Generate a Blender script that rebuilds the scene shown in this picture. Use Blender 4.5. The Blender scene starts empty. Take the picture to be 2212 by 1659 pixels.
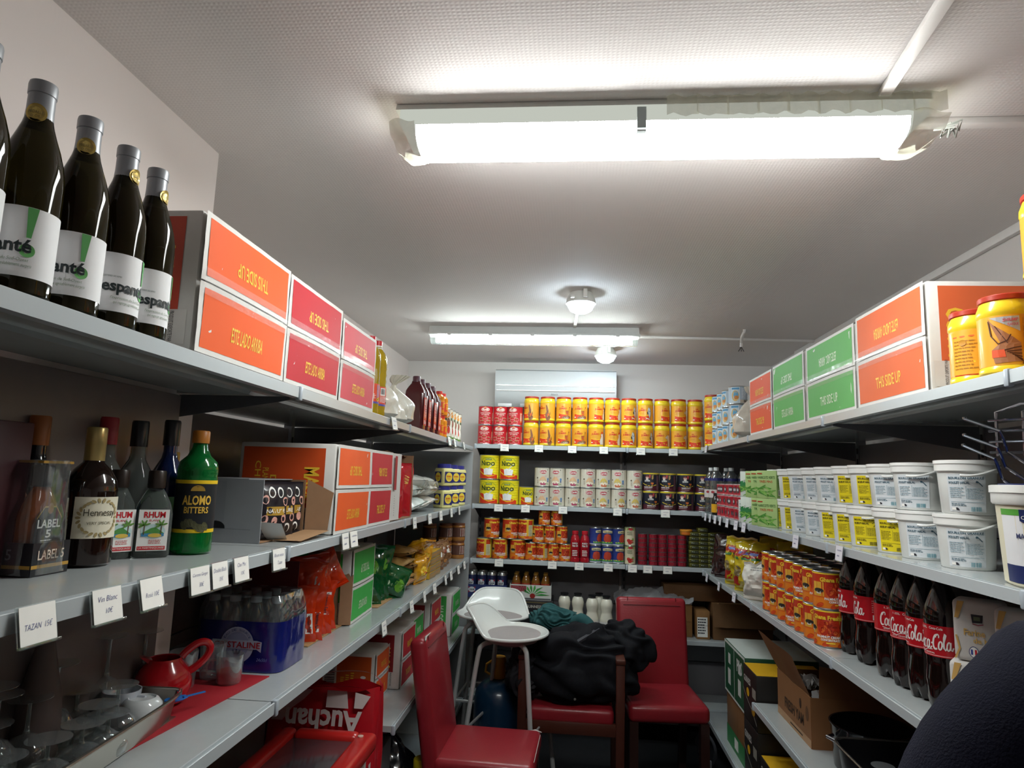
import bpy, bmesh, math, random
from math import sin, cos, pi, radians, sqrt, hypot
from mathutils import Vector, Matrix
from mathutils.geometry import tessellate_polygon

random.seed(7)
SC = bpy.context.scene
COL = SC.collection

# ------------------------------------------------------------------ camera, world, exposure
FPX, PITCH, YAW, ROLL, EYE = 1430.0, 0.14187, 0.09387, 0.03172, 1.62
_w = Vector((-sin(YAW) * cos(PITCH), cos(YAW) * cos(PITCH), sin(PITCH)))
_rt = Vector((cos(YAW), sin(YAW), 0))
_up = _rt.cross(_w)
_r = cos(ROLL) * _rt + sin(ROLL) * _up
_u = -sin(ROLL) * _rt + cos(ROLL) * _up
_cd = bpy.data.cameras.new('camera')
_cd.sensor_fit = 'HORIZONTAL'; _cd.sensor_width = 36.0; _cd.lens = FPX / 2212 * 36.0
_cd.clip_start = 0.02; _cd.clip_end = 60
_cam = bpy.data.objects.new('camera', _cd); COL.objects.link(_cam)
_cam.matrix_world = Matrix(((_r.x, _u.x, -_w.x, 0), (_r.y, _u.y, -_w.y, 0), (_r.z, _u.z, -_w.z, EYE), (0, 0, 0, 1)))
SC.camera = _cam

_wd = bpy.data.worlds.new('world'); SC.world = _wd; _wd.use_nodes = True
_bg = _wd.node_tree.nodes['Background']
_bg.inputs[0].default_value = (0.75, 0.8, 0.9, 1); _bg.inputs[1].default_value = 0.25
SC.view_settings.view_transform = 'Standard'; SC.view_settings.look = 'None'
SC.view_settings.gamma = 1.0; SC.view_settings.use_curve_mapping = False
SC.view_settings.exposure = 0.0
SC.cycles.use_denoising = True
SC.cycles.max_bounces = 8; SC.cycles.transparent_max_bounces = 16
SC.cycles.caustics_reflective = False; SC.cycles.caustics_refractive = False
SC.cycles.sample_clamp_indirect = 4.0
TUBE_NEAR, TUBE_FAR, BULB = 42.0, 42.0, 80.0        # lamp strengths, used by the lamps' builders

def ray(px, py):
    return _w + _r * ((px - 1106) / FPX) - _u * ((py - 829.5) / FPX)
def at_x(px, py, X):
    d = ray(px, py); return d * (X / d.x) + Vector((0, 0, EYE))
def at_y(px, py, Y):
    d = ray(px, py); return d * (Y / d.y) + Vector((0, 0, EYE))
def at_z(px, py, Z):
    d = ray(px, py); return d * ((Z - EYE) / d.z) + Vector((0, 0, EYE))
def sol_y(X, Z, px):                                 # depth at which the column px meets the line (X, *, Z)
    g = (px - 1106) * _w - FPX * _r
    return -(X * g.x + (Z - EYE) * g.z) / g.y
def sol_x(Y, Z, px):
    g = (px - 1106) * _w - FPX * _r
    return -(Y * g.y + (Z - EYE) * g.z) / g.x

# ------------------------------------------------------------------ materials
def lin(h):
    if isinstance(h, str):
        h = h.lstrip('#'); c = [int(h[i:i + 2], 16) / 255 for i in (0, 2, 4)]
    else:
        c = h
    return tuple(x / 12.92 if x <= 0.04045 else ((x + 0.055) / 1.055) ** 2.4 for x in c)
_mc = {}
def M(col, rough=0.5, metal=0.0, var=0.05, scale=40.0, bump=0.0, bscale=200.0, coat=0.0, spec=0.5, trans=0.0, ior=1.45, alpha=1.0, sss=0.0):
    key = (col, rough, metal, var, scale, bump, bscale, coat, spec, trans, ior, alpha, sss)
    if key in _mc: return _mc[key]
    m = bpy.data.materials.new('mat_%d' % len(_mc)); m.use_nodes = True
    nt = m.node_tree; N = nt.nodes; L = nt.links; b = N['Principled BSDF']
    c = lin(col)
    tc = N.new('ShaderNodeTexCoord')
    if var > 0:
        nz = N.new('ShaderNodeTexNoise'); nz.inputs['Scale'].default_value = scale; nz.inputs['Detail'].default_value = 3
        L.new(tc.outputs['Object'], nz.inputs['Vector'])
        mx = N.new('ShaderNodeMix'); mx.data_type = 'RGBA'
        mx.inputs[6].default_value = tuple(max(0, x * (1 - var)) for x in c) + (1,)
        mx.inputs[7].default_value = tuple(min(1, x * (1 + var)) for x in c) + (1,)
        L.new(nz.outputs['Fac'], mx.inputs[0]); L.new(mx.outputs[2], b.inputs['Base Color'])
    else:
        b.inputs['Base Color'].default_value = c + (1,)
    b.inputs['Roughness'].default_value = rough; b.inputs['Metallic'].default_value = metal
    b.inputs['Specular IOR Level'].default_value = spec; b.inputs['IOR'].default_value = ior
    b.inputs['Coat Weight'].default_value = coat; b.inputs['Coat Roughness'].default_value = 0.1
    b.inputs['Transmission Weight'].default_value = trans; b.inputs['Alpha'].default_value = alpha
    if sss: b.inputs['Subsurface Weight'].default_value = sss; b.inputs['Subsurface Radius'].default_value = (.02, .02, .02)
    if bump:
        n2 = N.new('ShaderNodeTexNoise'); n2.inputs['Scale'].default_value = bscale; n2.inputs['Detail'].default_value = 2
        L.new(tc.outputs['Object'], n2.inputs['Vector'])
        bp = N.new('ShaderNodeBump'); bp.inputs['Strength'].default_value = bump; bp.inputs['Distance'].default_value = 0.004
        L.new(n2.outputs['Fac'], bp.inputs['Height']); L.new(bp.outputs['Normal'], b.inputs['Normal'])
    _mc[key] = m
    return m
def GLASS(tint='#ffffff', rough=0.02, ior=1.3, edge=0.0):      # thin clear glass or plastic: mostly see-through, with a sheen at grazing angles
    key = ('glass', tint, rough, ior, edge)
    if key in _mc: return _mc[key]
    m = bpy.data.materials.new('mat_clear_%d' % len(_mc)); m.use_nodes = True
    nt = m.node_tree; N = nt.nodes; L = nt.links; N.clear()
    o = N.new('ShaderNodeOutputMaterial'); t = N.new('ShaderNodeBsdfTransparent'); g = N.new('ShaderNodeBsdfGlossy')
    mx = N.new('ShaderNodeMixShader'); lw = N.new('ShaderNodeLayerWeight'); lw.inputs['Blend'].default_value = 0.35
    rp = N.new('ShaderNodeMapRange'); rp.inputs[3].default_value = 0.07; rp.inputs[4].default_value = 0.75
    t.inputs[0].default_value = lin(tint) + (1,); g.inputs['Roughness'].default_value = rough
    g.inputs[0].default_value = (.9, .93, .95, 1)
    L.new(lw.outputs['Facing'], rp.inputs[0]); L.new(rp.outputs[0], mx.inputs[0])
    df = N.new('ShaderNodeBsdfDiffuse'); df.inputs[0].default_value = (.8, .83, .85, 1); m2 = N.new('ShaderNodeMixShader'); m2.inputs[0].default_value = .05
    if edge:                                          # whitish colour mixed in at grazing edges, painting the bright outlines of the glass
        r2 = N.new('ShaderNodeMapRange'); r2.inputs[3].default_value = .05; r2.inputs[4].default_value = edge; L.new(lw.outputs['Facing'], r2.inputs[0]); L.new(r2.outputs[0], m2.inputs[0])
    L.new(t.outputs[0], m2.inputs[1]); L.new(df.outputs[0], m2.inputs[2])
    L.new(m2.outputs[0], mx.inputs[1]); L.new(g.outputs[0], mx.inputs[2]); L.new(mx.outputs[0], o.inputs[0])
    _mc[key] = m
    return m
def GLOW(col, strength):
    key = ('glow', col, strength)
    if key in _mc: return _mc[key]
    m = bpy.data.materials.new('mat_glow_%d' % len(_mc)); m.use_nodes = True
    nt = m.node_tree; N = nt.nodes; N.clear()
    o = N.new('ShaderNodeOutputMaterial'); e = N.new('ShaderNodeEmission')
    e.inputs[0].default_value = lin(col) + (1,); e.inputs[1].default_value = strength
    nt.links.new(e.outputs[0], o.inputs[0]); _mc[key] = m
    return m

# ------------------------------------------------------------------ mesh builder
_tcache = {}
def text_tris(s, bold=0.0):
    key = (s, bold)
    if key in _tcache: return _tcache[key]
    cu = bpy.data.curves.new('t', 'FONT'); cu.body = s; cu.size = 1; cu.resolution_u = 2; cu.offset = bold
    ob = bpy.data.objects.new('t', cu); COL.objects.link(ob)
    dg = bpy.context.evaluated_depsgraph_get(); me = ob.evaluated_get(dg).to_mesh()
    me.calc_loop_triangles()
    vs = [(v.co.x, v.co.y) for v in me.vertices]
    tr = [tuple(vs[i] for i in t.vertices) for t in me.loop_triangles]
    ob.evaluated_get(dg).to_mesh_clear(); bpy.data.objects.remove(ob); bpy.data.curves.remove(cu)
    if tr:
        xs = [p[0] for t in tr for p in t]; ys = [p[1] for t in tr for p in t]
        x0, x1, y0, y1 = min(xs), max(xs), min(ys), max(ys)
        tr = [tuple(((p[0] - x0) / (x1 - x0 or 1), (p[1] - y0) / (y1 - y0 or 1)) for p in t) for t in tr]
        asp = (x1 - x0) / (y1 - y0 or 1)
    else:
        asp = 1
    _tcache[key] = (tr, asp)
    return _tcache[key]
def rev(Rf, phi0=0.0, off=0.0004):                   # decal surface on a solid of revolution; Rf: radius or function of height
    R0 = Rf if not callable(Rf) else None
    def s(u, v, k):
        R = R0 if R0 is not None else Rf(v)
        a = phi0 + u / (R0 or Rf(0)); R = R + k * off
        return (R * sin(a), -R * cos(a), v)
    return s
def flat(o, U, V, off=0.0004):                       # decal surface on a plane, faces along U x V
    o, U, V = Vector(o), Vector(U), Vector(V); n = U.cross(V).normalized()
    return lambda u, v, k: tuple(o + U * u + V * v + n * (k * off))
class MB:
    sharp = 35
    def __init__(s): s.v, s.f, s.mi, s.mats = [], [], [], []
    def m(s, mat):
        if mat not in s.mats: s.mats.append(mat)
        return s.mats.index(mat)
    def add(s, vs, fs, mat, T=None):
        b = len(s.v)
        s.v += [tuple(T @ Vector(p)) for p in vs] if T is not None else [tuple(p) for p in vs]
        ml = mat if isinstance(mat, list) else None
        i = None if ml else s.m(mat)
        for j, f in enumerate(fs):
            s.f.append(tuple(b + q for q in f)); s.mi.append(s.m(ml[j]) if ml else i)
        return s
    def box(s, c, d, mat, bev=0.0, T=None, seg=2):
        x, y, z = d[0] / 2, d[1] / 2, d[2] / 2
        if bev <= 0:
            vs = [(c[0] + a * x, c[1] + b_ * y, c[2] + e * z) for a in (-1, 1) for b_ in (-1, 1) for e in (-1, 1)]
            return s.add(vs, [(0, 1, 3, 2), (4, 6, 7, 5), (0, 4, 5, 1), (2, 3, 7, 6), (0, 2, 6, 4), (1, 5, 7, 3)], mat, T)
        bm = bmesh.new(); bmesh.ops.create_cube(bm, size=1)
        for q in bm.verts: q.co = Vector((q.co.x * d[0] + c[0], q.co.y * d[1] + c[1], q.co.z * d[2] + c[2]))
        bmesh.ops.bevel(bm, geom=bm.edges[:], offset=min(bev, min(d) * .49), segments=seg, affect='EDGES', profile=.5)
        bm.verts.index_update()
        s.add([q.co[:] for q in bm.verts], [[q.index for q in f.verts] for f in bm.faces], mat, T); bm.free()
        return s
    def lathe(s, prof, mat, seg=28, T=None, sx=1.0, sy=1.0, n=2.0, caps=True):
        # prof: (r, z) from bottom to top; mat: one, or a list per ring gap; n > 2 squares the section
        rings, vs, fs, ms = [], [], [], []
        for r, z in prof:
            if r < 1e-6: rings.append([len(vs)]); vs.append((0, 0, z)); continue
            ring = []
            for k in range(seg):
                a = 2 * pi * k / seg; ca, sa = cos(a), sin(a)
                q = 1.0 if n == 2 else (abs(ca) ** n + abs(sa) ** n) ** (-1 / n)
                ring.append(len(vs)); vs.append((r * q * ca * sx, r * q * sa * sy, z))
            rings.append(ring)
        ml = mat if isinstance(mat, list) else [mat] * (len(prof) - 1)
        for i in range(len(rings) - 1):
            a, b = rings[i], rings[i + 1]
            if len(a) == 1 and len(b) == 1: continue
            for k in range(seg):
                k2 = (k + 1) % seg
                if len(a) == 1: fs.append((a[0], b[k2], b[k]))
                elif len(b) == 1: fs.append((a[k], a[k2], b[0]))
                else: fs.append((a[k], a[k2], b[k2], b[k]))
                ms.append(ml[i])
        if caps and len(rings[0]) > 1: fs.append(tuple(reversed(rings[0]))); ms.append(ml[0])
        if caps and len(rings[-1]) > 1: fs.append(tuple(rings[-1])); ms.append(ml[-1])
        return s.add(vs, fs, ms, T)
    def prism(s, poly, L0, L1, mat, axis='y', T=None):
        # polygon in the plane across the axis, extruded from L0 to L1
        mk = {'y': lambda p, l: (p[0], l, p[1]), 'x': lambda p, l: (l, p[0], p[1]), 'z': lambda p, l: (p[0], p[1], l)}[axis]
        n = len(poly); vs = [mk(p, L0) for p in poly] + [mk(p, L1) for p in poly]
        fs = [(i, (i + 1) % n, n + (i + 1) % n, n + i) for i in range(n)]
        t = tessellate_polygon([[Vector((p[0], p[1], 0)) for p in poly]])
        fs += [tuple(q) for q in t] + [tuple(n + x for x in reversed(q)) for q in t]
        return s.add(vs, fs, mat, T)
    def tube(s, pts, r, mat, n=8, closed=False, T=None):
        P = [Vector(p) for p in pts]; N = len(P); rr = r if isinstance(r, (list, tuple)) else [r] * N
        vs, fs = [], []; nrm = None
        for i in range(N):
            if closed: d = P[(i + 1) % N] - P[i - 1]
            else: d = P[min(i + 1, N - 1)] - P[max(i - 1, 0)]
            d.normalize()
            if nrm is None: nrm = d.orthogonal().normalized()
            nrm = (nrm - d * nrm.dot(d)); nrm = nrm.normalized() if nrm.length > 1e-6 else d.orthogonal().normalized()
            bi = d.cross(nrm)
            for k in range(n):
                a = 2 * pi * k / n; vs.append(tuple(P[i] + (nrm * cos(a) + bi * sin(a)) * rr[i]))
        for i in range(N if closed else N - 1):
            j = (i + 1) % N
            for k in range(n):
                k2 = (k + 1) % n; fs.append((i * n + k, i * n + k2, j * n + k2, j * n + k))
        if not closed: fs.append(tuple(range(n - 1, -1, -1))); fs.append(tuple((N - 1) * n + k for k in range(n)))
        return s.add(vs, fs, mat, T)
    def grid(s, fn, nu, nv, mat, T=None, closed_u=False):
        vs = [fn(i / (nu if closed_u else nu), j / nv) for j in range(nv + 1) for i in range(nu + (0 if closed_u else 1))]
        w = nu if closed_u else nu + 1; fs = []
        for j in range(nv):
            for i in range(nu):
                i2 = (i + 1) % w; fs.append((j * w + i, j * w + i2, (j + 1) * w + i2, (j + 1) * w + i))
        return s.add(vs, fs, mat, T)
    # ---- decals: printed shapes laid on a surface
    def tris(s, S, tr, mat, k=1, du=0.02):
        st = list(tr); vs, fs = [], []
        while st:
            t = st.pop(); us = [p[0] for p in t]
            if max(us) - min(us) > du:
                e = max(range(3), key=lambda i: abs(t[i][0] - t[(i + 1) % 3][0])); a, b, c = t[e], t[(e + 1) % 3], t[(e + 2) % 3]
                md = ((a[0] + b[0]) / 2, (a[1] + b[1]) / 2); st += [(a, md, c), (md, b, c)]; continue
            i = len(vs); vs += [S(p[0], p[1], k) for p in t]; fs.append((i, i + 1, i + 2))
        return s.add(vs, fs, mat)
    def rect(s, S, u0, v0, u1, v1, mat, k=1, du=0.02):
        n = max(1, math.ceil(abs(u1 - u0) / du)); vs, fs = [], []
        for i in range(n + 1):
            u = u0 + (u1 - u0) * i / n; vs += [S(u, v0, k), S(u, v1, k)]
        return s.add(vs, [(2 * i, 2 * i + 2, 2 * i + 3, 2 * i + 1) for i in range(n)], mat)
    def poly(s, S, pts, mat, k=1, du=0.02):
        t = tessellate_polygon([[Vector((p[0], p[1], 0)) for p in pts]])
        return s.tris(S, [tuple(pts[i] for i in q) for q in t], mat, k, du)
    def ell(s, S, cu, cv, ru, rv, mat, k=1, n=20, rot=0.0, du=0.02):
        c, d = cos(rot), sin(rot)
        return s.poly(S, [(cu + ru * cos(a) * c - rv * sin(a) * d, cv + ru * cos(a) * d + rv * sin(a) * c) for a in [2 * pi * i / n for i in range(n)]], mat, k, du)
    def stroke(s, S, pts, w, mat, k=1):
        vs, fs = [], []
        for i, p in enumerate(pts):
            a, b = pts[max(i - 1, 0)], pts[min(i + 1, len(pts) - 1)]
            dx, dy = b[0] - a[0], b[1] - a[1]; l = hypot(dx, dy) or 1
            ww = w[i] if isinstance(w, (list, tuple)) else w
            nx, ny = -dy / l * ww / 2, dx / l * ww / 2
            vs += [S(p[0] + nx, p[1] + ny, k), S(p[0] - nx, p[1] - ny, k)]
        return s.add(vs, [(2 * i, 2 * i + 2, 2 * i + 3, 2 * i + 1) for i in range(len(pts) - 1)], mat)
    def text(s, S, t, u0, v0, u1, v1, mat, k=2, bold=0.0, shear=0.0, rot=0, keep=False):
        # fits the words into the box u0..u1, v0..v1 (keep: holds the letters' own proportions); rot in degrees
        tr, asp = text_tris(t, bold)
        w, h = u1 - u0, v1 - v0
        if rot % 180 == 90: w, h = h, w
        if keep:
            if w / h > asp: w = h * asp
            else: h = w / asp
        cu, cv = (u0 + u1) / 2, (v0 + v1) / 2; c, d = cos(radians(rot)), sin(radians(rot))
        def q(p):
            x, y = (p[0] - .5) * w + shear * (p[1] - .5) * h, (p[1] - .5) * h
            return (cu + x * c - y * d, cv + x * d + y * c)
        return s.tris(S, [tuple(q(p) for p in t_) for t_ in tr], mat, k)
    def lines(s, S, u0, v0, u1, v1, n, mat, k=2, fill=.45, ragged=.3, rnd=None):   # rows of small print too small to read
        rnd = rnd or random.Random(int((u0 + v0) * 1e5) & 0xffff); st = (v1 - v0) / n
        for i in range(n):
            e = u1 - (u1 - u0) * ragged * rnd.random(); y = v1 - (i + .5) * st; u = u0
            while u < e:
                wd = (u1 - u0) * (.06 + .16 * rnd.random()); s.rect(S, u, y - st * fill / 2, min(u + wd, e), y + st * fill / 2, mat, k); u += wd + (u1 - u0) * .03
        return s
    def bars(s, S, u0, v0, u1, v1, mat, k=2, n=16, rnd=None):
        rnd = rnd or random.Random(3); st = (u1 - u0) / n
        for i in range(n): s.rect(S, u0 + i * st, v0, u0 + i * st + st * (.25 + .5 * rnd.random()), v1, mat, k)
        return s
    def mesh(s, name='mesh'):
        sharp = s.sharp
        me = bpy.data.meshes.new(name); me.from_pydata(s.v, [], s.f)
        for m_ in s.mats: me.materials.append(m_)
        me.polygons.foreach_set('material_index', s.mi)
        me.polygons.foreach_set('use_smooth', [True] * len(me.polygons))
        me.update()
        if sharp is not None: me.set_sharp_from_angle(angle=radians(sharp))
        return me

# ------------------------------------------------------------------ things, parts, setting
def props(o, label, cat, group=None, kind=None):
    if label: o['label'] = label
    if cat: o['category'] = cat
    if group: o['group'] = group
    if kind: o['kind'] = kind
    return o
def link(name, me, parent=None, loc=None, rz=0.0):
    o = bpy.data.objects.new(name, me); COL.objects.link(o)
    if parent is not None: o.parent = parent
    if loc is not None: o.location = loc
    if rz: o.rotation_euler.z = rz
    return o
class Kit:                                            # one kind of thing: parts, each with sub-parts; every copy shares the meshes
    def __init__(s): s.parts = []
    def part(s, name, mb, subs=(), label=None):
        s.parts.append((name, mb.mesh(name) if isinstance(mb, MB) else mb, [(n, b.mesh(n) if isinstance(b, MB) else b) for n, b in subs], label)); return s
    def put(s, name, label, cat, loc, rz=0.0, group=None, scale=1.0, rot=None):
        r = bpy.data.objects.new(name, None); r.empty_display_size = .05; COL.objects.link(r)
        r.location = loc; r.rotation_euler = rot if rot else (0, 0, rz)
        r.scale = scale if isinstance(scale, (tuple, list)) else (scale,) * 3
        props(r, label, cat, group)
        for n, me, subs, lb in s.parts:
            p = link(n, me, r)
            if lb: p['label'] = lb
            for n2, me2 in subs: link(n2, me2, p)
        return r
def one(name, mb, label, cat, group=None, loc=None, rz=0.0):   # a thing that is a single mesh
    return props(link(name, mb.mesh(name), None, loc, rz), label, cat, group)
def struct(name, mb, label=None):
    return props(link(name, mb.mesh(name)), label, None, None, 'structure')
ORD = 'first second third fourth fifth sixth seventh eighth ninth tenth eleventh twelfth thirteenth'.split()
def jit(a): return random.uniform(-a, a)
# ------------------------------------------------------------------ the room
XL, XNEAR, XR, YB, YF, ZC = -1.25, -0.985, 1.42, 4.86, -1.6, 2.48
LX, RX, BY = -0.668, 0.845, 4.49                     # front edges of the left, right and back shelving
ZL = (1.825, 1.441, 1.095, 0.655, 0.22); ZR = (1.8606, 1.440, 1.0757, 0.635, 0.22); ZB = (1.846, 1.443, 1.085, 0.632, 0.22)
def plaster(col, scale, strength, diag=False):
    m = bpy.data.materials.new('mat_plaster'); m.use_nodes = True
    nt = m.node_tree; N = nt.nodes; L = nt.links; b = N['Principled BSDF']
    tc = N.new('ShaderNodeTexCoord'); nz = N.new('ShaderNodeTexNoise'); nz.inputs['Scale'].default_value = 1.3; nz.inputs['Detail'].default_value = 5
    L.new(tc.outputs['Object'], nz.inputs['Vector'])
    cr = N.new('ShaderNodeMix'); cr.data_type = 'RGBA'; c = lin(col)
    cr.inputs[6].default_value = tuple(x * .93 for x in c) + (1,); cr.inputs[7].default_value = tuple(min(1, x * 1.05) for x in c) + (1,)
    L.new(nz.outputs['Fac'], cr.inputs[0]); L.new(cr.outputs[2], b.inputs['Base Color']); b.inputs['Roughness'].default_value = .75
    b.inputs['Specular IOR Level'].default_value = .3
    w1 = N.new('ShaderNodeTexWave'); w1.inputs['Scale'].default_value = scale; w1.inputs['Distortion'].default_value = 1.5; w1.bands_direction = 'X'
    w2 = N.new('ShaderNodeTexWave'); w2.inputs['Scale'].default_value = scale; w2.inputs['Distortion'].default_value = 1.5; w2.bands_direction = 'Y'
    ml = N.new('ShaderNodeMath'); ml.operation = 'MULTIPLY'
    L.new(tc.outputs['Object'], w1.inputs['Vector']); L.new(tc.outputs['Object'], w2.inputs['Vector'])
    L.new(w1.outputs['Fac'], ml.inputs[0]); L.new(w2.outputs['Fac'], ml.inputs[1])
    bp = N.new('ShaderNodeBump'); bp.inputs['Strength'].default_value = strength; bp.inputs['Distance'].default_value = .002
    L.new(ml.outputs[0], bp.inputs['Height']); L.new(bp.outputs['Normal'], b.inputs['Normal'])
    return m
m_ceil = plaster('#e2dddb', 34, .22); m_wall = plaster('#ede3df', 30, .12); m_wallr = plaster('#dad5d2', 30, .1)
m_floor = M('#1c1c1f', .55, bump=.1)
struct('floor', MB().box(((XL + XR) / 2, (YB + YF) / 2, -.05), (XR - XL + .4, YB - YF + .4, .1), m_floor))
struct('ceiling', MB().box(((XL + XR) / 2, (YB + YF) / 2, ZC + .05), (XR - XL + .4, YB - YF + .4, .1), m_ceil))
w = MB().box((XL - .06, (YB + YF) / 2, ZC / 2), (.12, YB - YF + .24, ZC), m_wall)
struct('wall_left', w)
struct('wall_left_pier', MB().box(((XL + XNEAR) / 2, (1.635 + YF) / 2, ZC / 2), (XNEAR - XL, 1.635 - YF, ZC), m_wall))
struct('wall_right', MB().box((XR + .06, (YB + YF) / 2, ZC / 2), (.12, YB - YF + .24, ZC), m_wallr))
struct('wall_back', MB().box(((XL + XR) / 2, YB + .06, ZC / 2), (XR - XL, .12, ZC), m_wallr))
struct('wall_front', MB().box(((XL + XR) / 2, YF - .06, ZC / 2), (XR - XL, .12, ZC), m_wall))

# ------------------------------------------------------------------ shelving bays
m_lip = M('#b3babd', .32, var=.03, coat=.3); m_top = M('#a9aeae', .22, var=.04, coat=.35); m_under = M('#8b8a8a', .5)
m_back = M('#77767a', .4, var=.06, scale=6); m_post = M('#5b5b60', .45, metal=.2); m_cap = M('#a9b2ba', .35); m_hole = M('#1b1b1d', .8)
def make_bay(name, label, width, depth, levels, origin, rz, top=2.05, backtop=1.86, ends='0', backcol=None):
    k = Kit(); bm = backcol or m_back
    b = MB()
    z = .08
    while z < backtop - .02:                          # pressed steel back panels, one over the other
        z2 = min(z + .35, backtop); b.box((width / 2, depth + .012, (z + z2) / 2 - .001), (width - .034, .012, z2 - z - .004), bm, .003); z = z2
    k.part('back_panel', b)
    xs = {"0": (.0165,), "1": (width - .0165,), "01": (.0165, width - .0165)}[ends]
    for x in xs:
        p = MB().box((x, depth + .02, top / 2), (.03, .034, top), m_post)
        for i in range(int(top / .05) - 2): p.box((x, depth + .002, .1 + i * .05), (.008, .004, .026), m_hole)
        k.part('upright', p)
    for z in levels:
        s = MB(); d = depth - .004
        s.prism([(.010, .001), (d, .001), (d, -.020), (.13, -.020), (.125, -.012), (.07, -.012), (.065, -.021), (.010, -.022)], .002, width - .002, m_top, 'x', Matrix.Translation((0, 0, z)))
        s.mats[0] = m_top
        r = MB().prism([(0, -.0005), (.001, .0005), (.003, .0005), (.003, -.004), (.0085, -.004), (.0085, .0015), (.0125, .0015), (.0125, -.0275), (.0, -.0255)], .003, width - .003, m_lip, 'x', Matrix.Translation((0, 0, z)))
        k.part('shelf', s, [('price_rail', r)] + [('rail_clip', MB().box((x + (-.0085 if x < .1 else .0085), .003, z - .0145), (.016, .014, .036), m_cap, .004)) for x in xs])
        for x in xs:
            k.part('bracket', MB().prism([(.03, -.022), (d, -.022), (d, -.11), (d - .05, -.10), (.06, -.036), (.03, -.030)], x - .0015, x + .0015, m_post, 'x', Matrix.Translation((0, 0, z))))
    return k.put(name, label, 'shelving', origin, rz, 'grey metal shelving bays')
H90 = pi / 2
m_brown = M('#8a7f7c', .35, metal=.15, var=.08, scale=5)
make_bay('shelving_bay', 'grey shelving bay nearest the camera on the left, wine bottles on top', 1.12, .285, ZL[:3], (LX, .433, 0), H90, backcol=m_brown, backtop=1.8, top=1.84)
make_bay('shelving_bay', 'left grey shelving bay with the orange bags and opened grey display box', 1.12, .50, ZL[:3], (LX, 1.553, 0), H90, backcol=m_brown, backtop=1.8, top=1.84)
make_bay('shelving_bay', 'left grey shelving bay carrying oil bottles above and stacked snack boxes below', 1.12, .50, ZL, (LX, 2.673, 0), H90, backtop=1.8, top=1.84)
make_bay('shelving_bay', 'narrow grey shelving bay in the back left corner', .66, .50, ZL, (LX, 3.793, 0), H90, backtop=1.8, top=1.84)
make_bay('shelving_bay', 'grey shelving bay nearest the camera on the right, mayonnaise bucket on it', .97, .50, ZR, (RX, 1.371, 0), -H90, backtop=1.84, top=1.86)
make_bay('shelving_bay', 'right grey shelving bay carrying the cola bottles', .97, .50, ZR, (RX, 2.341, 0), -H90, backtop=1.84, top=1.86)
make_bay('shelving_bay', 'right grey shelving bay with the two green cartons on top', .97, .50, ZR, (RX, 3.311, 0), -H90, backtop=1.84, top=1.86)
make_bay('shelving_bay', 'right grey shelving bay in the back corner under the blue and white tins', 1.15, .50, ZR[:3] + ZR[4:], (RX, 4.462, 0), -H90, backtop=1.84, top=1.86)
make_bay('shelving_bay', 'back wall shelving bay with milk powder tins and tomato tins', 1.026, .33, ZB, (LX, BY, 0), 0, backtop=1.84, top=2.13)
make_bay('shelving_bay', 'back wall shelving bay with the dark oat tins', 1.02, .33, ZB, (.358, BY, 0), 0, backtop=1.84, top=1.86)
e = MB().box((-.925, 4.478, .9), (.51, .012, 1.78), M('#8f9091', .4), .003)
one('end_panel', e, 'grey metal side panel closing the left shelving in the back corner', 'panel')

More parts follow.
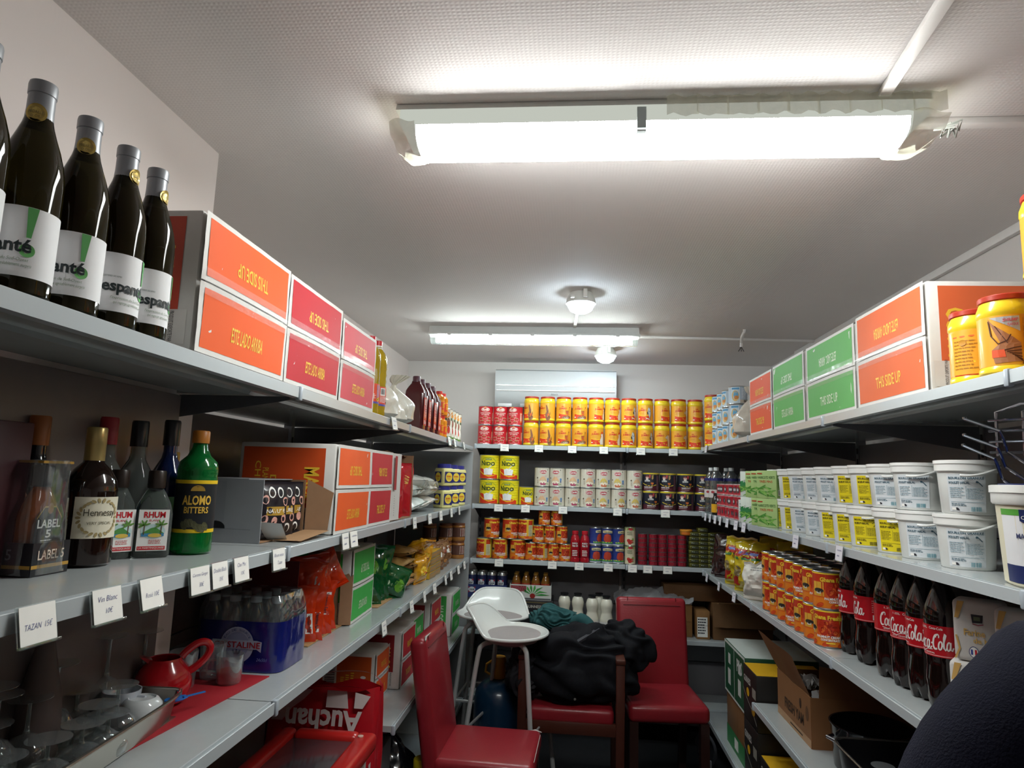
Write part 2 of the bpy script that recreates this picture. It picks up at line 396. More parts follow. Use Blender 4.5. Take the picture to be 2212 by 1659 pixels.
# ------------------------------------------------------------------ lamps, trunking, air conditioner
m_wplas = M('#e4e6e2', .4); m_trunk = M('#e2dedb', .5)
def glow_profile(Y0, Y1, z0, z1, n=10):
    c = (Y0 + Y1) / 2; hw = (Y1 - Y0) / 2
    return [(c + hw * cos(pi + pi * i / n), z1 + (z0 - z1) * sin(pi * i / n) ** .7) for i in range(n + 1)]
def batten(label, x0, x1, yc, wd, zb, strength, film):
    k = Kit()
    hs = MB(); z5 = .083 if film else .055; hs.prism([(yc - wd / 2 + (.006 if film else 0), zb + z5), (yc + wd / 2 - (.006 if film else 0), zb + z5), (yc + wd / 2 - .012, ZC - .001), (yc - wd / 2 + .012, ZC - .001)], x0, x1, m_wplas, 'x')
    if not film: hs.box(((x0 + x1) / 2, yc, zb + .05), (x1 - x0 + .012, wd + .012, .014), m_wplas, .005)
    k.part('housing', hs)
    g = MB()
    if film:
        p = glow_profile(yc - wd / 2 + .004, yc + wd / 2 - .004, zb, zb + .044)
        g.prism(p, x0 + .05, x1 - .05, GLOW('#fbfefb', strength), 'x')
        k.part('diffuser', g)
        k.part('housing_glow', MB().prism([(yc - wd / 2 - .001, zb + .046), (yc + wd / 2 + .001, zb + .046), (yc + wd / 2 - .004, zb + .082), (yc - wd / 2 + .004, zb + .082)], x0 + .012, x1 - .012, GLOW('#eef3e6', .62), 'x'))  # added glowing strip, stands in for lamplight shining through housing and film
        fls = []
        fm = M('#e9ead6', .35, alpha=.55, var=.15, scale=30, bump=.5, bscale=60)
        for xa, xb, sg in ((x0 - .012, x0 + .05, 1), (x1 - .05, x1 + .03, -1)):
            fl = MB(); fls.append(fl)
            def fn(u, v, xa=xa, xb=xb):
                a = pi + pi * u; x = xa + (xb - xa) * v
                t = (v if xa < 0 else 1 - v); q = .55 + .45 * min(1, t * 2.2)
                return (x, yc + (wd / 2 + .008 + .004 * sin(9 * u + 7 * v)) * cos(a) * (.8 + .2 * q), zb + .05 + (.056 * sin(a)) * q + .004 * sin(21 * u + 5 * v))
            fl.grid(fn, 18, 8, fm)
        for i in range(9):                           # loose film folded over the housing top
            xa = x0 + .62 + i * .065
            fl.grid(lambda u, v, xa=xa, i=i: (xa + .07 * u, yc - wd / 2 - .006 - .004 * sin(6 * u + i), zb + .05 + .045 * v + .004 * sin(9 * u + i * 2)), 5, 3, fm)
        for fl in fls: k.part('plastic_film', fl)
        for x in ((x0 + x1) / 2 - .03,):
            k.part('clip', MB().box((x, yc - wd / 2 - .005, zb + .045), (.02, .006, .05), M('#8d9695', .4, metal=.4)).box((x, yc - wd / 2 + .01, zb + .016), (.02, .03, .004), M('#8d9695', .4, metal=.4)))
    else:
        g.prism(glow_profile(yc - .02, yc + .02, zb + .004, zb + .03), x0 + .035, x1 - .035, GLOW('#f8fdff', strength * 2.2), 'x')
        k.part('tube', g)
        cv = MB(); p = glow_profile(yc - wd / 2 + .006, yc + wd / 2 - .006, zb - .006, zb + .044)
        cv.prism(p, x0 + .008, x1 - .008, GLASS('#f4fbf6', .1), 'x'); k.part('cover', cv)
        for i in range(5):
            x = x0 + .12 + (x1 - x0 - .24) * i / 4
            k.part('clip', MB().box((x, yc - wd / 2 - .004, zb + .048), (.022, .006, .022), m_wplas, .002))
    return k.put('ceiling_light', label, 'light', (0, 0, 0), 0, 'fluorescent ceiling lights')
batten('long fluorescent light wrapped in clear film, nearest the camera', -.425, .765, 1.475, .15, 2.38, TUBE_NEAR, True)
batten('long fluorescent light in front of the white air conditioner', -.835, .36, 3.72, .11, 2.385, TUBE_FAR, False)
def bulkhead(label, x, y, r):
    k = Kit()
    k.part('housing', MB().lathe([(r * .8, ZC - .001), (r * 1.02, ZC - .03), (r * 1.08, ZC - .052), (r * .95, ZC - .056)], m_wplas, 32))
    k.part('globe', MB().lathe([(r * .95, ZC - .052), (r * .93, ZC - .064), (r * .78, ZC - .082), (r * .45, ZC - .094), (0, ZC - .098)], GLOW('#dff3ff', BULB), 32))
    k.part('bracket', MB().box((r * .3, -r * 1.1, ZC - .02), (.02, .02, .04), m_wplas, .003)); k.part('catch', MB().box((-r * .6, -r * 1.05, ZC - .035), (.02, .02, .014), m_wplas, .003))
    return k.put('round_light', label, 'light', (x, y, 0), 0, 'round ceiling lights')
bulkhead('round ceiling light between the two long lights', .026, 2.99, .064)
bulkhead('round ceiling light above the air conditioner', .203, 4.28, .066)
def trunk(pts, wd, ht, label, name='cable_trunking'):
    b = MB()
    for a, c in zip(pts, pts[1:]):
        a, c = Vector(a), Vector(c); d = c - a; L_ = d.length; ang = math.atan2(d.y, d.x)
        T = Matrix.Translation((a + c) / 2) @ Matrix.Rotation(ang, 4, 'Z'); b.box((0, 0, -ht / 2), (L_, wd, ht), m_trunk, .002, T)
    return one(name, b, label, 'trunking', 'white cable trunking')
trunk([(.66, 1.4, ZC), (.50, -.4, ZC)], .026, .014, 'white cable trunking running along the ceiling towards the camera')
trunk([(.79, 1.525, ZC), (1.41, 1.525, ZC)], .028, .016, 'white cable trunking from the wrapped light to the right wall')
trunk([(.375, 3.9, ZC), (1.41, 3.95, ZC)], .024, .014, 'white cable trunking from the far long light to the right wall')
trunk([(.02, 3.06, ZC), (.0, 3.66, ZC)], .016, .01, 'short white cable trunking between round light and far long light')
trunk([(XR - .012, -.5, ZC), (XR - .012, 4.3, ZC)], .02, .03, 'white cable trunking along the top of the right wall')
b = MB().tube([(.94, 3.70, ZC), (.94, 3.70, ZC - .012), (.95, 3.80, ZC - .02), (.965, 3.87, ZC - .035), (.965, 3.88, ZC - .06)], .009, m_trunk, 8)
k = Kit().part('sheath', b)
for i in (-1, 0, 1):
    k.part('wire', MB().tube([(.965, 3.88, ZC - .055), (.965 + i * .008, 3.88, ZC - .075), (.965 + i * .016, 3.875 + abs(i) * .006, ZC - .088)], .0022, M('#33332f', .5), 5))
k.put('cable_end', 'cut cable end with bare wires hanging from the ceiling', 'cable', (0, 0, 0))
k = Kit(); b = MB()                                    # loose wires at the near light's end
for i in range(6): b.tube([(.79, 1.46, 2.42), (.805 + .006 * i, 1.45 - .004 * i, 2.415 + .006 * (i % 3)), (.80 + .008 * i, 1.455, 2.40 + .008 * ((i * 2) % 4)), (.83, 1.46, 2.425)], .0025, M('#a7a9a4', .5), 5)
one('wire_bundle', b, 'small tangle of grey wires at the end of the wrapped light', 'wires')

k = Kit(); m_ac = M('#c4c8ca', .38, var=.02)
prof = [(.0, 0), (-.13, .0), (-.175, .04), (-.195, .10), (-.2, .2), (-.19, .262), (-.17, .272), (0, .272)]
b = MB().prism(prof, -.43, .43, m_ac, 'x'); k.part('body', b)
b = MB().box((0, -.202, .155), (.835, .008, .002), M('#ffffff', .12, metal=.3)).box((0, -.196, .118), (.835, .02, .005), M('#f8f8f8', .1, coat=1)); k.part('trim_strip', b)
b = MB(); S = flat((0, -.2035, 0), (1, 0, 0), (0, 0, 1)); b.text(S, 'Altech', -.03, .088, .02, .1, M('#555a60', .4)); k.part('logo', b)
k.part('flap', MB().box((.08, -.155, .020), (.66, .012, .03), m_ac, .004, Matrix.Rotation(0, 4, 'X')).box((-.36, -.155, .02), (.1, .012, .034), M('#dfe2e2', .3), .003))
k.part('top_grille', MB().box((0, -.09, .274), (.8, .14, .006), M('#bfc3c4', .5)))
k.put('air_conditioner', 'white split air conditioner on the back wall', 'air conditioner', (-.13, YB - .001, 2.125))
# ------------------------------------------------------------------ shared shapes
from mathutils import noise as _ns
def nz(x, y, z=0.0): return _ns.noise(Vector((x, y, z)))
def spline(P, n=6):                                    # smooth curve through the points
    P = [Vector(p) for p in P]; Q = [P[0] * 2 - P[1]] + P + [P[-1] * 2 - P[-2]]; out = []
    for i in range(len(P) - 1):
        a, b, c, d = Q[i:i + 4]
        for j in range(n):
            t = j / n; out.append(.5 * ((2 * b) + (c - a) * t + (2 * a - 5 * b + 4 * c - d) * t * t + (3 * b - a - 3 * c + d) * t ** 3))
    return out + [P[-1]]
WHITE, BLACK, GOLD = M('#eeeeea', .45), M('#17171a', .4), M('#c9a24a', .3, metal=.6)
PAPER = M('#ecebe6', .7); INK = M('#2b2b33', .6); TIN = M('#b9bcbc', .28, metal=.9); TINDARK = M('#8f9496', .3, metal=.85)
RED, YEL = M('#c3202b', .4), M('#f2d21e', .4)
CLEAR = GLASS('#f6f9f8', .04); CLEARG = GLASS('#e4efe8', .03)

def bottle(prof, glass, cap=None, capmat=None, label=None, seg=28, n=2.0, sx=1, sy=1, extra=()):
    k = Kit(); k.part('body', MB().lathe(prof, glass, seg, None, sx, sy, n))
    if cap: k.part('cap', MB().lathe(cap, capmat, 20))
    if label: k.part('label', label)
    for nme, mb in extra: k.part(nme, mb)
    return k
def can_parts(R, H, side, decor, lid=TIN, rim=.0025, ribs=False, off=.0006):
    k = Kit()
    b = MB().lathe([(R - .004, .002), (R - .001, 0), (R + .001, .002), (R, .005), (R, H - .005), (R + .001, H - .002), (R - .001, H), (R - .003, H - .001), (R - .004, H - .005), (0, H - .005)],
                   [TIN, TIN, TIN, side, TIN, TIN, lid, lid, lid], 30)
    k.part('body', b)
    l = MB(); decor(l, rev(R + off)); k.part('label', l)
    return k
def pillow(w, h, d, mat, seed=0, wr=.004, seam=.012, nx=18, nz_=24, back=True, waist=.0):
    # filled flow-pack bag standing on its lower seam; returns the mesh and its front surface for prints
    def T(x, z):
        a = min(1, abs(x) / (w / 2)); e = (z - seam) / (h - 2 * seam)
        if e <= 0 or e >= 1: return 0.0
        return max(0, 1 - a ** 3) ** .6 * (sin(pi * e)) ** .45
    def wx(z): return 1 - waist * sin(pi * min(1, max(0, z / h)))
    def front(x, z, k=0):
        t = T(x, z)
        y = -d / 2 * t - wr * t * (nz(x * 38 + seed, z * 30, seed) + .5 * nz(x * 80, z * 75 + seed)) - .0006 - .0004 * k
        y -= .25 * wr * sin(z * 400) * (1 - t) * (0 if seam <= z <= h - seam else 1)
        return (x * wx(z) + wr * .6 * nz(z * 22, seed * 3.1, 1) * (abs(x) * 2 / w), y, z + wr * .8 * nz(x * 25, seed, 5) * (1 if z > h * .9 else 0))
    mb = MB()
    mb.grid(lambda u, v: front((u - .5) * w, v * h), nx, nz_, mat)
    if back:
        def bk(u, v):
            p = front((.5 - u) * w, v * h); return (p[0], -p[1], p[2])
        mb.grid(bk, nx, nz_, mat)
    return mb, (lambda u, v, k: front(u, v, k))
def sack(r, h, mat, seed=0, wr=.008, neck=.22, frill=.6, ny=1.0, seg=40, rows=26, sag=0.0):
    # loose plastic bag filled with grain and knotted at the top
    def fn(u, v):
        a = 2 * pi * u
        if v < .72:
            t = v / .72; R = r * (min(1, t * 7) ** .5) * (1 - .75 * max(0, (t - .45) / .55) ** 1.7); z = h * .72 * t
        else:
            t = (v - .72) / .28; R = r * (.25 - .16 * sin(pi * min(1, t * 1.6)) + frill * .5 * max(0, t - .5)); z = h * (.72 + .28 * t)
        f = 1 + wr / r * (nz(cos(a) * 2.2 + seed, sin(a) * 2.2, z * 16) * 1.6 + nz(cos(a) * 5, sin(a) * 5 + seed, z * 25) * .8) + (.10 * sin(13 * a + seed) if v > .62 else 0) * min(1, (v - .62) * 6)
        x, y = R * f * cos(a), R * f * sin(a) * ny
        return (x + sag * max(0, t if v >= .72 else 0) ** 2, y, max(0, z))
    return MB().grid(fn, seg, rows, mat, closed_u=True)

# ---- snack carton lying on its side: two flaps on the front, tape over the seam
def carton(W, D, H, panel, txt, upper, lower, camside, sidecol=None, border='#d9d7d2', tape=True, code=True, sidetext='MACO', seed=1):
    k = Kit(); bm = M(border, .6, var=.06); pm = M(panel, .6, var=.06, scale=9, spec=.3); tm = M(txt, .5); kraft = M('#9b7650', .7)
    rnd = random.Random(seed); sd = M(sidecol or panel, .5, var=.07, scale=8)
    b = MB().box((0, D / 2 + .003, H / 2), (W, D - .004, H - .001), bm, .006)
    k.part('body', b)
    for nme, z0, z1, t, rot in (('lower_flap', .001, H / 2 - .0015, lower, 0), ('upper_flap', H / 2 + .0015, H - .001, upper, 180)):
        f = MB()
        def fl(u, v, s, z0=z0, z1=z1):
            x = (u - .5) * (W - .004); z = z0 + v * (z1 - z0); e = (v if z0 < H / 4 else 1 - v)
            return (x, -.002 - .006 * e * sin(pi * u) ** .5 - .0012 * nz(x * 30, z * 30, seed), z)
        f.grid(lambda u, v: fl(u, v, 0), 14, 6, bm)
        S = lambda u, v, kk, fl=fl: (lambda p: (p[0], p[1] - .0005 * kk, p[2]))(fl(u / W + .5, v / ((H / 2)), 0))
        mx, mz = .013, .010
        n = 14; vs = []; fs = []
        for i in range(n + 1):
            for j in range(5):
                uu = -W / 2 + mx + (W - 2 * mx) * i / n; vv = mz + (H / 2 - 2 * mz) * j / 4; vs.append(S(uu, vv, 1))
        for i in range(n):
            for j in range(4): fs.append((i * 5 + j, (i + 1) * 5 + j, (i + 1) * 5 + j + 1, i * 5 + j + 1))
        f.add(vs, fs, pm)
        tw = W * .36; f.text(S, t, -tw / 2, H * .15, tw / 2, H * .15 + H * .115, tm, 2, .012, 0, rot)
        k.part(nme, f)
    if tape:
        tp = M('#f4f2ee', .12, alpha=.16, var=.3, scale=90, bump=.9, bscale=90, coat=.6)
        g = MB().grid(lambda u, v: ((u - .5) * W, -.0115 + .003 * abs(v - .5) * 2 + .0012 * nz(u * 40, v * 9, seed), H / 2 + (v - .5) * .05), 40, 4, tp)
        k.part('tape', g)
    sx = camside                                        # the carton's end that faces the camera: -1 or +1 in x
    S = flat((sx * (W / 2 + .0006), (D if sx < 0 else 0) + .001, 0), (0, -1 if sx < 0 else 1, 0), (0, 0, 1))
    s = MB(); dd = D - .004
    fl_ = (lambda a: a) if sx < 0 else (lambda a: dd - a)
    def R_(u0, v0, u1, v1, m, kk=1): s.rect(S, min(fl_(u0), fl_(u1)), v0, max(fl_(u0), fl_(u1)), v1, m, kk, .5)
    if code == 'bar':
        R_(.012, .012, dd - .012, H - .012, sd)
        R_(.055, .06, .115, .155, PAPER, 2)
        for i in range(12): R_(.063, .066 + i * .0068, .107, .066 + i * .0068 + .002 + .003 * rnd.random(), INK, 3)
        for i in range(3): s.lines(S, fl_(dd - .135 + i * .022) - .008, .05, fl_(dd - .135 + i * .022) + .008, .11 + .01 * i, 8, tm, 2)
        for i, z in enumerate((.11, .085, .058)): s.ell(S, fl_(dd - .045), z, .012, .006 + .002 * i, PAPER, 2)
    else:
        R_(.012, .075, dd - .03, H - .014, sd)
        R_(dd - .105, .012, dd - .012, .075, bm, 1); R_(.012, .02, dd - .11, .075, sd, 1)
        u0, u1 = sorted((fl_(dd - .045), fl_(dd - .092)))
        s.text(S, sidetext, u0, .085, u1, H - .07, tm, 2, .03, 0, -90 if sx < 0 else 90)
        if sx < 0:
            for i in range(3):
                u = .05 + i * .024; s.text(S, ('CHIPS', 'PLANTAIN', 'DE')[i], u, H * .45, u + .018, H - .055 - .02 * i, tm, 2, .01, 0, -90)
        for i in range(4):
            u = dd - .095 + i * .017; a, c = sorted((fl_(u), fl_(u + .008)))
            s.text(S, ('EXP. 17-AVRIL-2025', 'PLANTAIN CHIPS DOUX', 'LOT: 020241', 'PRODUIT EXPORTE PAR')[i], a, .016, c, .072 if sx < 0 else .078, INK, 2, 0, 0, -90 if sx < 0 else 90)
    k.part('end_print', s)
    return k
ORANGE, CRED, CGREEN, CPINK, CDARK = '#e9602a', '#bf3038', '#41ab4c', '#d0525a', '#8c2226'
YT, PT = '#f0c33a', '#d7e6c8'
A_, U_ = 'ESTE LADO ARRIBA', 'THIS SIDE UP'

# ---- price card in a clear holder, hung on the shelf edge
_cards = {}
def price_card(words, loc, rz, label, tilt=0.0, tone='#f1efe9', ink='#4a4f86', w=.056, h=.046):
    key = (words, tone, ink)
    if key not in _cards:
        k = Kit()
        k.part('holder', MB().box((0, -.003, -.018), (w + .006, .0012, h + .004), CLEAR).box((0, -.006, -.018 - h / 2 - .001), (w + .006, .007, .004), CLEARG, .001))
        c = MB().box((0, -.005, -.0175), (w, .0008, h), M(tone, .7)); S = flat((0, -.0055, -.0175), (1, 0, 0), (0, 0, 1)); im = M(ink, .6)
        ws = words.split('|'); n = len(ws); ht = .0075
        if not words:                                  # handwriting too small to read
            for y, wd in ((.009, .036), (-.008, .02)):
                c.stroke(S, [(-wd / 2 + wd * i / 24 + .004 * y / .009, y + .002 * sin(i * 2.3) + .0015 * sin(i * 5.1)) for i in range(25)], .0011, im, 1)
        for i, t in enumerate(ws):
            y = h * .20 - i * h * .36 if n > 1 else -.002
            wd = min(w * .8, len(t) * .0042)
            if t: c.text(S, t, -wd / 2 + .002 * i, y - ht / 2, wd / 2 + .002 * i, y + ht / 2, im, 1, -.012, .25)
        k.part('card', c); _cards[key] = k
    return _cards[key].put('price_card', label, 'price card', loc, rz, 'price cards along the shelf edges', rot=(tilt, 0, rz))
# ------------------------------------------------------------------ left shelving, top shelf
ZT = ZL[0] + .0015
olive = M('#2a2510', .04, var=.1, trans=.55, ior=1.3); 
wprof = [(0, .006), (.02, .002), (.033, 0), (.0372, .004), (.0376, .012), (.0376, .150), (.0366, .168), (.0335, .186), (.0285, .204), (.0230, .220), (.0185, .234), (.0158, .246), (.0148, .258), (.0146, .292)]
lab = MB(); S = rev(.0381)
lab.lathe([(.0380, .022), (.0380, .112)], M('#e9e9ea', .55), 36, None, caps=False)
lab.text(S, 'espanté', -.043, .047, .026, .0695, M('#202a2c', .5), 2, .03)
lab.poly(S, [(.019, .072), (.024, .072), (.029, .1115), (.017, .1115)], M('#59a25a', .5), 2)
lab.ell(S, .0215, .0555, .0085, .0085, M('#6fb96a', .5), 1.5)
lab.text(S, "l'expression du Sud-Ouest", -.030, .040, .024, .0455, M('#8a9a84', .6), 2, 0, .2)
lab.text(S, 'qui regorge agréablement surpris', -.026, .033, .028, .0385, M('#8a9a84', .6), 2, 0, .2)
lab.text(S, 'COSTIERES DE NIMES', -.043, .074, -.018, .0765, M('#5c6660', .6), 2)
cap = MB().lathe([(.0166, .228), (.0164, .245), (.0158, .255), (.0156, .276), (.0166, .277), (.0168, .290), (.0160, .294), (0, .294)], M('#989ba0', .35, metal=.2), 28)
med = MB(); Sm = rev(lambda v: .0183); gm = M('#d8bd6a', .3, metal=.55)
med.ell(Sm, .003, .246, .0125, .0125, gm, 1); med.ell(Sm, .003, .246, .0095, .0095, M('#cbb268', .35, metal=.4), 2)
med.text(Sm, 'MEDAILLE', -.005, .2445, .011, .2485, M('#7b6f4c', .5), 3); med.text(Sm, 'D OR', -.002, .239, .008, .2425, M('#7b6f4c', .5), 3)
wine = Kit().part('body', MB().lathe(wprof, olive, 36)).part('label', lab).part('capsule', cap, [('medal', med)])
for i, (y, rz, lb) in enumerate(((.672, 40, 'wine bottle at the front end of the row on top shelf, cut by the frame'),
                                 (.759, 20, 'second wine bottle of the row, green mark in middle of its label'),
                                 (.847, 24, 'middle wine bottle of the row, dark letters running around its label'),
                                 (.932, 80, 'fourth wine bottle of the row, medal turned to the right'),
                                 (1.008, 84, 'wine bottle touching the big orange carton on the top shelf'))):
    wine.put('wine_bottle', lb, 'bottle', (-.712, y, ZT), radians(rz), 'wine bottles on the top shelf')
gr = 'snack cartons'
c = carton(.368, .29, .264, ORANGE, YT, U_, A_, -1, '#c2442c', seed=3); c.put('carton', 'large orange carton beside the wine bottles on the top shelf', 'box', (-.674, 1.281, ZT), H90, gr)
c = carton(.364, .32, .262, CRED, YT, U_, A_, -1, seed=4); c.put('carton', 'creased red carton between orange and pink-red cartons on the top shelf', 'box', (-.676, 1.651, ZT), H90, gr)
c = carton(.336, .32, .246, CPINK, YT, U_, A_, -1, '#9c3a38', seed=5); c.put('carton', 'pale pink-red carton next to the oil bottles on the top shelf', 'box', (-.676, 2.006, ZT), H90, gr)

oilm = M('#c9a91f', .06, var=.12, scale=25, trans=.45, ior=1.25, coat=.5)
op = [(.030, 0), (.037, .004)]
for i in range(8):
    z = .012 + i * .0235
    op += [(.0385, z), (.0372, z + .012)]
op += [(.0385, .198), (.036, .215), (.028, .235), (.0165, .25), (.0145, .262)]
lb = MB().lathe([(.0388, .045), (.0388, .108)], M('#d9533a', .5), 28, None, caps=False); S = rev(.0390)
lb.rect(S, -.02, .075, .004, .103, PAPER); lb.bars(S, -.017, .08, .001, .1, INK, 2, 9); lb.rect(S, .02, .05, .055, .104, M('#6fa0d0', .5)); lb.lines(S, -.02, .05, .016, .073, 5, PAPER)
lb.lathe([(.0389, .038), (.0389, .045)], M('#56509a', .5), 28, None, caps=False)
for i in range(4): lb.ell(S, .024 + i * .009, .052 + .004 * (i % 2), .006, .006, M('#e8b52a', .5), 3); lb.ell(S, .024 + i * .009, .052 + .004 * (i % 2), .0025, .0025, M('#4a2c14', .5), 4)
oil = bottle(op, oilm, [(.0168, .246), (.0168, .252), (.0155, .254), (.0155, .262), (.0158, .262), (.0158, .280), (0, .281)], [M('#e9e6e2', .4)] * 4 + [RED] * 2, lb)
for x, y, rz, l in ((-.722, 2.262, 40, 'cooking oil bottle standing next to pink-red carton'), (-.722, 2.345, 75, 'cooking oil bottle standing beside the clear rice bags'), (-.805, 2.31, 60, 'cooking oil bottle in the row behind, only its red cap showing')):
    oil.put('oil_bottle', l, 'bottle', (x, y, ZT), radians(rz), 'oil bottles on the top shelf')
ricem = M('#ded9cc', .3, var=.12, scale=60, bump=.15, bscale=500, coat=.7)
def rice(name, label, cat, loc, r, h, seed, ny=1.0, sag=0.0, rz=0):
    k = Kit(); k.part('body', sack(r, h, ricem, seed, ny=ny, sag=sag)); return k.put(name, label, cat, loc, rz, 'clear bags of white grain')
rice('grain_bag', 'clear knotted bag of white grain beside the oil bottles', 'bag', (-.745, 2.475, ZT), .075, .20, 1)
rice('grain_bag', 'clear knotted bag of white grain beside dark red bottles', 'bag', (-.755, 2.70, ZT), .095, .205, 5, sag=.03)
rice('grain_bag', 'small slumped clear bag of white grain at the shelf edge', 'bag', (-.725, 2.585, ZT), .055, .12, 9)
b = bottle([(.03, 0), (.034, .004), (.034, .15), (.02, .19), (.014, .2)], M('#7d1a1e', .3), [(.017, .195), (.017, .215), (0, .216)], RED)
b.put('sauce_bottle', 'red capped bottle hidden behind the clear grain bags', 'bottle', (-.90, 2.78, ZT))

pm = M('#4e1519', .12, coat=.5, var=.1)
def palm_kit():
    k = Kit()
    prof = [(.030, 0), (.034, .004), (.034, .165), (.0325, .18), (.024, .2), (.016, .215), (.0145, .225)]
    k.part('body', MB().lathe(prof, pm, 40, None, 1.0, 1.35, 7))
    k.part('cap', MB().lathe([(.0185, .222), (.0185, .246), (.0165, .249), (0, .249)], M('#5b3740', .35), 20))
    l = MB(); S = flat((0, -.0467, 0), (1, 0, 0), (0, 0, 1)); l.rect(S, -.029, .022, .029, .15, M('#c2352c', .45))
    l.rect(S, -.029, .05, .029, .085, M('#d8552f', .45), 2); l.text(S, 'HUILE ROUGE', .005, .06, .019, .145, PAPER, 3, .02, 0, 90); l.rect(S, -.015, .115, .001, .142, M('#d7cfc9', .5), 3)
    l.lines(S, -.02, .028, .02, .045, 3, PAPER, 3); l.text(S, 'DE PALME', -.012, .06, -.003, .11, PAPER, 3, 0, 0, 90); k.part('label', l)
    return k
pk = palm_kit()
for i, y in enumerate((2.985, 3.085, 3.21, 3.325)):
    pk.put('palm_oil_bottle', ('dark red square oil bottle nearest the grain bags', 'second dark red square oil bottle from the grain bags', 'third dark red square oil bottle from the grain bags', 'dark red square oil bottle beside the small orange bottles')[i], 'bottle', (-.725, y, ZT), H90, 'dark red oil bottles')
om = M('#e08a1e', .15, coat=.5, var=.1)
lb = MB().lathe([(.0303, .02), (.0303, .062)], M('#d9461f', .45), 24, None, caps=False); lb.lines(rev(.0306), -.02, .03, .02, .058, 4, YEL)
oj = bottle([(.026, 0), (.03, .004), (.03, .068), (.0285, .073), (.03, .078), (.029, .092), (.016, .104), (.014, .108)], om, [(.0165, .104), (.0165, .121), (0, .122)], M('#d8342c', .4), lb)
for i, y in enumerate((3.465, 3.565)):
    for j in range(2):
        oj.put('juice_bottle', '%s small orange bottle %s' % (('lower', 'upper')[j], ('beside the dark red oil bottles', 'beside the striped vegetable tins')[i]), 'bottle', (-.715, y, ZT + j * .1225), H90, 'small orange bottles, stacked in twos')
def dveg(l, S):
    l.rect(S, -.10, .006, .10, .164, M('#e6e0cf', .5), 0)
    for u in (-.07, -.025, .02, .065):
        l.ell(S, u, .135, .02, .018, M('#d98a2c', .5), 1); l.ell(S, u + .012, .09, .012, .024, M('#8f4b3a', .5), 1); l.ell(S, u - .008, .045, .012, .03, M('#efeae0', .5), 2, rot=.4); l.ell(S, u + .014, .05, .009, .02, M('#c43a2a', .5), 2); l.rect(S, u - .02, .104, u + .015, .118, M('#5d6b52', .5), 2)
    l.rect(S, -.10, .006, .10, .016, M('#5d7d3a', .5), 2)
vk = can_parts(.034, .17, M('#dcd6c6', .5), dveg)
for i, y in enumerate((3.665, 3.765, 3.865, 3.965)):
    vk.put('vegetable_tin', ('tall vegetable tin next to the orange bottles', 'second tall vegetable tin from the orange bottles', 'third tall vegetable tin from the orange bottles', 'last tall vegetable tin before the back corner')[i], 'tin', (-.71, y, ZT), H90 - .6, 'tall vegetable tins')

# ------------------------------------------------------------------ left shelving, second shelf
ZT = ZL[1] + .0015
# miniature pack: three flasks in a wrapped carton tray
amber = M('#b0581c', .06, var=.1, trans=.55, ior=1.25); blk = M('#15161c', .3, coat=.4)
fl_prof = [(.028, 0), (.0315, .004), (.0315, .085), (.027, .105), (.018, .125), (.0125, .135), (.0125, .142)]
def flask_kit(glass, capm, labf):
    k = Kit(); k.part('body', MB().lathe(fl_prof, glass, 28, None, 1.1, .62, 3)); k.part('cap', MB().lathe([(.0158, .136), (.0165, .14), (.0165, .168), (.015, .171), (0, .171)], capm, 20))
    l = MB(); labf(l, flat((0, -.0202, 0), (1, 0, 0), (0, 0, 1))); k.part('label', l); return k
def lab5(l, S):
    l.poly(S, [(-.028, .03), (.028, .03), (.029, .05), (.026, .086), (.012, .104), (-.012, .104), (-.026, .086), (-.029, .05)], M('#121216', .4)); l.poly(S, [(-.026, .084), (-.012, .1025), (.012, .1025), (.026, .084), (.026, .087), (.012, .105), (-.012, .105), (-.026, .087)], GOLD, 2)
    l.text(S, 'LABEL', -.024, .07, .024, .0835, WHITE, 3, .02); l.text(S, '5', -.005, .054, .006, .067, WHITE, 3, .02); l.lines(S, -.014, .044, .014, .052, 2, WHITE, 3)
    l.rect(S, -.027, .034, .022, .041, GOLD, 3); l.ell(S, 0, .101, .006, .009, M('#8f5a40', .5), 3)
fk = flask_kit(amber, blk, lab5)
pkx, pky = -.842, 1.037
for i in range(3):
    fk.put('whisky_flask', ('amber spirits flask at the clear front of the wrapped pack', 'middle amber spirits flask of the wrapped pack', 'amber spirits flask at the wall end of the wrapped pack')[i], 'bottle', (pkx - .033 - i * .05, pky, ZT + .004), H90, 'amber flasks in the wrapped pack')
k = Kit(); t = MB(); W, D, H = .078, .168, .052; cbd = M('#14161d', .35, coat=.3); gb = M('#b98f3f', .4, metal=.3)
t.box((0, .0, .002), (W, D, .003), cbd)
for sx in (-1, 1): t.box((sx * W / 2, 0, H / 2), (.0015, D, H), cbd)
for sy in (-1, 1): t.box((0, sy * D / 2, H / 2), (W, .0015, H), cbd)
S = flat((0, -D / 2 - .0008, 0), (1, 0, 0), (0, 0, 1)); t.rect(S, -W / 2, .012, W / 2, .0175, gb); t.text(S, 'LABEL 5', -.028, .025, .026, .04, M('#d8c6b4', .4), 2, .01)
S = flat((-W / 2 - .0008, 0, 0), (0, -1, 0), (0, 0, 1)); t.rect(S, -D / 2, .012, D / 2, .0175, gb); t.text(S, 'LABEL 5', -.03, .025, .05, .042, M('#6f6f76', .4), 2, .01)
k.part('tray', t)
wmb = MB(); film = GLASS('#f0f2f2', .08)
def wf(u, v):
    a = 2 * pi * u; q = (abs(cos(a)) ** 6 + abs(sin(a)) ** 6) ** (-1 / 6); s_ = 1 - .25 * max(0, (v - .3)) ** 1.3
    return ((W / 2 + .003) * q * cos(a) * s_ + .0015 * nz(u * 30, v * 9), (D / 2 + .003) * q * sin(a) * (1 - .08 * v) + .0015 * nz(u * 25, v * 12, 3), .002 + v * .182)
wmb.grid(wf, 48, 14, film, closed_u=True)
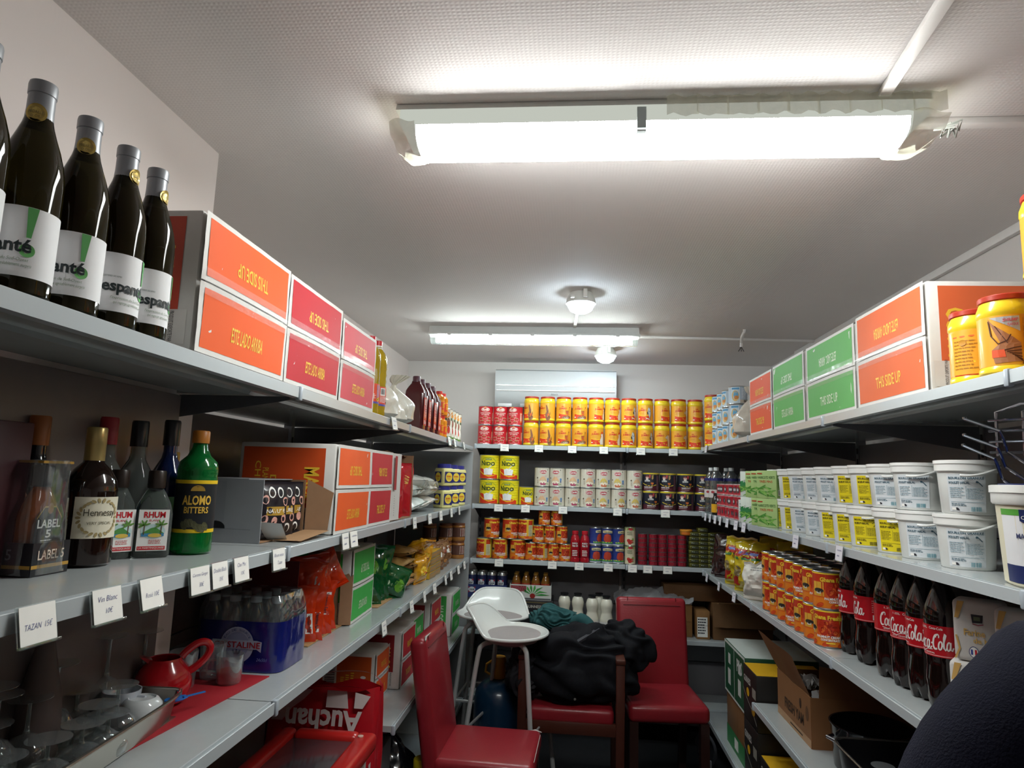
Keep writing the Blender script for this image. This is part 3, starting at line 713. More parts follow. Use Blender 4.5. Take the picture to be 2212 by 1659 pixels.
k.part('wrap', wmb)
k.part('top_band', MB().box((0, 0, .1805), (W * .84, D * .94, .004), gb))
k.put('pack_tray', 'black cardboard tray with clear wrap around the amber flasks', 'pack', (pkx - .086, pky, ZT), H90)
cog = M('#1a0d08', .05, coat=.6, var=.1)
lb = MB(); S = rev(.0452); cr = M('#d9d3bd', .55)
lb.rect(S, -.034, .05, .05, .122, cr)
for i in range(26):
    a = 2 * pi * i / 26; lb.ell(S, .008 + .034 * cos(a), .086 + .030 * sin(a), .0045, .0025, M('#a18f62', .5), 2, 8, a * 3)
lb.text(S, 'Hennessy', -.018, .085, .036, .101, M('#3a3324', .5), 2, 0); lb.text(S, 'VERY SPECIAL', -.012, .074, .03, .079, M('#5a523c', .5), 2)
hen = bottle([(.038, 0), (.0445, .005), (.045, .02), (.044, .13), (.041, .15), (.03, .17), (.0175, .183), (.0155, .195), (.0155, .24)], cog, [(.0172, .186), (.0168, .215), (.0172, .216), (.017, .2445), (.0155, .247), (0, .247)], M('#b8a269', .3, metal=.6), lb, 32)
hen.put('cognac_bottle', 'dark brandy bottle with gold capsule and cream label', 'bottle', (-.872, 1.147, ZT), radians(52))
clr = M('#c9d4cf', .03, trans=.9, ior=1.2, var=.05)
def labr(l, S):
    l.rect(S, -.027, .014, .027, .094, M('#ecebe7', .5)); l.text(S, 'RHUM', -.018, .078, .02, .09, RED, 2, .03); l.text(S, 'BLANC', -.008, .071, .012, .075, RED, 2)
    l.ell(S, 0, .052, .022, .014, M('#bfd9d8', .5), 2); l.poly(S, [(-.02, .048), (-.004, .058), (.004, .06), (.02, .048)], M('#4f8f46', .5), 3); l.rect(S, -.02, .042, .02, .048, M('#3f86b0', .5), 3)
    l.ell(S, .004, .044, .012, .004, M('#d8b850', .5), 4)
    for u in (-.016, .014):
        l.stroke(S, [(u, .045), (u + .001, .063)], .0016, M('#6b5432', .5), 4)
        for a in (.3, 1.2, 2.0, 2.9, 3.6): l.ell(S, u + .006 * cos(a), .064 + .005 * sin(a), .006, .0018, M('#5d8a3c', .5), 5, 8, a)
    l.lines(S, -.006, .027, .022, .036, 3, M('#c86060', .5), 2); l.rect(S, -.025, .016, .024, .023, RED, 2); l.text(S, 'LA MARTINIQUAISE', -.023, .0175, .022, .0215, WHITE, 3)
rk = flask_kit(clr, M('#2b211c', .35), labr)
for x, y, rz, l in ((-.838, 1.288, 38, 'clear rum flask in front, its palm label facing the camera'), (-.885, 1.243, 60, 'clear rum flask half hidden, between two others'), (-.90, 1.19, 62, 'clear rum flask next to the dark brandy bottle')):
    rk.put('rum_flask', l, 'bottle', (x, y, ZT), radians(rz), 'clear rum flasks')
grn = M('#0f7a35', .06, trans=.55, ior=1.3, var=.1, coat=.4)
lb = MB(); S = rev(.0409)
lb.lathe([(.0408, .045), (.0408, .152)], M('#191d22', .4), 32, None, caps=False)
for z in (.045, .146): lb.lathe([(.0410, z), (.0410, z + .0075)], M('#dcb81f', .4), 32, None, caps=False)
lb.text(S, 'ALOMO', -.027, .102, .031, .122, M('#d9ae45', .4), 2, .03); lb.text(S, 'BITTERS', -.022, .085, .026, .0985, M('#d9ae45', .4), 2, .02)
lb.poly(S, [(.014 * cos(a) + .002, .131 + .012 * sin(a)) for a in [pi * i / 12 for i in range(13)]], GOLD, 2)
for i in range(7): lb.ell(S, -.02 + i * .007, .06 + .006 * sin(i), .006, .01, M('#4a4a30', .5), 2, 8, .5)
alo = bottle([(.034, 0), (.04, .005), (.0405, .015), (.0405, .158), (.0395, .163), (.0405, .168), (.0405, .178), (.037, .192), (.0235, .205), (.016, .222), (.0138, .236)], grn, [(.0172, .232), (.0175, .236), (.0175, .256), (.0155, .259), (0, .259)], M('#b9742a', .4), lb, 32)
alo.put('bitters_bottle', 'green bitters bottle with black and yellow label', 'bottle', (-.802, 1.372, ZT), radians(33))
def tall(glass, capm, label, loc, h=.275, r=.037, lab=None, neck=.014):
    b = bottle([(r * .9, 0), (r, .005), (r, h * .52), (r * .85, h * .6), (neck * 1.2, h * .70), (neck, h * .75), (neck, h * .84)], glass, [(neck + .003, h * .80), (neck + .003, h * .985), (neck + .0015, h), (0, h)], capm, lab)
    return b.put('spirits_bottle', label, 'bottle', loc, radians(45))
tall(clr, M('#a02a35', .4), 'clear spirits bottle with red cap behind the rum flasks', (-.935, 1.262, ZT))
tall(clr, blk, 'clear spirits bottle with black cap behind the rum flasks', (-.925, 1.345, ZT))
lbm = MB().lathe([(.0375, .03), (.0375, .085)], M('#2f5f86', .5), 28, None, caps=False).lathe([(.0375, .085), (.0375, .115)], M('#9ccf9a', .5), 28, None, caps=False)
tall(M('#14255c', .05, coat=.5, trans=.3), blk, 'blue spirits bottle with black cap beside the green bitters', (-.895, 1.412, ZT), .283, lab=lbm)
tall(M('#141418', .1, coat=.4), M('#9a5a2c', .4), 'black spirits bottle with brown cap behind the wrapped pack', (-.945, 1.098, ZT), .262)
tall(M('#14161a', .1, coat=.4), M('#b8923d', .4, metal=.3), 'small dark bottle with gold cap behind the bitters bottle', (-.945, 1.50, ZT), .215, .03)
one('gift_box', MB().box((0, 0, .122), (.085, .085, .244), M('#360c15', .5), .003), 'tall dark red gift box against the wall behind the flasks', 'box', None, (-.935, .985, ZT), 0)
k = Kit(); k.part('body', MB().box((0, 0, .085), (.1, .07, .17), M('#3b0f1c', .3), .004)); l = MB(); l.text(flat((.0506, 0, 0), (0, 1, 0), (0, 0, 1)), "Jack's", -.03, .075, .033, .105, WHITE, 1, .01, .3); k.part('print', l)
k.put('gift_box', 'dark maroon carton with white lettering at the left frame edge', 'box', (-.80, .70, ZT), .1)

# opened grey display carton with dark sachets
k = Kit(); g = M('#8d8f93', .55, var=.06); kr = M('#8f6d50', .75, var=.1)
x0, x1, y0, y1, Hc = -.985, -.76, 1.60, 1.86, .155
b = MB().box(((x0 + x1) / 2, y0, Hc / 2), (x1 - x0, .003, Hc), g).box((x0, (y0 + y1) / 2, Hc / 2), (.003, y1 - y0, Hc), g).box(((x0 + x1) / 2, y1, Hc / 2), (x1 - x0, .003, Hc), kr).box(((x0 + x1) / 2, (y0 + y1) / 2, .002), (x1 - x0, y1 - y0, .003), kr)
b.box(((x0 + x1) / 2 - .02, (y0 + y1) / 2, Hc), (x1 - x0 - .04, y1 - y0, .003), g)
S = flat((x0, y0 - .002, 0), (1, 0, 0), (0, 0, 1)); b.poly(S, [(.11 + .024 * cos(a), .034 + .018 * sin(a)) for a in [pi * i / 10 for i in range(11)]], BLACK); b.rect(S, .02, .032, .2, .0332, M('#77797d', .6)); b.rect(S, .085, .05, .13, .15, M('#85878c', .6))
k.part('body', b)
f = MB().grid(lambda u, v: (x1 + .005 + .06 * u + .012 * v * u, y1 + .002 + .02 * u, .012 + (.145 + .004 * nz(v * 9, 2)) * (1 - .25 * u * v) * v), 8, 8, kr); k.part('brown_flap', f)
f = MB().grid(lambda u, v: (x1 - .015 + .05 * u, y0 + .01 + .03 * u + .06 * v * (1 - u * .3), .002 + .05 * (1 - v) * (1 - .1 * u)), 5, 5, M('#c9cbcb', .6)); k.part('torn_corner', f)
f = MB().grid(lambda u, v: (x1 + .005 + .075 * v + .006 * nz(u * 12, v * 4), y0 + .06 + .20 * u, .004 + .012 * u), 12, 5, M('#a07d5a', .75)); k.part('torn_flap', f)
k.put('display_box', 'opened grey cardboard display carton with torn brown flaps', 'box', (0, 0, ZT))
ski = M('#201c22', .3, coat=.3); pnk = M('#d8a295', .5)
for i in range(3):
    mb, S = pillow(.085, .145, .03, ski, 20 + i)
    mb.rect(S, -.042, .06, .042, .082, M('#a8842f', .4), 2); mb.text(S, 'NATURE', -.028, .066, .028, .076, PAPER, 3, .01)
    for u, v in ((-.03, .05), (-.004, .045), (.026, .052), (-.03, .1), (.03, .095)): mb.ell(S, u, v, .009, .012, pnk, 2, 10, u * 9)
    for u in (-.012, .014):
        mb.ell(S, u, .118, .01, .014, PAPER, 2, 14); mb.ell(S, u, .117, .007, .010, ski, 3, 14); mb.ell(S, u, .024, .01, .013, PAPER, 2, 14); mb.ell(S, u, .022, .007, .010, ski, 3, 14)
    one('sachet', mb, ('black sachet with pink shells at the open front of the grey carton', 'black sachet second in the grey carton', 'black sachet deepest in the grey carton')[i], 'sachet', 'dark sachets in the grey display carton', (x1 - .008 - .004 * i, y0 + .075 + i * .06, ZT + .005), radians(62))

c = carton(.325, .295, .262, ORANGE, YT, U_, A_, -1, '#d2501f', tape=False, seed=6); c.put('carton', 'orange carton on the second shelf, its end print facing the camera', 'box', (-.682, 2.05, ZT), H90, gr)
c = carton(.285, .29, .262, CRED, YT, A_, U_, -1, tape=False, seed=7); c.put('carton', 'red carton behind the orange one on the second shelf', 'box', (-.686, 2.362, ZT), H90, gr)
# torn open carton with red snack bags
k = Kit(); w0 = M('#d5cfca', .6); r0 = M('#a5202c', .5); W, D, H = .34, .27, .262
b = MB().box((0, D / 2, .002), (W, D, .003), kr).box((-W / 2, D / 2, H / 2), (.003, D, H), w0).box((W / 2, D / 2, H / 2), (.003, D, H), kr).box((0, D, H / 2), (W, .003, H), kr)
b.rect(flat((-W / 2 - .002, D, 0), (0, -1, 0), (0, 0, 1)), .0, .11, D - .03, H - .012, r0); b.box((-.10, D * .6, H), (W - .2, D * .7, .003), kr)
k.part('body', b)
f = MB().grid(lambda u, v: (-W / 2 + (.115 + .008 * nz(v * 20, 3)) * u, -.002 - .004 * u, .004 + v * (H - .006)), 5, 16, w0); S = flat((-W / 2, -.009, 0), (1, 0, 0), (0, 0, 1)); f.rect(S, .012, .12, .045, H - .012, r0); f.lines(S, .02, .02, .026, .10, 9, INK)
k.part('torn_front', f)
f = MB().grid(lambda u, v: (-W / 2 + .1 + .24 * u, .03 + .06 * v, H - .004 + .02 * v * sin(3 * u) + .008 * nz(u * 15, v * 4)), 12, 4, kr); k.part('torn_lid', f)
k.put('display_box', 'torn open white and red carton holding glossy red snack bags', 'box', (-.690, 2.685, ZT), H90)
redfoil = M('#bb1f2a', .16, coat=.7, var=.08)
for i in range(6):
    mb, S = pillow(.15, .215 + .01 * (i % 2), .05, redfoil, 30 + i, .007)
    mb.rect(S, -.02, .03, .0, .085, M('#b9b4b0', .4), 2); mb.rect(S, -.018, .10, -.004, .135, WHITE, 2); mb.text(S, 'CHIPS', .015, .13, .05, .19, M('#e8c26a', .4), 2, .03, .2, 80); mb.rect(S, -.05, .15, -.02, .158, M('#e07070', .4), 2)
    one('snack_bag', mb, 'glossy red snack bag, %s from the camera in the torn carton' % ('nearest', 'second', 'third', 'fourth', 'fifth', 'farthest')[i], 'bag', 'red snack bags in the torn carton', (-.762 - .006 * (i % 3), 2.665 + i * .052, ZT + .004), radians(24 + 7 * (i % 3)))
# white grain packets piled up
wpk = M('#dcd8cf', .22, var=.06, coat=.7); wgr = M('#d3dcd6', .2, var=.08, coat=.8)
def pile_pack(w, h, d, mat, seed, loc, rot, name, label, cat, grp, art=None):
    mb, S = pillow(w, h, d, mat, seed, .008)
    if art: art(mb, S)
    o = one(name, mb, label, cat, grp, loc); o.rotation_euler = rot; return o
def art_w(mb, S):
    mb.ell(S, 0, .1, .012, .006, M('#4a2a20', .5), 2, 10, .4); mb.ell(S, .012, .106, .006, .004, M('#4a2a20', .5), 2, 8)
def art_g(mb, S):
    mb.rect(S, -.05, .15, .05, .175, M('#7fb59b', .5), 2); mb.lines(S, -.05, .06, .03, .12, 5, M('#7fae98', .5), 2)
def art_b(mb, S):
    mb.lines(S, -.04, .05, .05, .15, 7, M('#6b7280', .5), 2); mb.text(S, 'RIZ', -.04, .17, .03, .2, M('#44506a', .5), 2, .03)
for i, (y, z, mt, ar, l) in enumerate(((3.13, .03, wgr, art_w, 'white grain packet lowest in the pile, beside the red snack bags'), (3.15, .085, wgr, art_w, 'green-white grain packet in the middle of the pile'), (3.17, .14, wpk, art_b, 'white grain packet on top of pile, beside the red snack bags'),
                                    (3.40, .03, wpk, None, 'cream grain packet lowest in the pile, beside the yellow jars'), (3.42, .085, wpk, art_g, 'cream grain packet in the middle, beside the yellow jars'), (3.45, .135, wpk, None, 'crumpled cream grain packet on top, before the yellow jars'))):
    pile_pack(.21, .27, .075, mt, 50 + i, (-.965 - .012 * (i % 2), y + .015 * (i % 3), ZT + z), (radians((87, 84, 90)[i % 3]), radians(9 * (i % 3 - 1)), radians(80 + 9 * (i % 3))), 'grain_packet', l, 'packet', 'white grain packets', ar)
# yellow jars with blue lids
jy = M('#e6dc94', .3, coat=.3)
def jar_lab(l):
    for a in range(2):
        S = flat((0, -.0472, 0), (1, 0, 0), (0, 0, 1)) if a == 0 else flat((-.0412, 0, 0), (0, -1, 0), (0, 0, 1))
        l.rect(S, -.03, .018, .03, .08, M('#2b2c6a', .45)); l.ell(S, 0, .05, .024, .026, M('#efd24a', .45), 2); l.text(S, 'BAMA', -.017, .048, .017, .06, M('#cf5a20', .45), 3, .03); l.lines(S, -.014, .034, .014, .045, 2, M('#c77a30', .45), 3)
l = MB(); jar_lab(l)
bk = Kit().part('body', MB().lathe([(.036, 0), (.041, .005), (.041, .085), (.038, .097), (.036, .1)], jy, 32, None, 1, 1.14, 5)).part('lid', MB().lathe([(.037, .1), (.0395, .102), (.0395, .122), (.037, .124), (0, .124)], M('#37388f', .35), 32)).part('label', l)
for i in range(3):
    for j in range(2):
        bk.put('spread_jar', '%s yellow jar with blue lid, %s' % (('lower', 'upper')[j], ('nearest the grain packets', 'middle of its row', 'nearest the corner panel')[i]), 'jar', (-.735, 3.80 + i * .235, ZT + j * .1245), radians(50), 'yellow jars with blue lids')
# ------------------------------------------------------------------ left shelving, third shelf
ZT = ZL[2] + .0015
mt = MB().prism([(-.765, 1.729), (-.80, 1.37), (-.835, .98), (-.97, .98), (-.97, 1.729)], .0, .0022, M('#a3202a', .6, var=.04), 'z')
one('shelf_mat', mt, 'flat red mat on the third shelf under the steel tray', 'mat', None, (0, 0, ZT))
steel = M('#a9a49a', .28, metal=.95, var=.08, scale=8)
k = Kit(); L_, Wt, Ht = .80, .168, .05
t = MB()
def trayf(inner):
    o = .0 if not inner else .0015
    def f(u, v):
        a = 2 * pi * u; q = (abs(cos(a)) ** 10 + abs(sin(a)) ** 10) ** (-.1)
        s_ = (.90 + .1 * v) if v > 0 else .90
        return ((Wt / 2 - o) * q * cos(a) * s_, (L_ / 2 - o) * q * sin(a) * (.97 + .03 * v), o + (Ht - o) * v)
    return f
t.grid(trayf(False), 48, 6, steel, closed_u=True); t.grid(trayf(True), 48, 6, steel, closed_u=True)
t.box((0, 0, .001), (Wt * .88, L_ * .96, .002), steel)
k.part('basin', t)
rim = MB().tube([((Wt / 2 + .004) * (abs(cos(a)) ** 10 + abs(sin(a)) ** 10) ** (-.1) * cos(a), (L_ / 2 + .004) * (abs(cos(a)) ** 10 + abs(sin(a)) ** 10) ** (-.1) * sin(a), Ht) for a in [2 * pi * i / 64 for i in range(64)]], .004, M('#cfc9bd', .2, metal=.95), 8, True)
k.part('rim', rim)
k.put('steel_tray', 'stainless steel tray full of upturned glasses on the red mat', 'tray', (-.868, 1.028, ZT + .0025), radians(4.5))
gl = GLASS('#f4f7f6', .02, edge=.26)
def wine_glass_kit(h=.15):
    k = Kit()
    k.part('bowl', MB().lathe([(.031, 0), (.034, .012), (.036, .03), (.033, .052), (.020, .07), (.006, .078), (.0045, .084)], gl, 24, caps=False).tube([(.031 * cos(a), .031 * sin(a), .0012) for a in [2 * pi * i / 24 for i in range(24)]], .0013, gl, 6, True))
    k.part('stem', MB().lathe([(.0045, .082), (.0035, .09), (.0035, h - .012), (.006, h - .006)], GLASS('#e9efed', .02, edge=.4), 12))
    k.part('foot', MB().lathe([(.006, h - .007), (.028, h - .003), (.034, h - .001), (.034, h), (0, h)], gl, 28))
    return k
wg = wine_glass_kit(); tz = ZT + .006
spots = [(240, 1372, -.95), (318, 1362, -.955), (128, 1432, -.93), (258, 1478, -.865), (78, 1502, -.92), (180, 1566, -.845), (118, 1592, -.85), (238, 1578, -.83),
         (62, 1612, -.86), (24, 1560, -.90), (10, 1628, -.87), (20, 1480, -.95), (150, 1632, -.83), (90, 1640, -.84), (70, 1440, -.955), (205, 1640, -.815), (170, 1490, -.955), (40, 1655, -.85), (130, 1530, -.91)]
names_g = ['beside the brown vase', 'farthest from the camera behind the red jug', 'in front of the brown vase', 'directly before the red jug', 'left of centre in tray, near the wall', 'in the middle of the front row', 'third in the front row', 'nearest the white bowl in front row', 'in the front row by the frame edge', 'cut by the left frame edge, second row', 'lowest at the left frame edge', 'near the wall at the frame edge', 'at the tray rim, near the bottom frame edge', 'second at the tray rim by the bottom edge', 'against the wall left of the brown vase', 'touching the tray rim lowest in the photo', 'against the wall behind the white blue cup', 'in the lower left corner of the photo', 'in the middle of the tray']
pl = []
for (px, py, X), l in zip(spots, names_g):
    p = at_x(px, py, X); h = min(max(p.z - tz, .07), .245)
    for _ in range(40):                                # keep the glasses from standing in each other
        q = [(a, b) for a, b in pl if hypot(a - p.x, b - p.y) < .070]
        if not q: break
        a, b = q[0]; d = hypot(a - p.x, b - p.y) or 1e-3; p.x += (p.x - a) / d * .004; p.y += (p.y - b) / d * .012; p.x = min(-.835, max(-.925, p.x))
    pl.append((p.x, p.y))
    wg.put('wine_glass', 'upturned stemmed glass %s' % l, 'glass', (p.x, max(.68, p.y), tz), 0, 'upturned glasses in the steel tray', (1, 1, h / .15))
redp = M('#b5121c', .18, coat=.5)
k = Kit(); j = MB().lathe([(.035, 0), (.05, .008), (.060, .034), (.060, .05), (.050, .076), (.036, .092), (.034, .098), (.032, .096), (.034, .09), (.046, .074), (.054, .05)], redp, 32); k.part('body', j)
hp = spline([(.052, 0, .062), (.066, 0, .070), (.086, 0, .088), (.094, 0, .108), (.085, 0, .122), (.066, 0, .122), (.045, 0, .108), (.034, 0, .096)], 5)
k.part('handle', MB().tube(hp, .0085, redp, 10))
k.part('spout', MB().prism([(-.030, .088), (-.05, .105), (-.046, .106), (-.026, .098)], -.012, .012, redp, 'y'))
k.put('jug', 'round red plastic jug with a looped handle at the end of the tray', 'jug', (-.905, 1.488, ZT + .0025), radians(40))
k = Kit().part('body', MB().lathe([(.030, 0), (.040, .006), (.042, .02), (.038, .042), (.030, .052), (.0255, .054), (.0245, .050), (0, .050)], M('#dfe3e4', .12, coat=.6), 32))
k.put('bowl', 'white china bowl turned upside down at the tray rim', 'bowl', (-.862, 1.352, tz), 0)
k = Kit().part('body', MB().lathe([(.026, 0), (.034, .03), (.036, .062), (.034, .062), (.032, .03), (.024, .004), (0, .004)], M('#c8cdd6', .15, coat=.5), 28)).part('handle', MB().tube([(.034, 0, .05), (.05, 0, .05), (.056, 0, .035), (.048, 0, .018), (.03, 0, .014)], .004, M('#c8cdd6', .15, coat=.5), 8))
k.put('cup', 'white and blue china cup behind the glasses', 'cup', (-.915, 1.365, tz), 0)
one('spoon', MB().lathe([(0, 0), (.012, .002), (.017, .006), (.0165, .008), (.01, .005), (0, .004)], M('#1f6fc0', .3, coat=.4), 20, None, 1.5, .9).box((.04, 0, .006), (.05, .006, .003), M('#1f6fc0', .3, coat=.4), .001), 'bright blue plastic spoon beside the white bowl', 'spoon', None, (-.832, 1.425, ZT + .03), radians(60))
k = Kit().part('body', MB().lathe([(.050, 0), (.062, .01), (.066, .05), (.058, .11), (.036, .17), (.022, .21), (.018, .235)], M('#6d5f5c', .5), 32)); k.put('vase', 'tall brownish tapering vase against the wall behind the glasses', 'vase', (-.935, 1.165, ZT + .0025), 0, None, (.58, .58, 1.0))
k = Kit(); k.part('body', MB().lathe([(.026, 0), (.029, .004), (.033, .068), (.0315, .068), (.0275, .006), (0, .006)], gl, 28)); k.part('handle', MB().tube([(-.032, 0, .056), (-.047, 0, .056), (-.054, 0, .042), (-.050, 0, .026), (-.030, 0, .014)], .0032, gl, 8)); k.part('tea', MB().lathe([(0, .0065), (.0268, .007), (.0288, .03), (0, .03)], M('#8a3a16', .05, trans=.7, ior=1.3), 24))
k.put('glass_mug', 'clear glass mug with some tea on the red mat', 'mug', (-.836, 1.655, ZT + .0025), radians(20))
for i, (x, y) in enumerate(((-.925, 1.60), (-.90, 1.69))):
    Kit().part('body', MB().lathe([(.026, 0), (.028, .004), (.032, .085), (.0305, .085), (.0265, .007), (0, .007)], gl, 28)).put('tumbler', ('empty tumbler glass behind the red jug handle', 'empty tumbler glass before the blue water pack')[i], 'glass', (x, y, ZT + .0025), 0)
# shrink-wrapped water pack
pet = GLASS('#dfe8ea', .05); wb = Kit().part('body', MB().lathe([(.024, 0), (.029, .004), (.029, .03), (.0275, .035), (.029, .04), (.0275, .06), (.029, .08), (.029, .115), (.022, .145), (.0125, .165), (.0125, .172)], pet, 20)).part('cap', MB().lathe([(.0145, .17), (.0145, .186), (0, .187)], M('#b9c3c6', .4), 16))
wx, wy, Wp, Dp = -.874, 1.755, .24, .185
for i in range(4):
    for jn in range(3):
        wb.put('water_bottle', 'small clear water bottle inside the blue pack, %s of four, %s row' % (ORD[i], ('front', 'middle', 'rear')[jn]), 'bottle', (wx - .088 + i * .0588 + (.0), wy + .034 + jn * .0588, ZT + .002), 0, 'water bottles in the blue pack')
k = Kit()
def wrapf(z0, z1, e=.003):
    def f(u, v):
        a = 2 * pi * u; q = (abs(cos(a)) ** 7 + abs(sin(a)) ** 7) ** (-1 / 7); z = z0 + (z1 - z0) * v
        s_ = 1 - .12 * max(0, (z - .13) / .06) ** 2
        return ((Wp / 2 + e) * q * cos(a) * s_ + .002 * nz(u * 40, z * 40), (Dp / 2 + e) * q * sin(a) * s_ + .002 * nz(u * 35, z * 50, 4), z)
    return f
bl = M('#131b66', .15, coat=.7, var=.15, scale=12, bump=.2, bscale=60)
k.part('blue_film', MB().grid(wrapf(.001, .128), 64, 10, bl, closed_u=True))
k.part('clear_film', MB().grid(wrapf(.128, .192, .003), 64, 6, GLASS('#eef2f4', .08), closed_u=True).grid(lambda u, v: ((u - .5) * Wp * .86, (v - .5) * Dp * .86, .19 + .003 * nz(u * 20, v * 20)), 20, 14, GLASS('#eef2f4', .08)))
pr = MB(); S = flat((0, -Dp / 2 - .0055, 0), (1, 0, 0), (0, 0, 1)); gy = M('#aab0c8', .4); rr = M('#a01c2c', .4)
pr.ell(S, .005, .068, .046, .046, gy, 1, 32); pr.ell(S, .005, .068, .033, .033, M('#8d95b6', .4), 2, 32)
pr.poly(S, [(-.062, .056), (-.05, .059), (.06, .059), (.072, .052), (.073, .078), (.06, .081), (-.05, .081), (-.063, .081)], gy, 3); pr.text(S, 'CRISTALINE', -.058, .0615, .069, .077, rr, 4, .015)
for i, ch in enumerate('EAU DE SOURCE'):
    if ch != ' ': a = radians(150 - i * 10); pr.text(S, ch, .005 + .039 * cos(a) - .003, .068 + .039 * sin(a) - .003, .005 + .039 * cos(a) + .003, .068 + .039 * sin(a) + .003, M('#3a4780', .4), 3, 0, 0, math.degrees(a) - 90)
for a in (-.6, 0, .6): pr.ell(S, .005 + .012 * sin(a), .047 + .004 * abs(cos(a)), .007, .003, M('#2a2f55', .4), 3, 12, 1.57 - a)
pr.text(S, '24x50cl', .062, .03, .09, .038, M('#6f83c0', .4), 3, 0, .2); k.part('label', pr)
k.put('water_pack', 'blue shrink film with clear top wrapped around the small water bottles', 'pack', (wx, wy + Dp / 2, ZT), radians(0))

# torn carton with orange snack bags
k = Kit(); dr = M('#6a1c1c', .5); W, D, H = .30, .2, .25
k.part('body', MB().box((0, D / 2 + .02, .002), (W, D + .07, .003), M('#b08a5e', .7)).box((-W / 2, D / 2 + .03, H / 2), (.003, D, H), dr).box((0, D + .02, H / 2), (W, .003, H), kr).box((W / 2, D / 2 + .02, H / 2), (.003, D + .03, H), kr))
k.part('torn_flap', MB().grid(lambda u, v: (W / 2 - .012 + .012 * u + .003 * nz(v * 20, 1), -.005 - .04 * u, .004 + v * (.17 + .02 * nz(u * 4, 8))), 5, 12, kr))
k.put('display_box', 'torn snack carton base holding the orange bags on third shelf', 'box', (-.80, 2.18, ZT), H90)
of = M('#c8330c', .15, coat=.7, var=.12, scale=14)
ob = [(2.06, .0, -.845, 22, 0), (2.10, .0, -.838, 16, 3), (2.142, .0, -.842, 26, -4), (2.185, .002, -.838, 18, 3), (2.228, .0, -.842, 24, -3), (2.11, .118, -.85, 20, 6), (2.175, .12, -.84, 26, -8), (2.235, .125, -.80, 34, -26)]
for i, (y, z, x, rz, ty) in enumerate(ob):
    mb, S = pillow(.135, .165 if z < .05 else .13, .040, of, 70 + i, .009, waist=.12)
    gy2 = M('#9b8f88', .5)
    if i in (0, 1): mb.rect(S, .012, .025, .058, .085, PAPER, 2); mb.text(S, 'Nutrition Facts', .044, .028, .055, .083, INK, 3, .01, 0, -90); mb.lines(S, .014, .03, .04, .08, 6, INK, 3)
    elif i == 3: mb.rect(S, .03, .06, .056, .13, PAPER, 2); mb.text(S, 'Nutrition Facts', .036, .063, .05, .127, INK, 3, 0, 0, -90)
    elif i == 7:
        for q in range(4): mb.ell(S, -.01 + .002 * q, .03 + q * .024, .018, .007, gy2, 2, 10, .5)
    else: mb.rect(S, .036, .05, .054, .10, gy2, 2)
    o = one('snack_bag', mb, 'crinkled orange snack bag, %s' % ('nearest the water pack, white facts panel showing', 'second in the lower row from the water pack', 'in the middle of the lower row', 'fourth in lower row with a narrow white panel', 'last in the lower row before the green carton', 'on top near the water pack', 'on top in the middle', 'leaning out over the green carton')[i], 'bag', 'orange snack bags', (x, y, ZT + .004 + z)); o.rotation_euler = (radians(-4), radians(ty), radians(rz))
c = carton(.30, .27, .255, CGREEN, PT, U_, A_, -1, tape=False, seed=9); c.put('carton', 'green carton between the orange and the green snack bags', 'box', (-.768, 2.485, ZT), radians(92), gr)
k = Kit(); k.part('body', MB().box((0, .12, .002), (.26, .26, .003), M('#b08a5e', .7)).box((.13, .13, .10), (.003, .2, .2), kr).box((0, .245, .12), (.26, .003, .24), kr))
k.put('display_box', 'kraft carton base holding dark green snack bags', 'box', (-.765, 2.79, ZT), H90)
gf = M('#0c4f25', .15, coat=.7, var=.12, scale=14)
for i in range(4):
    mb, S = pillow(.14, .225 if i < 3 else .14, .045, gf, 90 + i, .010, waist=.1); mb.ell(S, .02, .06 if i == 3 else .15, .025, .03, M('#5f9a2c', .4), 2, 12, .5); mb.rect(S, -.04, .05, -.02, .1, M('#bcd0b0', .4), 2)
    o = one('snack_bag', mb, 'dark green snack bag, %s' % ('nearest the green carton', 'second from the green carton', 'third from the green carton', 'small one leaning out in front')[i], 'bag', 'dark green snack bags', (-.825 + (.055 if i == 3 else 0), 2.70 + i * .055, ZT + .004)); o.rotation_euler = (0, radians((3, -4, 5, 20)[i]), radians(22 + 7 * i))
bm1, bm2 = M('#8a6434', .35, coat=.5, var=.12), M('#a8834c', .3, coat=.6, var=.12)
for i in range(5):
    mb, S = pillow(.16, .20, .05, (bm1, bm2)[i % 2], 110 + i, .012)
    if i in (2, 3): mb.rect(S, -.06, .07, .06, .13, PAPER, 2); mb.rect(S, -.06, .12, -.02, .135, M('#7a2a20', .5), 3); mb.lines(S, -.05, .075, .05, .115, 4, INK, 3)
    o = one('pouch', mb, 'brown foil pouch, %s in the pile' % ('lowest', 'second from the bottom', 'third from the bottom', 'fourth from the bottom', 'topmost')[i], 'pouch', 'brown pouches piled on the third shelf', (-.93 - .01 * (i % 2), 3.12 + .03 * (i % 3), ZT + .026 + .034 * i)); o.rotation_euler = (radians(88 + 3 * (i % 2)), radians(6 * (i % 3 - 1)), radians(88 + 8 * (i % 3 - 1)))
yf = M('#d99a1c', .2, coat=.6, var=.2, scale=30)
for i in range(3):
    mb, S = pillow(.11, .13, .045, yf, 120 + i, .012); mb.ell(S, 0, .06, .03, .025, M('#e8c23a', .4), 2); mb.ell(S, .01, .05, .018, .012, M('#c24d18', .4), 3)
    o = one('noodle_packet', mb, ('yellow noodle packet standing at the shelf edge', 'yellow noodle packet leaning on the yellow blocks', 'yellow noodle packet on top of the pile')[i], 'packet', 'loose yellow noodle packets', ((-.735, -.75, -.80)[i], (3.30, 3.36, 3.30)[i], ZT + (.002, .06, .165)[i])); o.rotation_euler = (radians((5, 5, 70)[i]), radians((-8, 10, 5)[i]), radians((70, 55, 80)[i]))
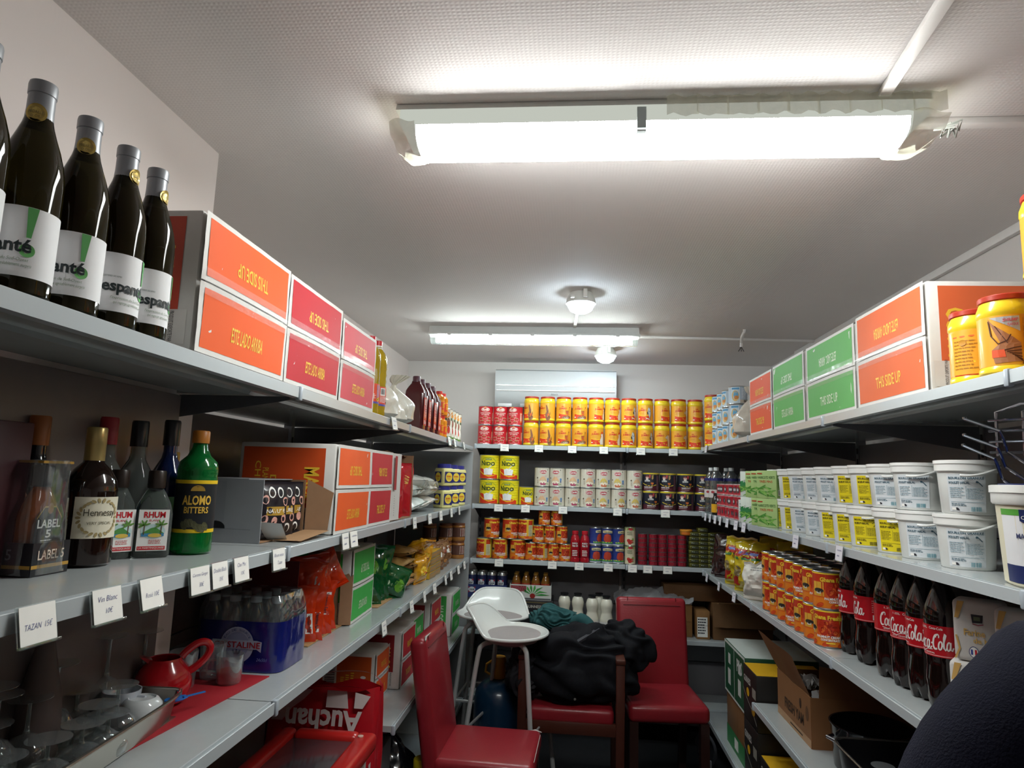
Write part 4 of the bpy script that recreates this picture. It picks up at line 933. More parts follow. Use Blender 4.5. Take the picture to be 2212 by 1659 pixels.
bx = MB().box((0, 0, .0165), (.125, .1, .032), M('#c9992a', .4), .002); S = flat((0, -.0506, 0), (1, 0, 0), (0, 0, 1)); bx.rect(S, -.058, .003, .058, .03, M('#8f8268', .45), 1)
for i in range(5): bx.ell(S, -.045 + i * .022, .016, .008, .009, M('#b8833a', .4), 2)
bx.rect(flat((-.0631, 0, 0), (0, -1, 0), (0, 0, 1)), -.045, .003, .045, .03, M('#d8b02c', .4), 1)
kb = Kit().part('body', bx)
for cix in range(2):
    for rix in range(4):
        kb.put('noodle_box', 'flat yellow cube box, %s of its stack, %s' % (('bottom', 'second', 'third', 'top')[rix], ('nearer the camera', 'nearer the corner')[cix]), 'box', (-.762, 3.50 + cix * .128, ZT + rix * .0335), H90 - .05, 'stacked flat yellow boxes')
for i in range(3):
    mb, S = pillow(.13, .15, .06, M('#7c5230', .35, coat=.5, var=.2, scale=25), 130 + i, .016); mb.rect(S, -.03, .07, .03, .11, PAPER, 2); mb.lines(S, -.025, .075, .025, .105, 4, M('#a03a30', .5), 3); mb.ell(S, -.03, .04, .022, .014, M('#b0763c', .5), 2); mb.ell(S, .025, .035, .02, .012, M('#b0763c', .5), 2)
    o = one('spice_bag', mb, ('brown bag of dried roots beside the yellow blocks', 'brown bag of dried roots in the middle', 'brown bag of dried roots nearest the corner')[i], 'bag', 'brown bags of dried roots', (-.75, 3.76 + i * .13, ZT + .002)); o.rotation_euler = (radians(-6), 0, radians(60 + 8 * i))
pj = MB().lathe([(.0455, .025), (.0455, .085)], M('#5b3a30', .4), 28, None, caps=False); S = rev(.0458); pj.rect(S, -.01, .03, .03, .08, M('#b9aaa0', .5)); pj.lines(S, -.008, .034, .028, .076, 6, M('#7a2a26', .5)); pj.rect(S, .04, .035, .075, .075, M('#cfc6c0', .5))
pk2 = bottle([(.042, 0), (.0455, .005), (.0455, .02), (.0445, .024), (.0445, .088), (.0455, .091), (.040, .1)], M('#a06a32', .25, coat=.3), [(.043, .099), (.043, .111), (0, .112)], M('#6b3f2a', .4), pj)
for i in range(3):
    for jn in range(2):
        pk2.put('peanut_jar', '%s brown nut butter jar, %s' % (('lower', 'upper')[jn], ('deepest in the corner', 'middle of the row', 'nearest the shelf edge')[i]), 'jar', ((-.90, -.81, -.735)[i], (4.26, 4.33, 4.38)[i], ZT + jn * .1125), radians(40), 'brown nut butter jars in twos')

# ------------------------------------------------------------------ left shelving, fourth shelf
ZT = ZL[3] + .0015
for W, H, X, y0, col, sc, code, l, sd in ((.215, .205, -.815, 2.885, ORANGE, '#c9571f', 'bar', 'orange carton lowest at the left, barcode on its end', 11), (.26, .25, -.760, 3.108, CRED, '#8f1d22', True, 'dark red carton behind the orange carton on low shelf', 12), (.24, .255, -.775, 3.375, CGREEN, '#2f8a3c', True, 'green carton behind the dark red one on low shelf', 13), (.285, .252, -.78, 3.83, CRED, '#8c2226', True, 'red carton with yellow lettering on its end, low shelf', 14), (.29, .252, -.715, 4.145, CGREEN, '#41ab4c', True, 'green carton at the far end of the low left shelf', 15)):
    c = carton(W, .28, H, col, YT if col != CGREEN else PT, A_, U_, -1, sc, tape=False, code=code, seed=sd); c.put('carton', l, 'box', (X, y0 + W / 2, ZT), H90, gr)

# ------------------------------------------------------------------ price cards on the left rails
def lcards(lv, items):
    for px, words, l, t in items:
        z = ZL[lv] - .018; y = sol_y(LX + .004, z, px)
        price_card(words, (LX + .0035, y, ZL[lv] - .001), H90 + jit(.06), l, -t)
lcards(1, ((70, 'TAZAN  15€', 'price card reading 15€ nearest the camera on second shelf', .2), (222, 'Vin Blanc|10€', 'two line price card reading 10€ under the wrapped flasks', .2), (318, 'Rosé 10€', 'one line price card reading 10€ under the rum flasks', .22),
           (425, 'Corona Ginger|30€', 'price card reading 30€ under the grey display carton', .15), (468, 'Double Black|35€', 'price card reading 35€ beside the 30€ card', .15), (515, 'Clan Mac|10€', 'third of the close price cards under the grey carton', .15), (597, 'Rhum vieux|Tazan|8€', 'crooked price card beside the rail joint', .12),
           (742, '', 'empty looking price holder under the orange carton', .12), (760, '', 'small price card under the red carton of second shelf', .15), (893, '', 'price card under the red snack bags', .1), (926, '', 'price card under the white grain packets', .1), (950, '', 'yellowed price card under the grain packets', .1), (973, '', 'price card before the yellow jars', .1), (990, '', 'last price card before the corner, second left shelf', .1)))
lcards(0, ((848, '', 'price card under the oil bottles on the top shelf', .2), (968, '', 'price card under the dark red oil bottles', .2), (980, '', 'price card under the small orange bottles', .2), (1000, '', 'price card under the tall vegetable tins', .2)))
lcards(2, ((826, '', 'price card under the dark green snack bags', .15), (886, '', 'price card under the brown pouches', .15), (914, '', 'second price card under the brown pouches', .15), (936, '', 'price card under the noodle packets', .15), (960, '', 'price card under the flat yellow boxes', .15), (972, '', 'price card beside the rail joint under yellow boxes', .15), (988, '', 'price card under the brown bags of roots', .15), (1001, '', 'last price card before the corner, third left shelf', .15)))
# ------------------------------------------------------------------ back shelving
def bx_(px, z, Y): return sol_x(Y, z, px)
def nth(i, n): return 'last' if i == n - 1 else ORD[i]
ZT = ZB[0] + .0015
# red tomato tins
def d_rolli(l, S):
    rd = M('#c01f2b', .4); cr = M('#efe6da', .5)
    l.ell(S, 0, .106, .030, .014, cr, 1, 24); l.ell(S, 0, .106, .027, .0115, rd, 2, 24); l.text(S, 'Rolli', -.022, .099, .022, .114, cr, 3, .04)
    l.poly(S, [(-.012, .119), (-.004, .123), (0, .127), (.004, .123), (.012, .119)], M('#e8a33a', .5), 2)
    l.text(S, 'DOUBLE CONCENTRE', -.036, .078, .036, .085, cr, 2, .02); l.text(S, 'DE TOMATES', -.026, .067, .026, .074, cr, 2, .02)
    for u, v in ((-.030, .04), (0, .05), (.03, .04), (-.018, .02), (.02, .02)):
        l.ell(S, u, v, .017, .012, M('#e8bdb0', .5), 2, 18); l.ell(S, u, v, .0155, .0105, M('#b81a24', .4), 3, 18); l.ell(S, u, v + .006, .007, .0025, M('#6f8d3a', .5), 4, 10)
    l.rect(S, .055, .02, .075, .09, M('#d8642c', .5), 2); l.lines(S, .056, .03, .074, .085, 6, cr, 3)
rol = can_parts(.0505, .1315, M('#bf1f2a', .35, coat=.3), d_rolli)
for c_ in range(3):
    for r_ in range(2):
        rol.put('tomato_tin', 'red tomato tin, %s row, %s' % (('lower', 'upper')[r_], ('nearest the left corner', 'middle of the three', 'touching the yellow jars')[c_]), 'tin', (-.604 + c_ * .1035, BY + .058, ZT + r_ * .132), (.0, .05, -.05, .1, -.1, -.35)[c_ * 2 + r_], 'red tomato tins on the back top shelf')
# yellow seasoning jars
jyl = M('#e6c62a', .25, coat=.4, var=.06); jlid = M('#a8331f', .35); amb = M('#e2a02c', .4, coat=.2); jred = M('#d8401c', .4); dkt = M('#c7381d', .4)
def jumbo(kind):
    k = Kit()
    k.part('body', MB().lathe([(.048, 0), (.0535, .005), (.054, .011), (.0525, .016), (.052, .017), (.052, .124), (.0535, .127), (.0530, .138), (.0485, .150), (.0465, .156)], jyl, 36))
    k.part('lid', MB().lathe([(.0475, .155), (.0495, .157), (.0495, .166), (.048, .168), (0, .168)], jlid, 32))
    l = MB(); S = rev(.0524)
    l.lathe([(.0523, .018), (.0523, .122)], amb, 36, None, caps=False)
    l.poly(S, [(-.042, .018), (.042, .018), (.042, .056), (.026, .05), (.004, .046), (-.02, .048), (-.042, .054)], jred, 1)
    l.poly(S, [(-.042, .054), (-.02, .048), (.004, .046), (.026, .05), (.042, .056), (.042, .059), (.026, .053), (.004, .0495), (-.02, .051), (-.042, .057)], M('#f1c92c', .4), 2)
    if kind == 'back':
        l.rect(S, -.042, .02, .042, .118, amb, 3); l.lines(S, -.038, .03, .012, .1, 9, M('#a5701c', .5), 4, .3); l.rect(S, -.04, .105, .02, .108, M('#d8642c', .5), 4); l.rect(S, .018, .03, .04, .06, PAPER, 4); l.bars(S, .02, .032, .038, .058, INK, 5, 9); l.ell(S, -.018, .092, .008, .007, M('#b9821c', .5), 5, 14)
    else:
        l.text(S, 'JUMBO', -.040, .078, .014, .094, dkt, 2, .04, .12)
        l.poly(S, [(-.022, .098), (-.026, .104), (-.019, .101), (-.015, .107), (-.011, .101), (-.004, .104), (-.008, .098)], dkt, 2)
        l.lines(S, -.034, .062, .008, .074, 2, M('#c98a1c', .5), 2, .35); l.ell(S, -.036, .030, .006, .003, WHITE, 3, 10)
        wt, dk, br = M('#e5e1da', .5), M('#2c2c30', .5), M('#7a4326', .5)
        if kind == 'rooster':
            l.poly(S, [(.020, .018), (.050, .018), (.050, .06), (.043, .088), (.034, .092), (.026, .086), (.025, .076), (.028, .066), (.024, .056), (.018, .046)], wt, 4)
            l.poly(S, [(.026, .086), (.022, .096), (.028, .095), (.027, .106), (.034, .1), (.037, .109), (.041, .1), (.047, .104), (.045, .09), (.035, .093)], M('#d8481f', .4), 5); l.poly(S, [(.018, .083), (.027, .086), (.026, .079)], M('#e8a020', .4), 5); l.ell(S, .0325, .085, .0018, .0018, dk, 6, 8); l.poly(S, [(.024, .078), (.029, .078), (.027, .066), (.023, .068)], M('#d8481f', .4), 5)
        elif kind == 'fish':
            l.poly(S, [(.030, .108), (.040, .098), (.044, .08), (.044, .06), (.038, .036), (.034, .028), (.034, .04), (.027, .06), (.023, .08), (.024, .096)], M('#c9ccce', .4), 4); l.ell(S, .034, .094, .004, .004, WHITE, 5, 10); l.ell(S, .034, .094, .002, .002, dk, 6, 8)
            l.poly(S, [(.024, .082), (.018, .07), (.022, .058), (.028, .06)], dk, 5); l.stroke(S, [(.026, .086), (.034, .078), (.043, .082)], .0022, dk, 6); l.stroke(S, [(.03, .108), (.041, .096), (.045, .078), (.044, .058), (.037, .034)], .002, dk, 6)
            l.poly(S, [(.006, .022), (.018, .036), (.03, .030), (.042, .020), (.03, .026), (.018, .030)], wt, 4)
        elif kind == 'sheep':
            l.poly(S, [(.040, .018), (.054, .018), (.054, .078), (.05, .088), (.042, .092), (.032, .086), (.021, .076), (.022, .071), (.031, .068), (.038, .058), (.041, .04)], M('#d6c6b2', .5), 4)
            l.stroke(S, [(.043, .092), (.05, .098), (.055, .094)], .003, M('#7a6a55', .5), 5); l.poly(S, [(.03, .086), (.026, .092), (.034, .09)], M('#a08a70', .5), 5); l.ell(S, .034, .081, .0015, .0015, dk, 6, 8); l.stroke(S, [(.021, .074), (.031, .068), (.038, .058), (.041, .04), (.04, .018)], .0014, M('#8a7050', .5), 5)
        elif kind == 'pots':
            for u, v, a, b_, c2 in ((.0, .030, .012, .007, '#8a5a3a'), (.018, .034, .01, .01, '#a07048'), (.032, .03, .011, .008, '#7b4a30'), (.012, .024, .018, .006, '#c9b9a8'), (-.012, .024, .01, .005, '#8f6a50')): l.ell(S, u, v, a, b_, M(c2, .5), 4, 16)
            l.poly(S, [(.026, .036), (.044, .036), (.044, .078), (.039, .09), (.031, .09), (.026, .078)], M('#d08a2a', .4), 4); l.rect(S, .032, .09, .038, .1, br, 5); l.poly(S, [(.008, .05), (.024, .05), (.026, .07), (.006, .07)], M('#b5562c', .4), 5); l.rect(S, .005, .07, .027, .073, br, 6)
        elif kind == 'shrimp':
            bp = M('#8a5738', .5)
            for i in range(6): l.ell(S, .036 + .010 * cos(2.6 + i * .62), .048 + .028 * sin(2.6 + i * .62) - .01, .011, .007, bp, 4 + i % 2, 12, 2.6 + i * .62 + 1.57)
            l.poly(S, [(.026, .05), (.022, .104), (.028, .11), (.04, .07), (.038, .05)], bp, 5)
            for i in range(7): l.stroke(S, [(.026 + .004 * i, .02 + .004 * i), (.048, .02 + .007 * i)], .0018, M('#4a2414', .5), 7)
            l.stroke(S, [(.022, .11), (.03, .07), (.04, .05)], .002, M('#4a2414', .5), 7)
            l.poly(S, [(-.035, .118), (.018, .118), (.018, .085)], M('#aeb0b4', .4), 3) if False else None
    k.part('label', l); return k
jk = {n: jumbo(n) for n in ('shrimp', 'pots', 'rooster', 'fish', 'sheep', 'back')}
cols = ['shrimp', 'shrimp', 'pots', 'pots', 'rooster', 'rooster', 'fish', 'fish', 'sheep', 'sheep', 'sheep']
rotU = [-.75, -.6, .15, .05, .55, .35, .1, -.25, .6, .2, .35]; rotL = [-.45, -.3, .1, .1, .15, .3, -.15, .12, -.1, .05, -.2]
pics = {'shrimp': 'shrimp', 'pots': 'cooking pots', 'rooster': 'rooster', 'fish': 'fish', 'sheep': 'sheep'}
for c_, kd in enumerate(cols):
    for r_ in range(2):
        jk[kd].put('seasoning_jar', 'yellow jar with %s picture, %s row, %s from the red tins' % (pics[kd], ('lower', 'upper')[r_], ORD[c_]), 'jar', (-.286 + c_ * .1107, BY + .06 + jit(.004), ZT + r_ * .1685), (rotL, rotU)[r_][c_], 'yellow seasoning jars on the back top shelf')
# second shelf
ZT = ZB[1] + .0015
ny = M('#f0df2a', .35, coat=.3, var=.04)
def d_nido(s=1.0):
    def f(l, S):
        H = .166 * s; R = .067 * s; rd, wt = M('#d83a22', .4), M('#eeeeee', .4)
        l.poly(S, [(-.07 * s, .006), (.07 * s, .006), (.07 * s, .03 * s), (.04 * s, .036 * s), (0, .05 * s), (-.04 * s, .07 * s), (-.07 * s, .075 * s)], rd, 1)
        l.poly(S, [(-.07 * s, .052 * s), (-.035 * s, .03 * s), (0, .018 * s), (.04 * s, .024 * s), (.07 * s, .045 * s), (.07 * s, .05 * s), (.04 * s, .03 * s), (0, .024 * s), (-.035 * s, .038 * s), (-.07 * s, .06 * s)], M('#f2c52a', .4), 2)
        l.poly(S, [(-.028 * s, .03 * s), (.026 * s, .03 * s), (.032 * s, .066 * s), (.01 * s, .072 * s), (-.01 * s, .064 * s), (-.034 * s, .07 * s)], wt, 3); l.stroke(S, [(.0, .07 * s), (.034 * s, .105 * s)], .005 * s, M('#cfd2d4', .4), 4); l.ell(S, -.012 * s, .067 * s, .012 * s, .008 * s, wt, 4)
        tx = M('#1d3a1f', .5)
        l.text(S, 'N', -.050 * s, .092 * s, -.024 * s, .124 * s, tx, 4, .03)
        l.text(S, 'IDO', -.020 * s, .092 * s, .046 * s, .117 * s, tx, 4, .03)
        for u in (-.050, -.028): l.rect(S, (u - .003) * s, .1225 * s, (u + .007) * s, .1245 * s, tx, 5)
        l.stroke(S, [(.052 * s * cos(a) - .0, .118 * s + .03 * s * sin(a)) for a in [pi * i / 16 for i in range(17)]], .0025 * s, M('#8fae3a', .5), 3); l.rect(S, -.02 * s, .13 * s, .02 * s, .14 * s, M('#3f7a2a', .5), 4); l.text(S, 'Nestlé', -.016 * s, .1315 * s, .016 * s, .1385 * s, M('#e0d890', .5), 5, .02)
        for i in range(9): l.lathe([((R + .0008), .012 * s + i * .017 * s), (R + .0014, .0125 * s + i * .017 * s), (R + .0008, .013 * s + i * .017 * s)], M('#c9b81e', .35), 36, None, caps=False)
    return f
nl = can_parts(.067, .166, ny, d_nido(1.0), off=.0010); nsm = can_parts(.049, .124, ny, d_nido(.745), off=.0010)
for c_ in range(2):
    for r_ in range(2):
        nl.put('milk_powder_tin', 'large yellow milk powder tin, %s, %s' % (('lower', 'upper')[r_], ('nearest the left corner', 'second from the corner')[c_]), 'tin', (-.563 + c_ * .137 - r_ * .004, BY + .075, ZT + r_ * .1665), (.05, .0, -.12, .02)[c_ * 2 + r_], 'large yellow milk powder tins')
nsm.put('milk_powder_tin', 'small yellow milk powder tin beside the large ones', 'tin', (-.307, BY + .06, ZT), .35)
def cerelac(red):
    def f(l, S):
        cr = M('#d2cbbb', .5); rd = M('#b5283a', .4)
        l.rect(S, -.05, .006, .05, .122, cr, 0)
        l.ell(S, .004, .098, .026, .014, M('#e8d9d0', .5), 1, 22); l.ell(S, .004, .098, .024, .0125, rd, 2, 22); l.text(S, 'Cerelac', -.017, .0925, .025, .104, WHITE, 3, .03); l.text(S, 'Nestlé', -.008, .106, .01, .1095, WHITE, 3)
        l.ell(S, .004, .03, .024, .009, M('#efe6d0', .5), 2, 20); l.poly(S, [(-.02, .03), (.028, .03), (.02, .012), (-.012, .012)], M('#a8305a', .5) if red else M('#c0603a', .5), 2)
        for i in range(5): l.ell(S, -.014 + i * .008, .05 + .005 * (i % 2), .004, .016, M('#e0b48a', .5) if red else M('#d8bd62', .5), 3, 10, -.5 + .25 * i)
        if red:
            for i in range(4): l.stroke(S, [(.0 + i * .006, .062), (-.004 + i * .012, .076)], .0012, M('#c46a6a', .5), 3)
        l.ell(S, .04, .05, .006, .009, M('#4a7fb5', .5), 3, 12); l.rect(S, .036, .03, .044, .042, M('#3a5f94', .5), 3); l.ell(S, -.036, .058, .005, .006, M('#5a5040', .5), 2, 10); l.rect(S, .022, .016, .044, .022, M('#9cb58a', .5), 2); l.lines(S, -.04, .02, -.026, .048, 5, M('#a2937f', .5), 2); l.ell(S, .037, .112, .004, .003, M('#5a5a52', .5), 2, 8)
    return f
ck = {True: can_parts(.0512, .1285, M('#d2cbbb', .45), cerelac(True)), False: can_parts(.0512, .1285, M('#d2cbbb', .45), cerelac(False))}
for c_ in range(7):
    for r_ in range(2):
        red = not ((c_ in (4, 5)) or (r_ == 0 and c_ == 6))
        ck[red].put('cereal_tin', 'cream infant cereal tin with %s bowl, %s row, %s from the left' % (('pink-red' if red else 'orange'), ('lower', 'upper')[r_], nth(c_, 7)), 'tin', (-.202 + c_ * .1033, BY + .062, ZT + r_ * .129), (0, .1, -.2, -.3, .2, 0, .1, .15, -.1, -.05, .25, -.3, 0, .2)[c_ * 2 + r_], 'cream cereal tins on the back second shelf')
def d_oat(l, S):
    nv, mr = M('#20222e', .4), M('#4d1a26', .4)
    l.lathe([(.0535, .004), (.0535, .034)], mr, 32, None, caps=False)
    l.rect(S, -.05, .034, .05, .107, nv, 1)
    l.ell(S, -.012, .09, .011, .012, M('#d8b3a2', .5), 2, 16); l.poly(S, [(-.022, .074), (-.002, .074), (-.006, .084), (-.018, .084)], M('#e0d8d0', .5), 3); l.ell(S, -.012, .098, .013, .005, M('#7a2a30', .5), 3, 14)
    l.poly(S, [(0, .108), (.014, .108), (.01, .088), (.002, .084)], M('#a83a3a', .5), 2)
    l.text(S, 'QUAKER', -.030, .062, .008, .0735, WHITE, 3, .03)
    for i in range(6): l.ell(S, .022 + .005 * (i % 2), .082 + i * .0045, .006, .0022, M('#c9a860', .5), 3, 10, .6 if i % 2 else 2.4)
    l.stroke(S, [(-.05, .052), (-.025, .042), (.0, .037), (.025, .036), (.05, .043)], .004, M('#e2c63c', .4), 3)
    for sx in (-1, 1): l.ell(S, .022 + sx * .004, .053, .006, .006, M('#c56a2c', .5), 4, 12)
    l.poly(S, [(.0125, .051), (.0315, .051), (.022, .041)], M('#c56a2c', .5), 4)
    l.text(S, 'WHITE OATS', -.036, .022, .022, .031, WHITE, 3, .03); l.lines(S, -.036, .012, .02, .019, 1, M('#c9a8a8', .5), 3); l.rect(S, .052, .01, .074, .104, M('#6b4a55', .5), 2)
ok_ = Kit(); _k = can_parts(.0532, .113, M('#20222e', .4), d_oat); ok_.parts = list(_k.parts); ok_.part('lid', MB().lathe([(.0545, .112), (.055, .114), (.055, .1195), (.053, .1205), (0, .1205)], M('#dcc63a', .4), 32))
for c_ in range(4):
    for r_ in range(2):
        ok_.put('oat_tin', 'dark oat tin with yellow lid, %s row, %s from the cereal tins' % (('lower', 'upper')[r_], nth(c_, 4)), 'tin', (.527 + c_ * .1135, BY + .064, ZT + r_ * .121), (.1, -.35, .05, -.4, -.35, .05, 0, 0)[c_ * 2 + r_], 'dark oat tins on the back second shelf')
# third shelf
ZT = ZB[2] + .0015
def d_ghana(s):
    def f(l, S):
        R, H = (.0515 if s else .0385), (.134 if s else .115); q = R / .0515; h = H / .134
        rd, og, yl = M('#c2351b', .4), M('#dc7a1f', .4), M('#efc93a', .4)
        l.lathe([(R + .0004, .006), (R + .0004, H * .30)], og, 32, None, caps=False); l.rect(S, -.16 * q, H * .30, .16 * q, H * .52, M('#d2601f', .4), .5); l.rect(S, -.16 * q, H * .52, .16 * q, H * .93, M('#b9331a', .4), .5); l.rect(S, .044 * q, H * .05, .058 * q, H * .93, M('#d8a82a', .4), .7); l.rect(S, .09 * q, H * .05, .11 * q, H * .93, M('#c9b42f', .4), .7); l.rect(S, -.075 * q, H * .34, -.034 * q, H * .72, M('#d9a43a', .4), .7)
        l.rect(S, -.12 * q, H * .93, .12 * q, H - .004, yl, 1)
        l.text(S, 'Ghana Fresh', -.046 * q, .098 * h, .046 * q, .114 * h, yl, 3, .04)
        l.ell(S, .008 * q, .068 * h, .036 * q, .031 * h, M('#b3301a', .4), 2, 24)
        rn = random.Random(4)
        for i in range(26):
            a, r = rn.random() * 6.28, rn.random() ** .5; l.ell(S, (.008 + .03 * r * cos(a)) * q, (.068 + .026 * r * sin(a)) * h, .006 * q, .0035 * h, M('#d8642c', .4) if i % 2 else M('#8f2412', .4), 3, 8, a)
        l.text(S, 'PALMNUT CREAM', -.032 * q, .034 * h, .046 * q, .043 * h, WHITE, 4, .04); l.text(S, 'CONCENTRATE', -.018 * q, .024 * h, .044 * q, .032 * h, WHITE, 4, .04); l.rect(S, .0, .015 * h, .028 * q, .020 * h, yl, 4)
        l.ell(S, -.052 * q, .066 * h, .018 * q, .008 * h, M('#2e2a26', .5), 3, 14); l.rect(S, -.06 * q, .054 * h, -.044 * q, .062 * h, M('#d8d0b8', .5), 3)
        l.rect(S, .058 * q, .022 * h, .09 * q, .094 * h, M('#cfc8a2', .5), 2); l.lines(S, .06 * q, .025 * h, .088 * q, .09 * h, 9, M('#8a8468', .5), 3)
        for i in range(3): l.ell(S, (-.05 + .05 * i) * q, .014 * h, .016 * q, .008 * h, M('#c8481c', .4), 2, 12, .5)
    return f
gb = can_parts(.0515, .134, M('#cd4a20', .4), d_ghana(True)); gs = can_parts(.0385, .115, M('#cd4a20', .4), d_ghana(False))
def bput(k, px, z0, Y, name, label, cat, grp, rz=0.0, h=.06): return k.put(name, label, cat, (bx_(px, z0 + h, Y), Y, z0), rz, grp)
for px, lv, rz, l in ((1046, 0, -.75, 'nearest the left corner, bottom row'), (1080, 0, 0, 'second in the bottom row'), (1118, 0, .45, 'third in the bottom row'), (1062, 1, .7, 'nearest the left corner, second row'), (1102, 1, .85, 'second row, a bull on its side'), (1136, 1, -.7, 'tilted one of the second row')):
    o = bput(gb, px, ZT + lv * .1345, BY + .06, 'palm_nut_tin', 'large orange soup tin, %s' % l, 'tin', 'large orange soup tins', rz)
for px, lv, rz, l in ((1147, 0, .9, 'beside the large tins, bottom row'), (1171, 0, -.6, 'second, bottom row'), (1195, 0, .6, 'third, bottom row'), (1220, 0, .1, 'next to red bottles, bottom row'), (1163, 1, .1, 'beside the large tins, middle row'), (1188, 1, -.1, 'second, middle row'), (1213, 1, .6, 'next to red bottles, middle row'), (1176, 2, .4, 'left one on top'), (1203, 2, 0, 'right one on top')):
    bput(gs, px, ZT + lv * .1155, BY + .052, 'palm_nut_tin', 'small orange soup tin, %s' % l, 'tin', 'small orange soup tins', rz)
rdb = M('#9c1420', .15, coat=.5)
l = MB(); S = rev(.0325); l.rect(S, -.022, .10, .022, .13, M('#7a1420', .4)); l.text(S, 'RED', -.018, .118, .018, .127, WHITE, 2, .02); l.text(S, 'Palm Oil', -.018, .1, .018, .114, WHITE, 2, .02); l.lines(S, -.018, .04, .018, .08, 4, WHITE)
rbk = bottle([(.028, 0), (.032, .004), (.032, .025), (.030, .03), (.032, .035), (.032, .14), (.026, .165), (.018, .178), (.0165, .182)], rdb, [(.021, .18), (.021, .2), (.019, .202), (0, .202)], M('#b5202c', .35), l)
for i, px in enumerate((1242, 1263)): bput(rbk, px, ZT, BY + .05, 'red_oil_bottle', ('red sauce bottle beside the small orange tins', 'red sauce bottle beside the blue tomato tins')[i], 'bottle', 'red bottles on the back third shelf')
def d_tom(l, S):
    l.poly(S, [(-.026 + 0 * i, .03) for i in range(1)] + [(-.026, .05), (-.02, .07), (.0, .078), (.02, .07), (.026, .05), (.024, .035), (.016, .025), (-.016, .025), (-.024, .035)], M('#b5402c', .4), 2)
    l.text(S, 'ROMANELLA', -.028, .085, .028, .094, M('#2a2a30', .5), 3, .02); l.poly(S, [(-.034, .082), (.034, .082), (.034, .096), (0, .101), (-.034, .096)], M('#e3d9a8', .5), 2)
    l.lathe([(.0394, .006), (.0394, .012)], M('#c0c4cc', .4), 30, None, caps=False); l.rect(S, -.05, .015, .05, .021, M('#4fa050', .4), 2); l.rect(S, -.05, .021, .05, .026, M('#b7c23a', .4), 1)
    l.rect(S, .046, .02, .062, .05, PAPER, 3); l.bars(S, .048, .022, .06, .048, INK, 4, 6); l.lines(S, .04, .06, .07, .1, 6, M('#8fa3d0', .5), 3)
tk = can_parts(.039, .114, M('#28397f', .4, coat=.3), d_tom)
for c_, px in enumerate((1286, 1312, 1335)):
    for r_ in range(2):
        o = bput(tk, px, ZT + r_ * .1145, BY + .056, 'tomato_tin', 'blue tomato tin, %s, %s' % (('lower', 'upper')[r_], ('beside the red bottles', 'middle of the three', 'beside the pulp cartons')[c_]), 'tin', 'blue tomato tins', (.2, .9, 0, 0, .4, .8)[c_ * 2 + r_])
def d_mut(l, S):
    cr = M('#cfc6a8', .5); l.rect(S, -.06, .006, .06, .12, cr, 0); l.rect(S, -.06, .1, .06, .12, M('#8a9a50', .5), 1); l.ell(S, 0, .108, .016, .008, M('#a52a30', .5), 2, 16); l.lines(S, -.022, .07, .02, .095, 4, M('#4f5a3a', .5), 2)
    for u, v in ((-.012, .035), (.008, .03), (-.004, .022)): l.ell(S, u, v, .012, .011, M('#b02a22', .4), 3, 14)
    l.rect(S, .01, .02, .022, .05, M('#7aa050', .5), 2); l.text(S, '2x400g', .006, .026, .024, .032, WHITE, 4)
muk = can_parts(.0355, .119, M('#cfc6a8', .5), d_mut)
for r_ in range(2): bput(muk, 1361, ZT + r_ * .1195, BY + .05, 'tomato_pulp_tin', ('lower', 'upper')[r_] + ' cream tomato pulp tin beside the blue tins', 'tin', 'cream tomato pulp tins', 0)
tinr = Kit().part('body', MB().lathe([(.026, 0), (.029, .001), (.030, .004), (.0295, .006), (.0295, .023), (.030, .0255), (.029, .028), (.026, .028), (.026, .0265), (0, .0265)], [TINDARK] * 2 + [M('#7d1626', .3, coat=.4)] * 4 + [TINDARK] * 3, 26)).part('label', (lambda l: (l.rect(rev(.0299), -.02, .008, .02, .022, M('#94202f', .35)), l)[1])(MB()))
for c_, px in enumerate((1388, 1411, 1431, 1452, 1473)):
    for r_ in range(7):
        bput(tinr, px, ZT + r_ * .0285, BY + .045, 'tomato_paste_tin', 'small dark red paste tin, %s stack from the cream tins, %s up' % (ORD[c_], ORD[r_]), 'tin', 'small dark red paste tins in stacks', jit(.5), .1)
Kit().part('tub', MB().lathe([(.034, 0), (.038, .004), (.040, .03)], M('#b5742a', .35), 28)).part('lid', MB().lathe([(.0415, .028), (.0415, .036), (.039, .038), (0, .038)], M('#d08a2c', .35), 28)).part('label', (lambda l: (l.rect(rev(.0402), -.035, .006, .035, .022, M('#c96a20', .4)), l)[1])(MB())).put('spread_tub', 'flat orange tub lying on the last two red tin stacks', 'tub', (bx_(1482, ZT + .22, BY + .05), BY + .05, ZT + 7 * .0285 + .0005))
olv = M('#5f5d22', .35, metal=.3, var=.15, scale=60)
s_ = MB().box((0, 0, .0135), (.066, .10, .027), olv, .006); S = flat((0, -.0504, 0), (1, 0, 0), (0, 0, 1)); s_.rect(S, -.02, .005, .028, .022, M('#2a2b20', .4)); s_.rect(S, -.016, .013, -.010, .019, M('#b9c0a8', .5), 2); s_.rect(S, -.006, .012, .002, .018, M('#8a9478', .5), 2); s_.rect(S, .006, .012, .022, .015, M('#5a6048', .5), 2)
sk = Kit().part('body', s_)
for c_, (px, n) in enumerate(((1497, 8), (1516, 9), (1537, 8), (1556, 8))):
    for r_ in range(n):
        bput(sk, px, ZT + r_ * .028, BY + .065, 'sardine_tin', 'flat olive fish tin, %s stack from the red tins, %s up' % (ORD[c_], ORD[r_]), 'tin', 'flat olive fish tins in stacks', jit(.06), .1)

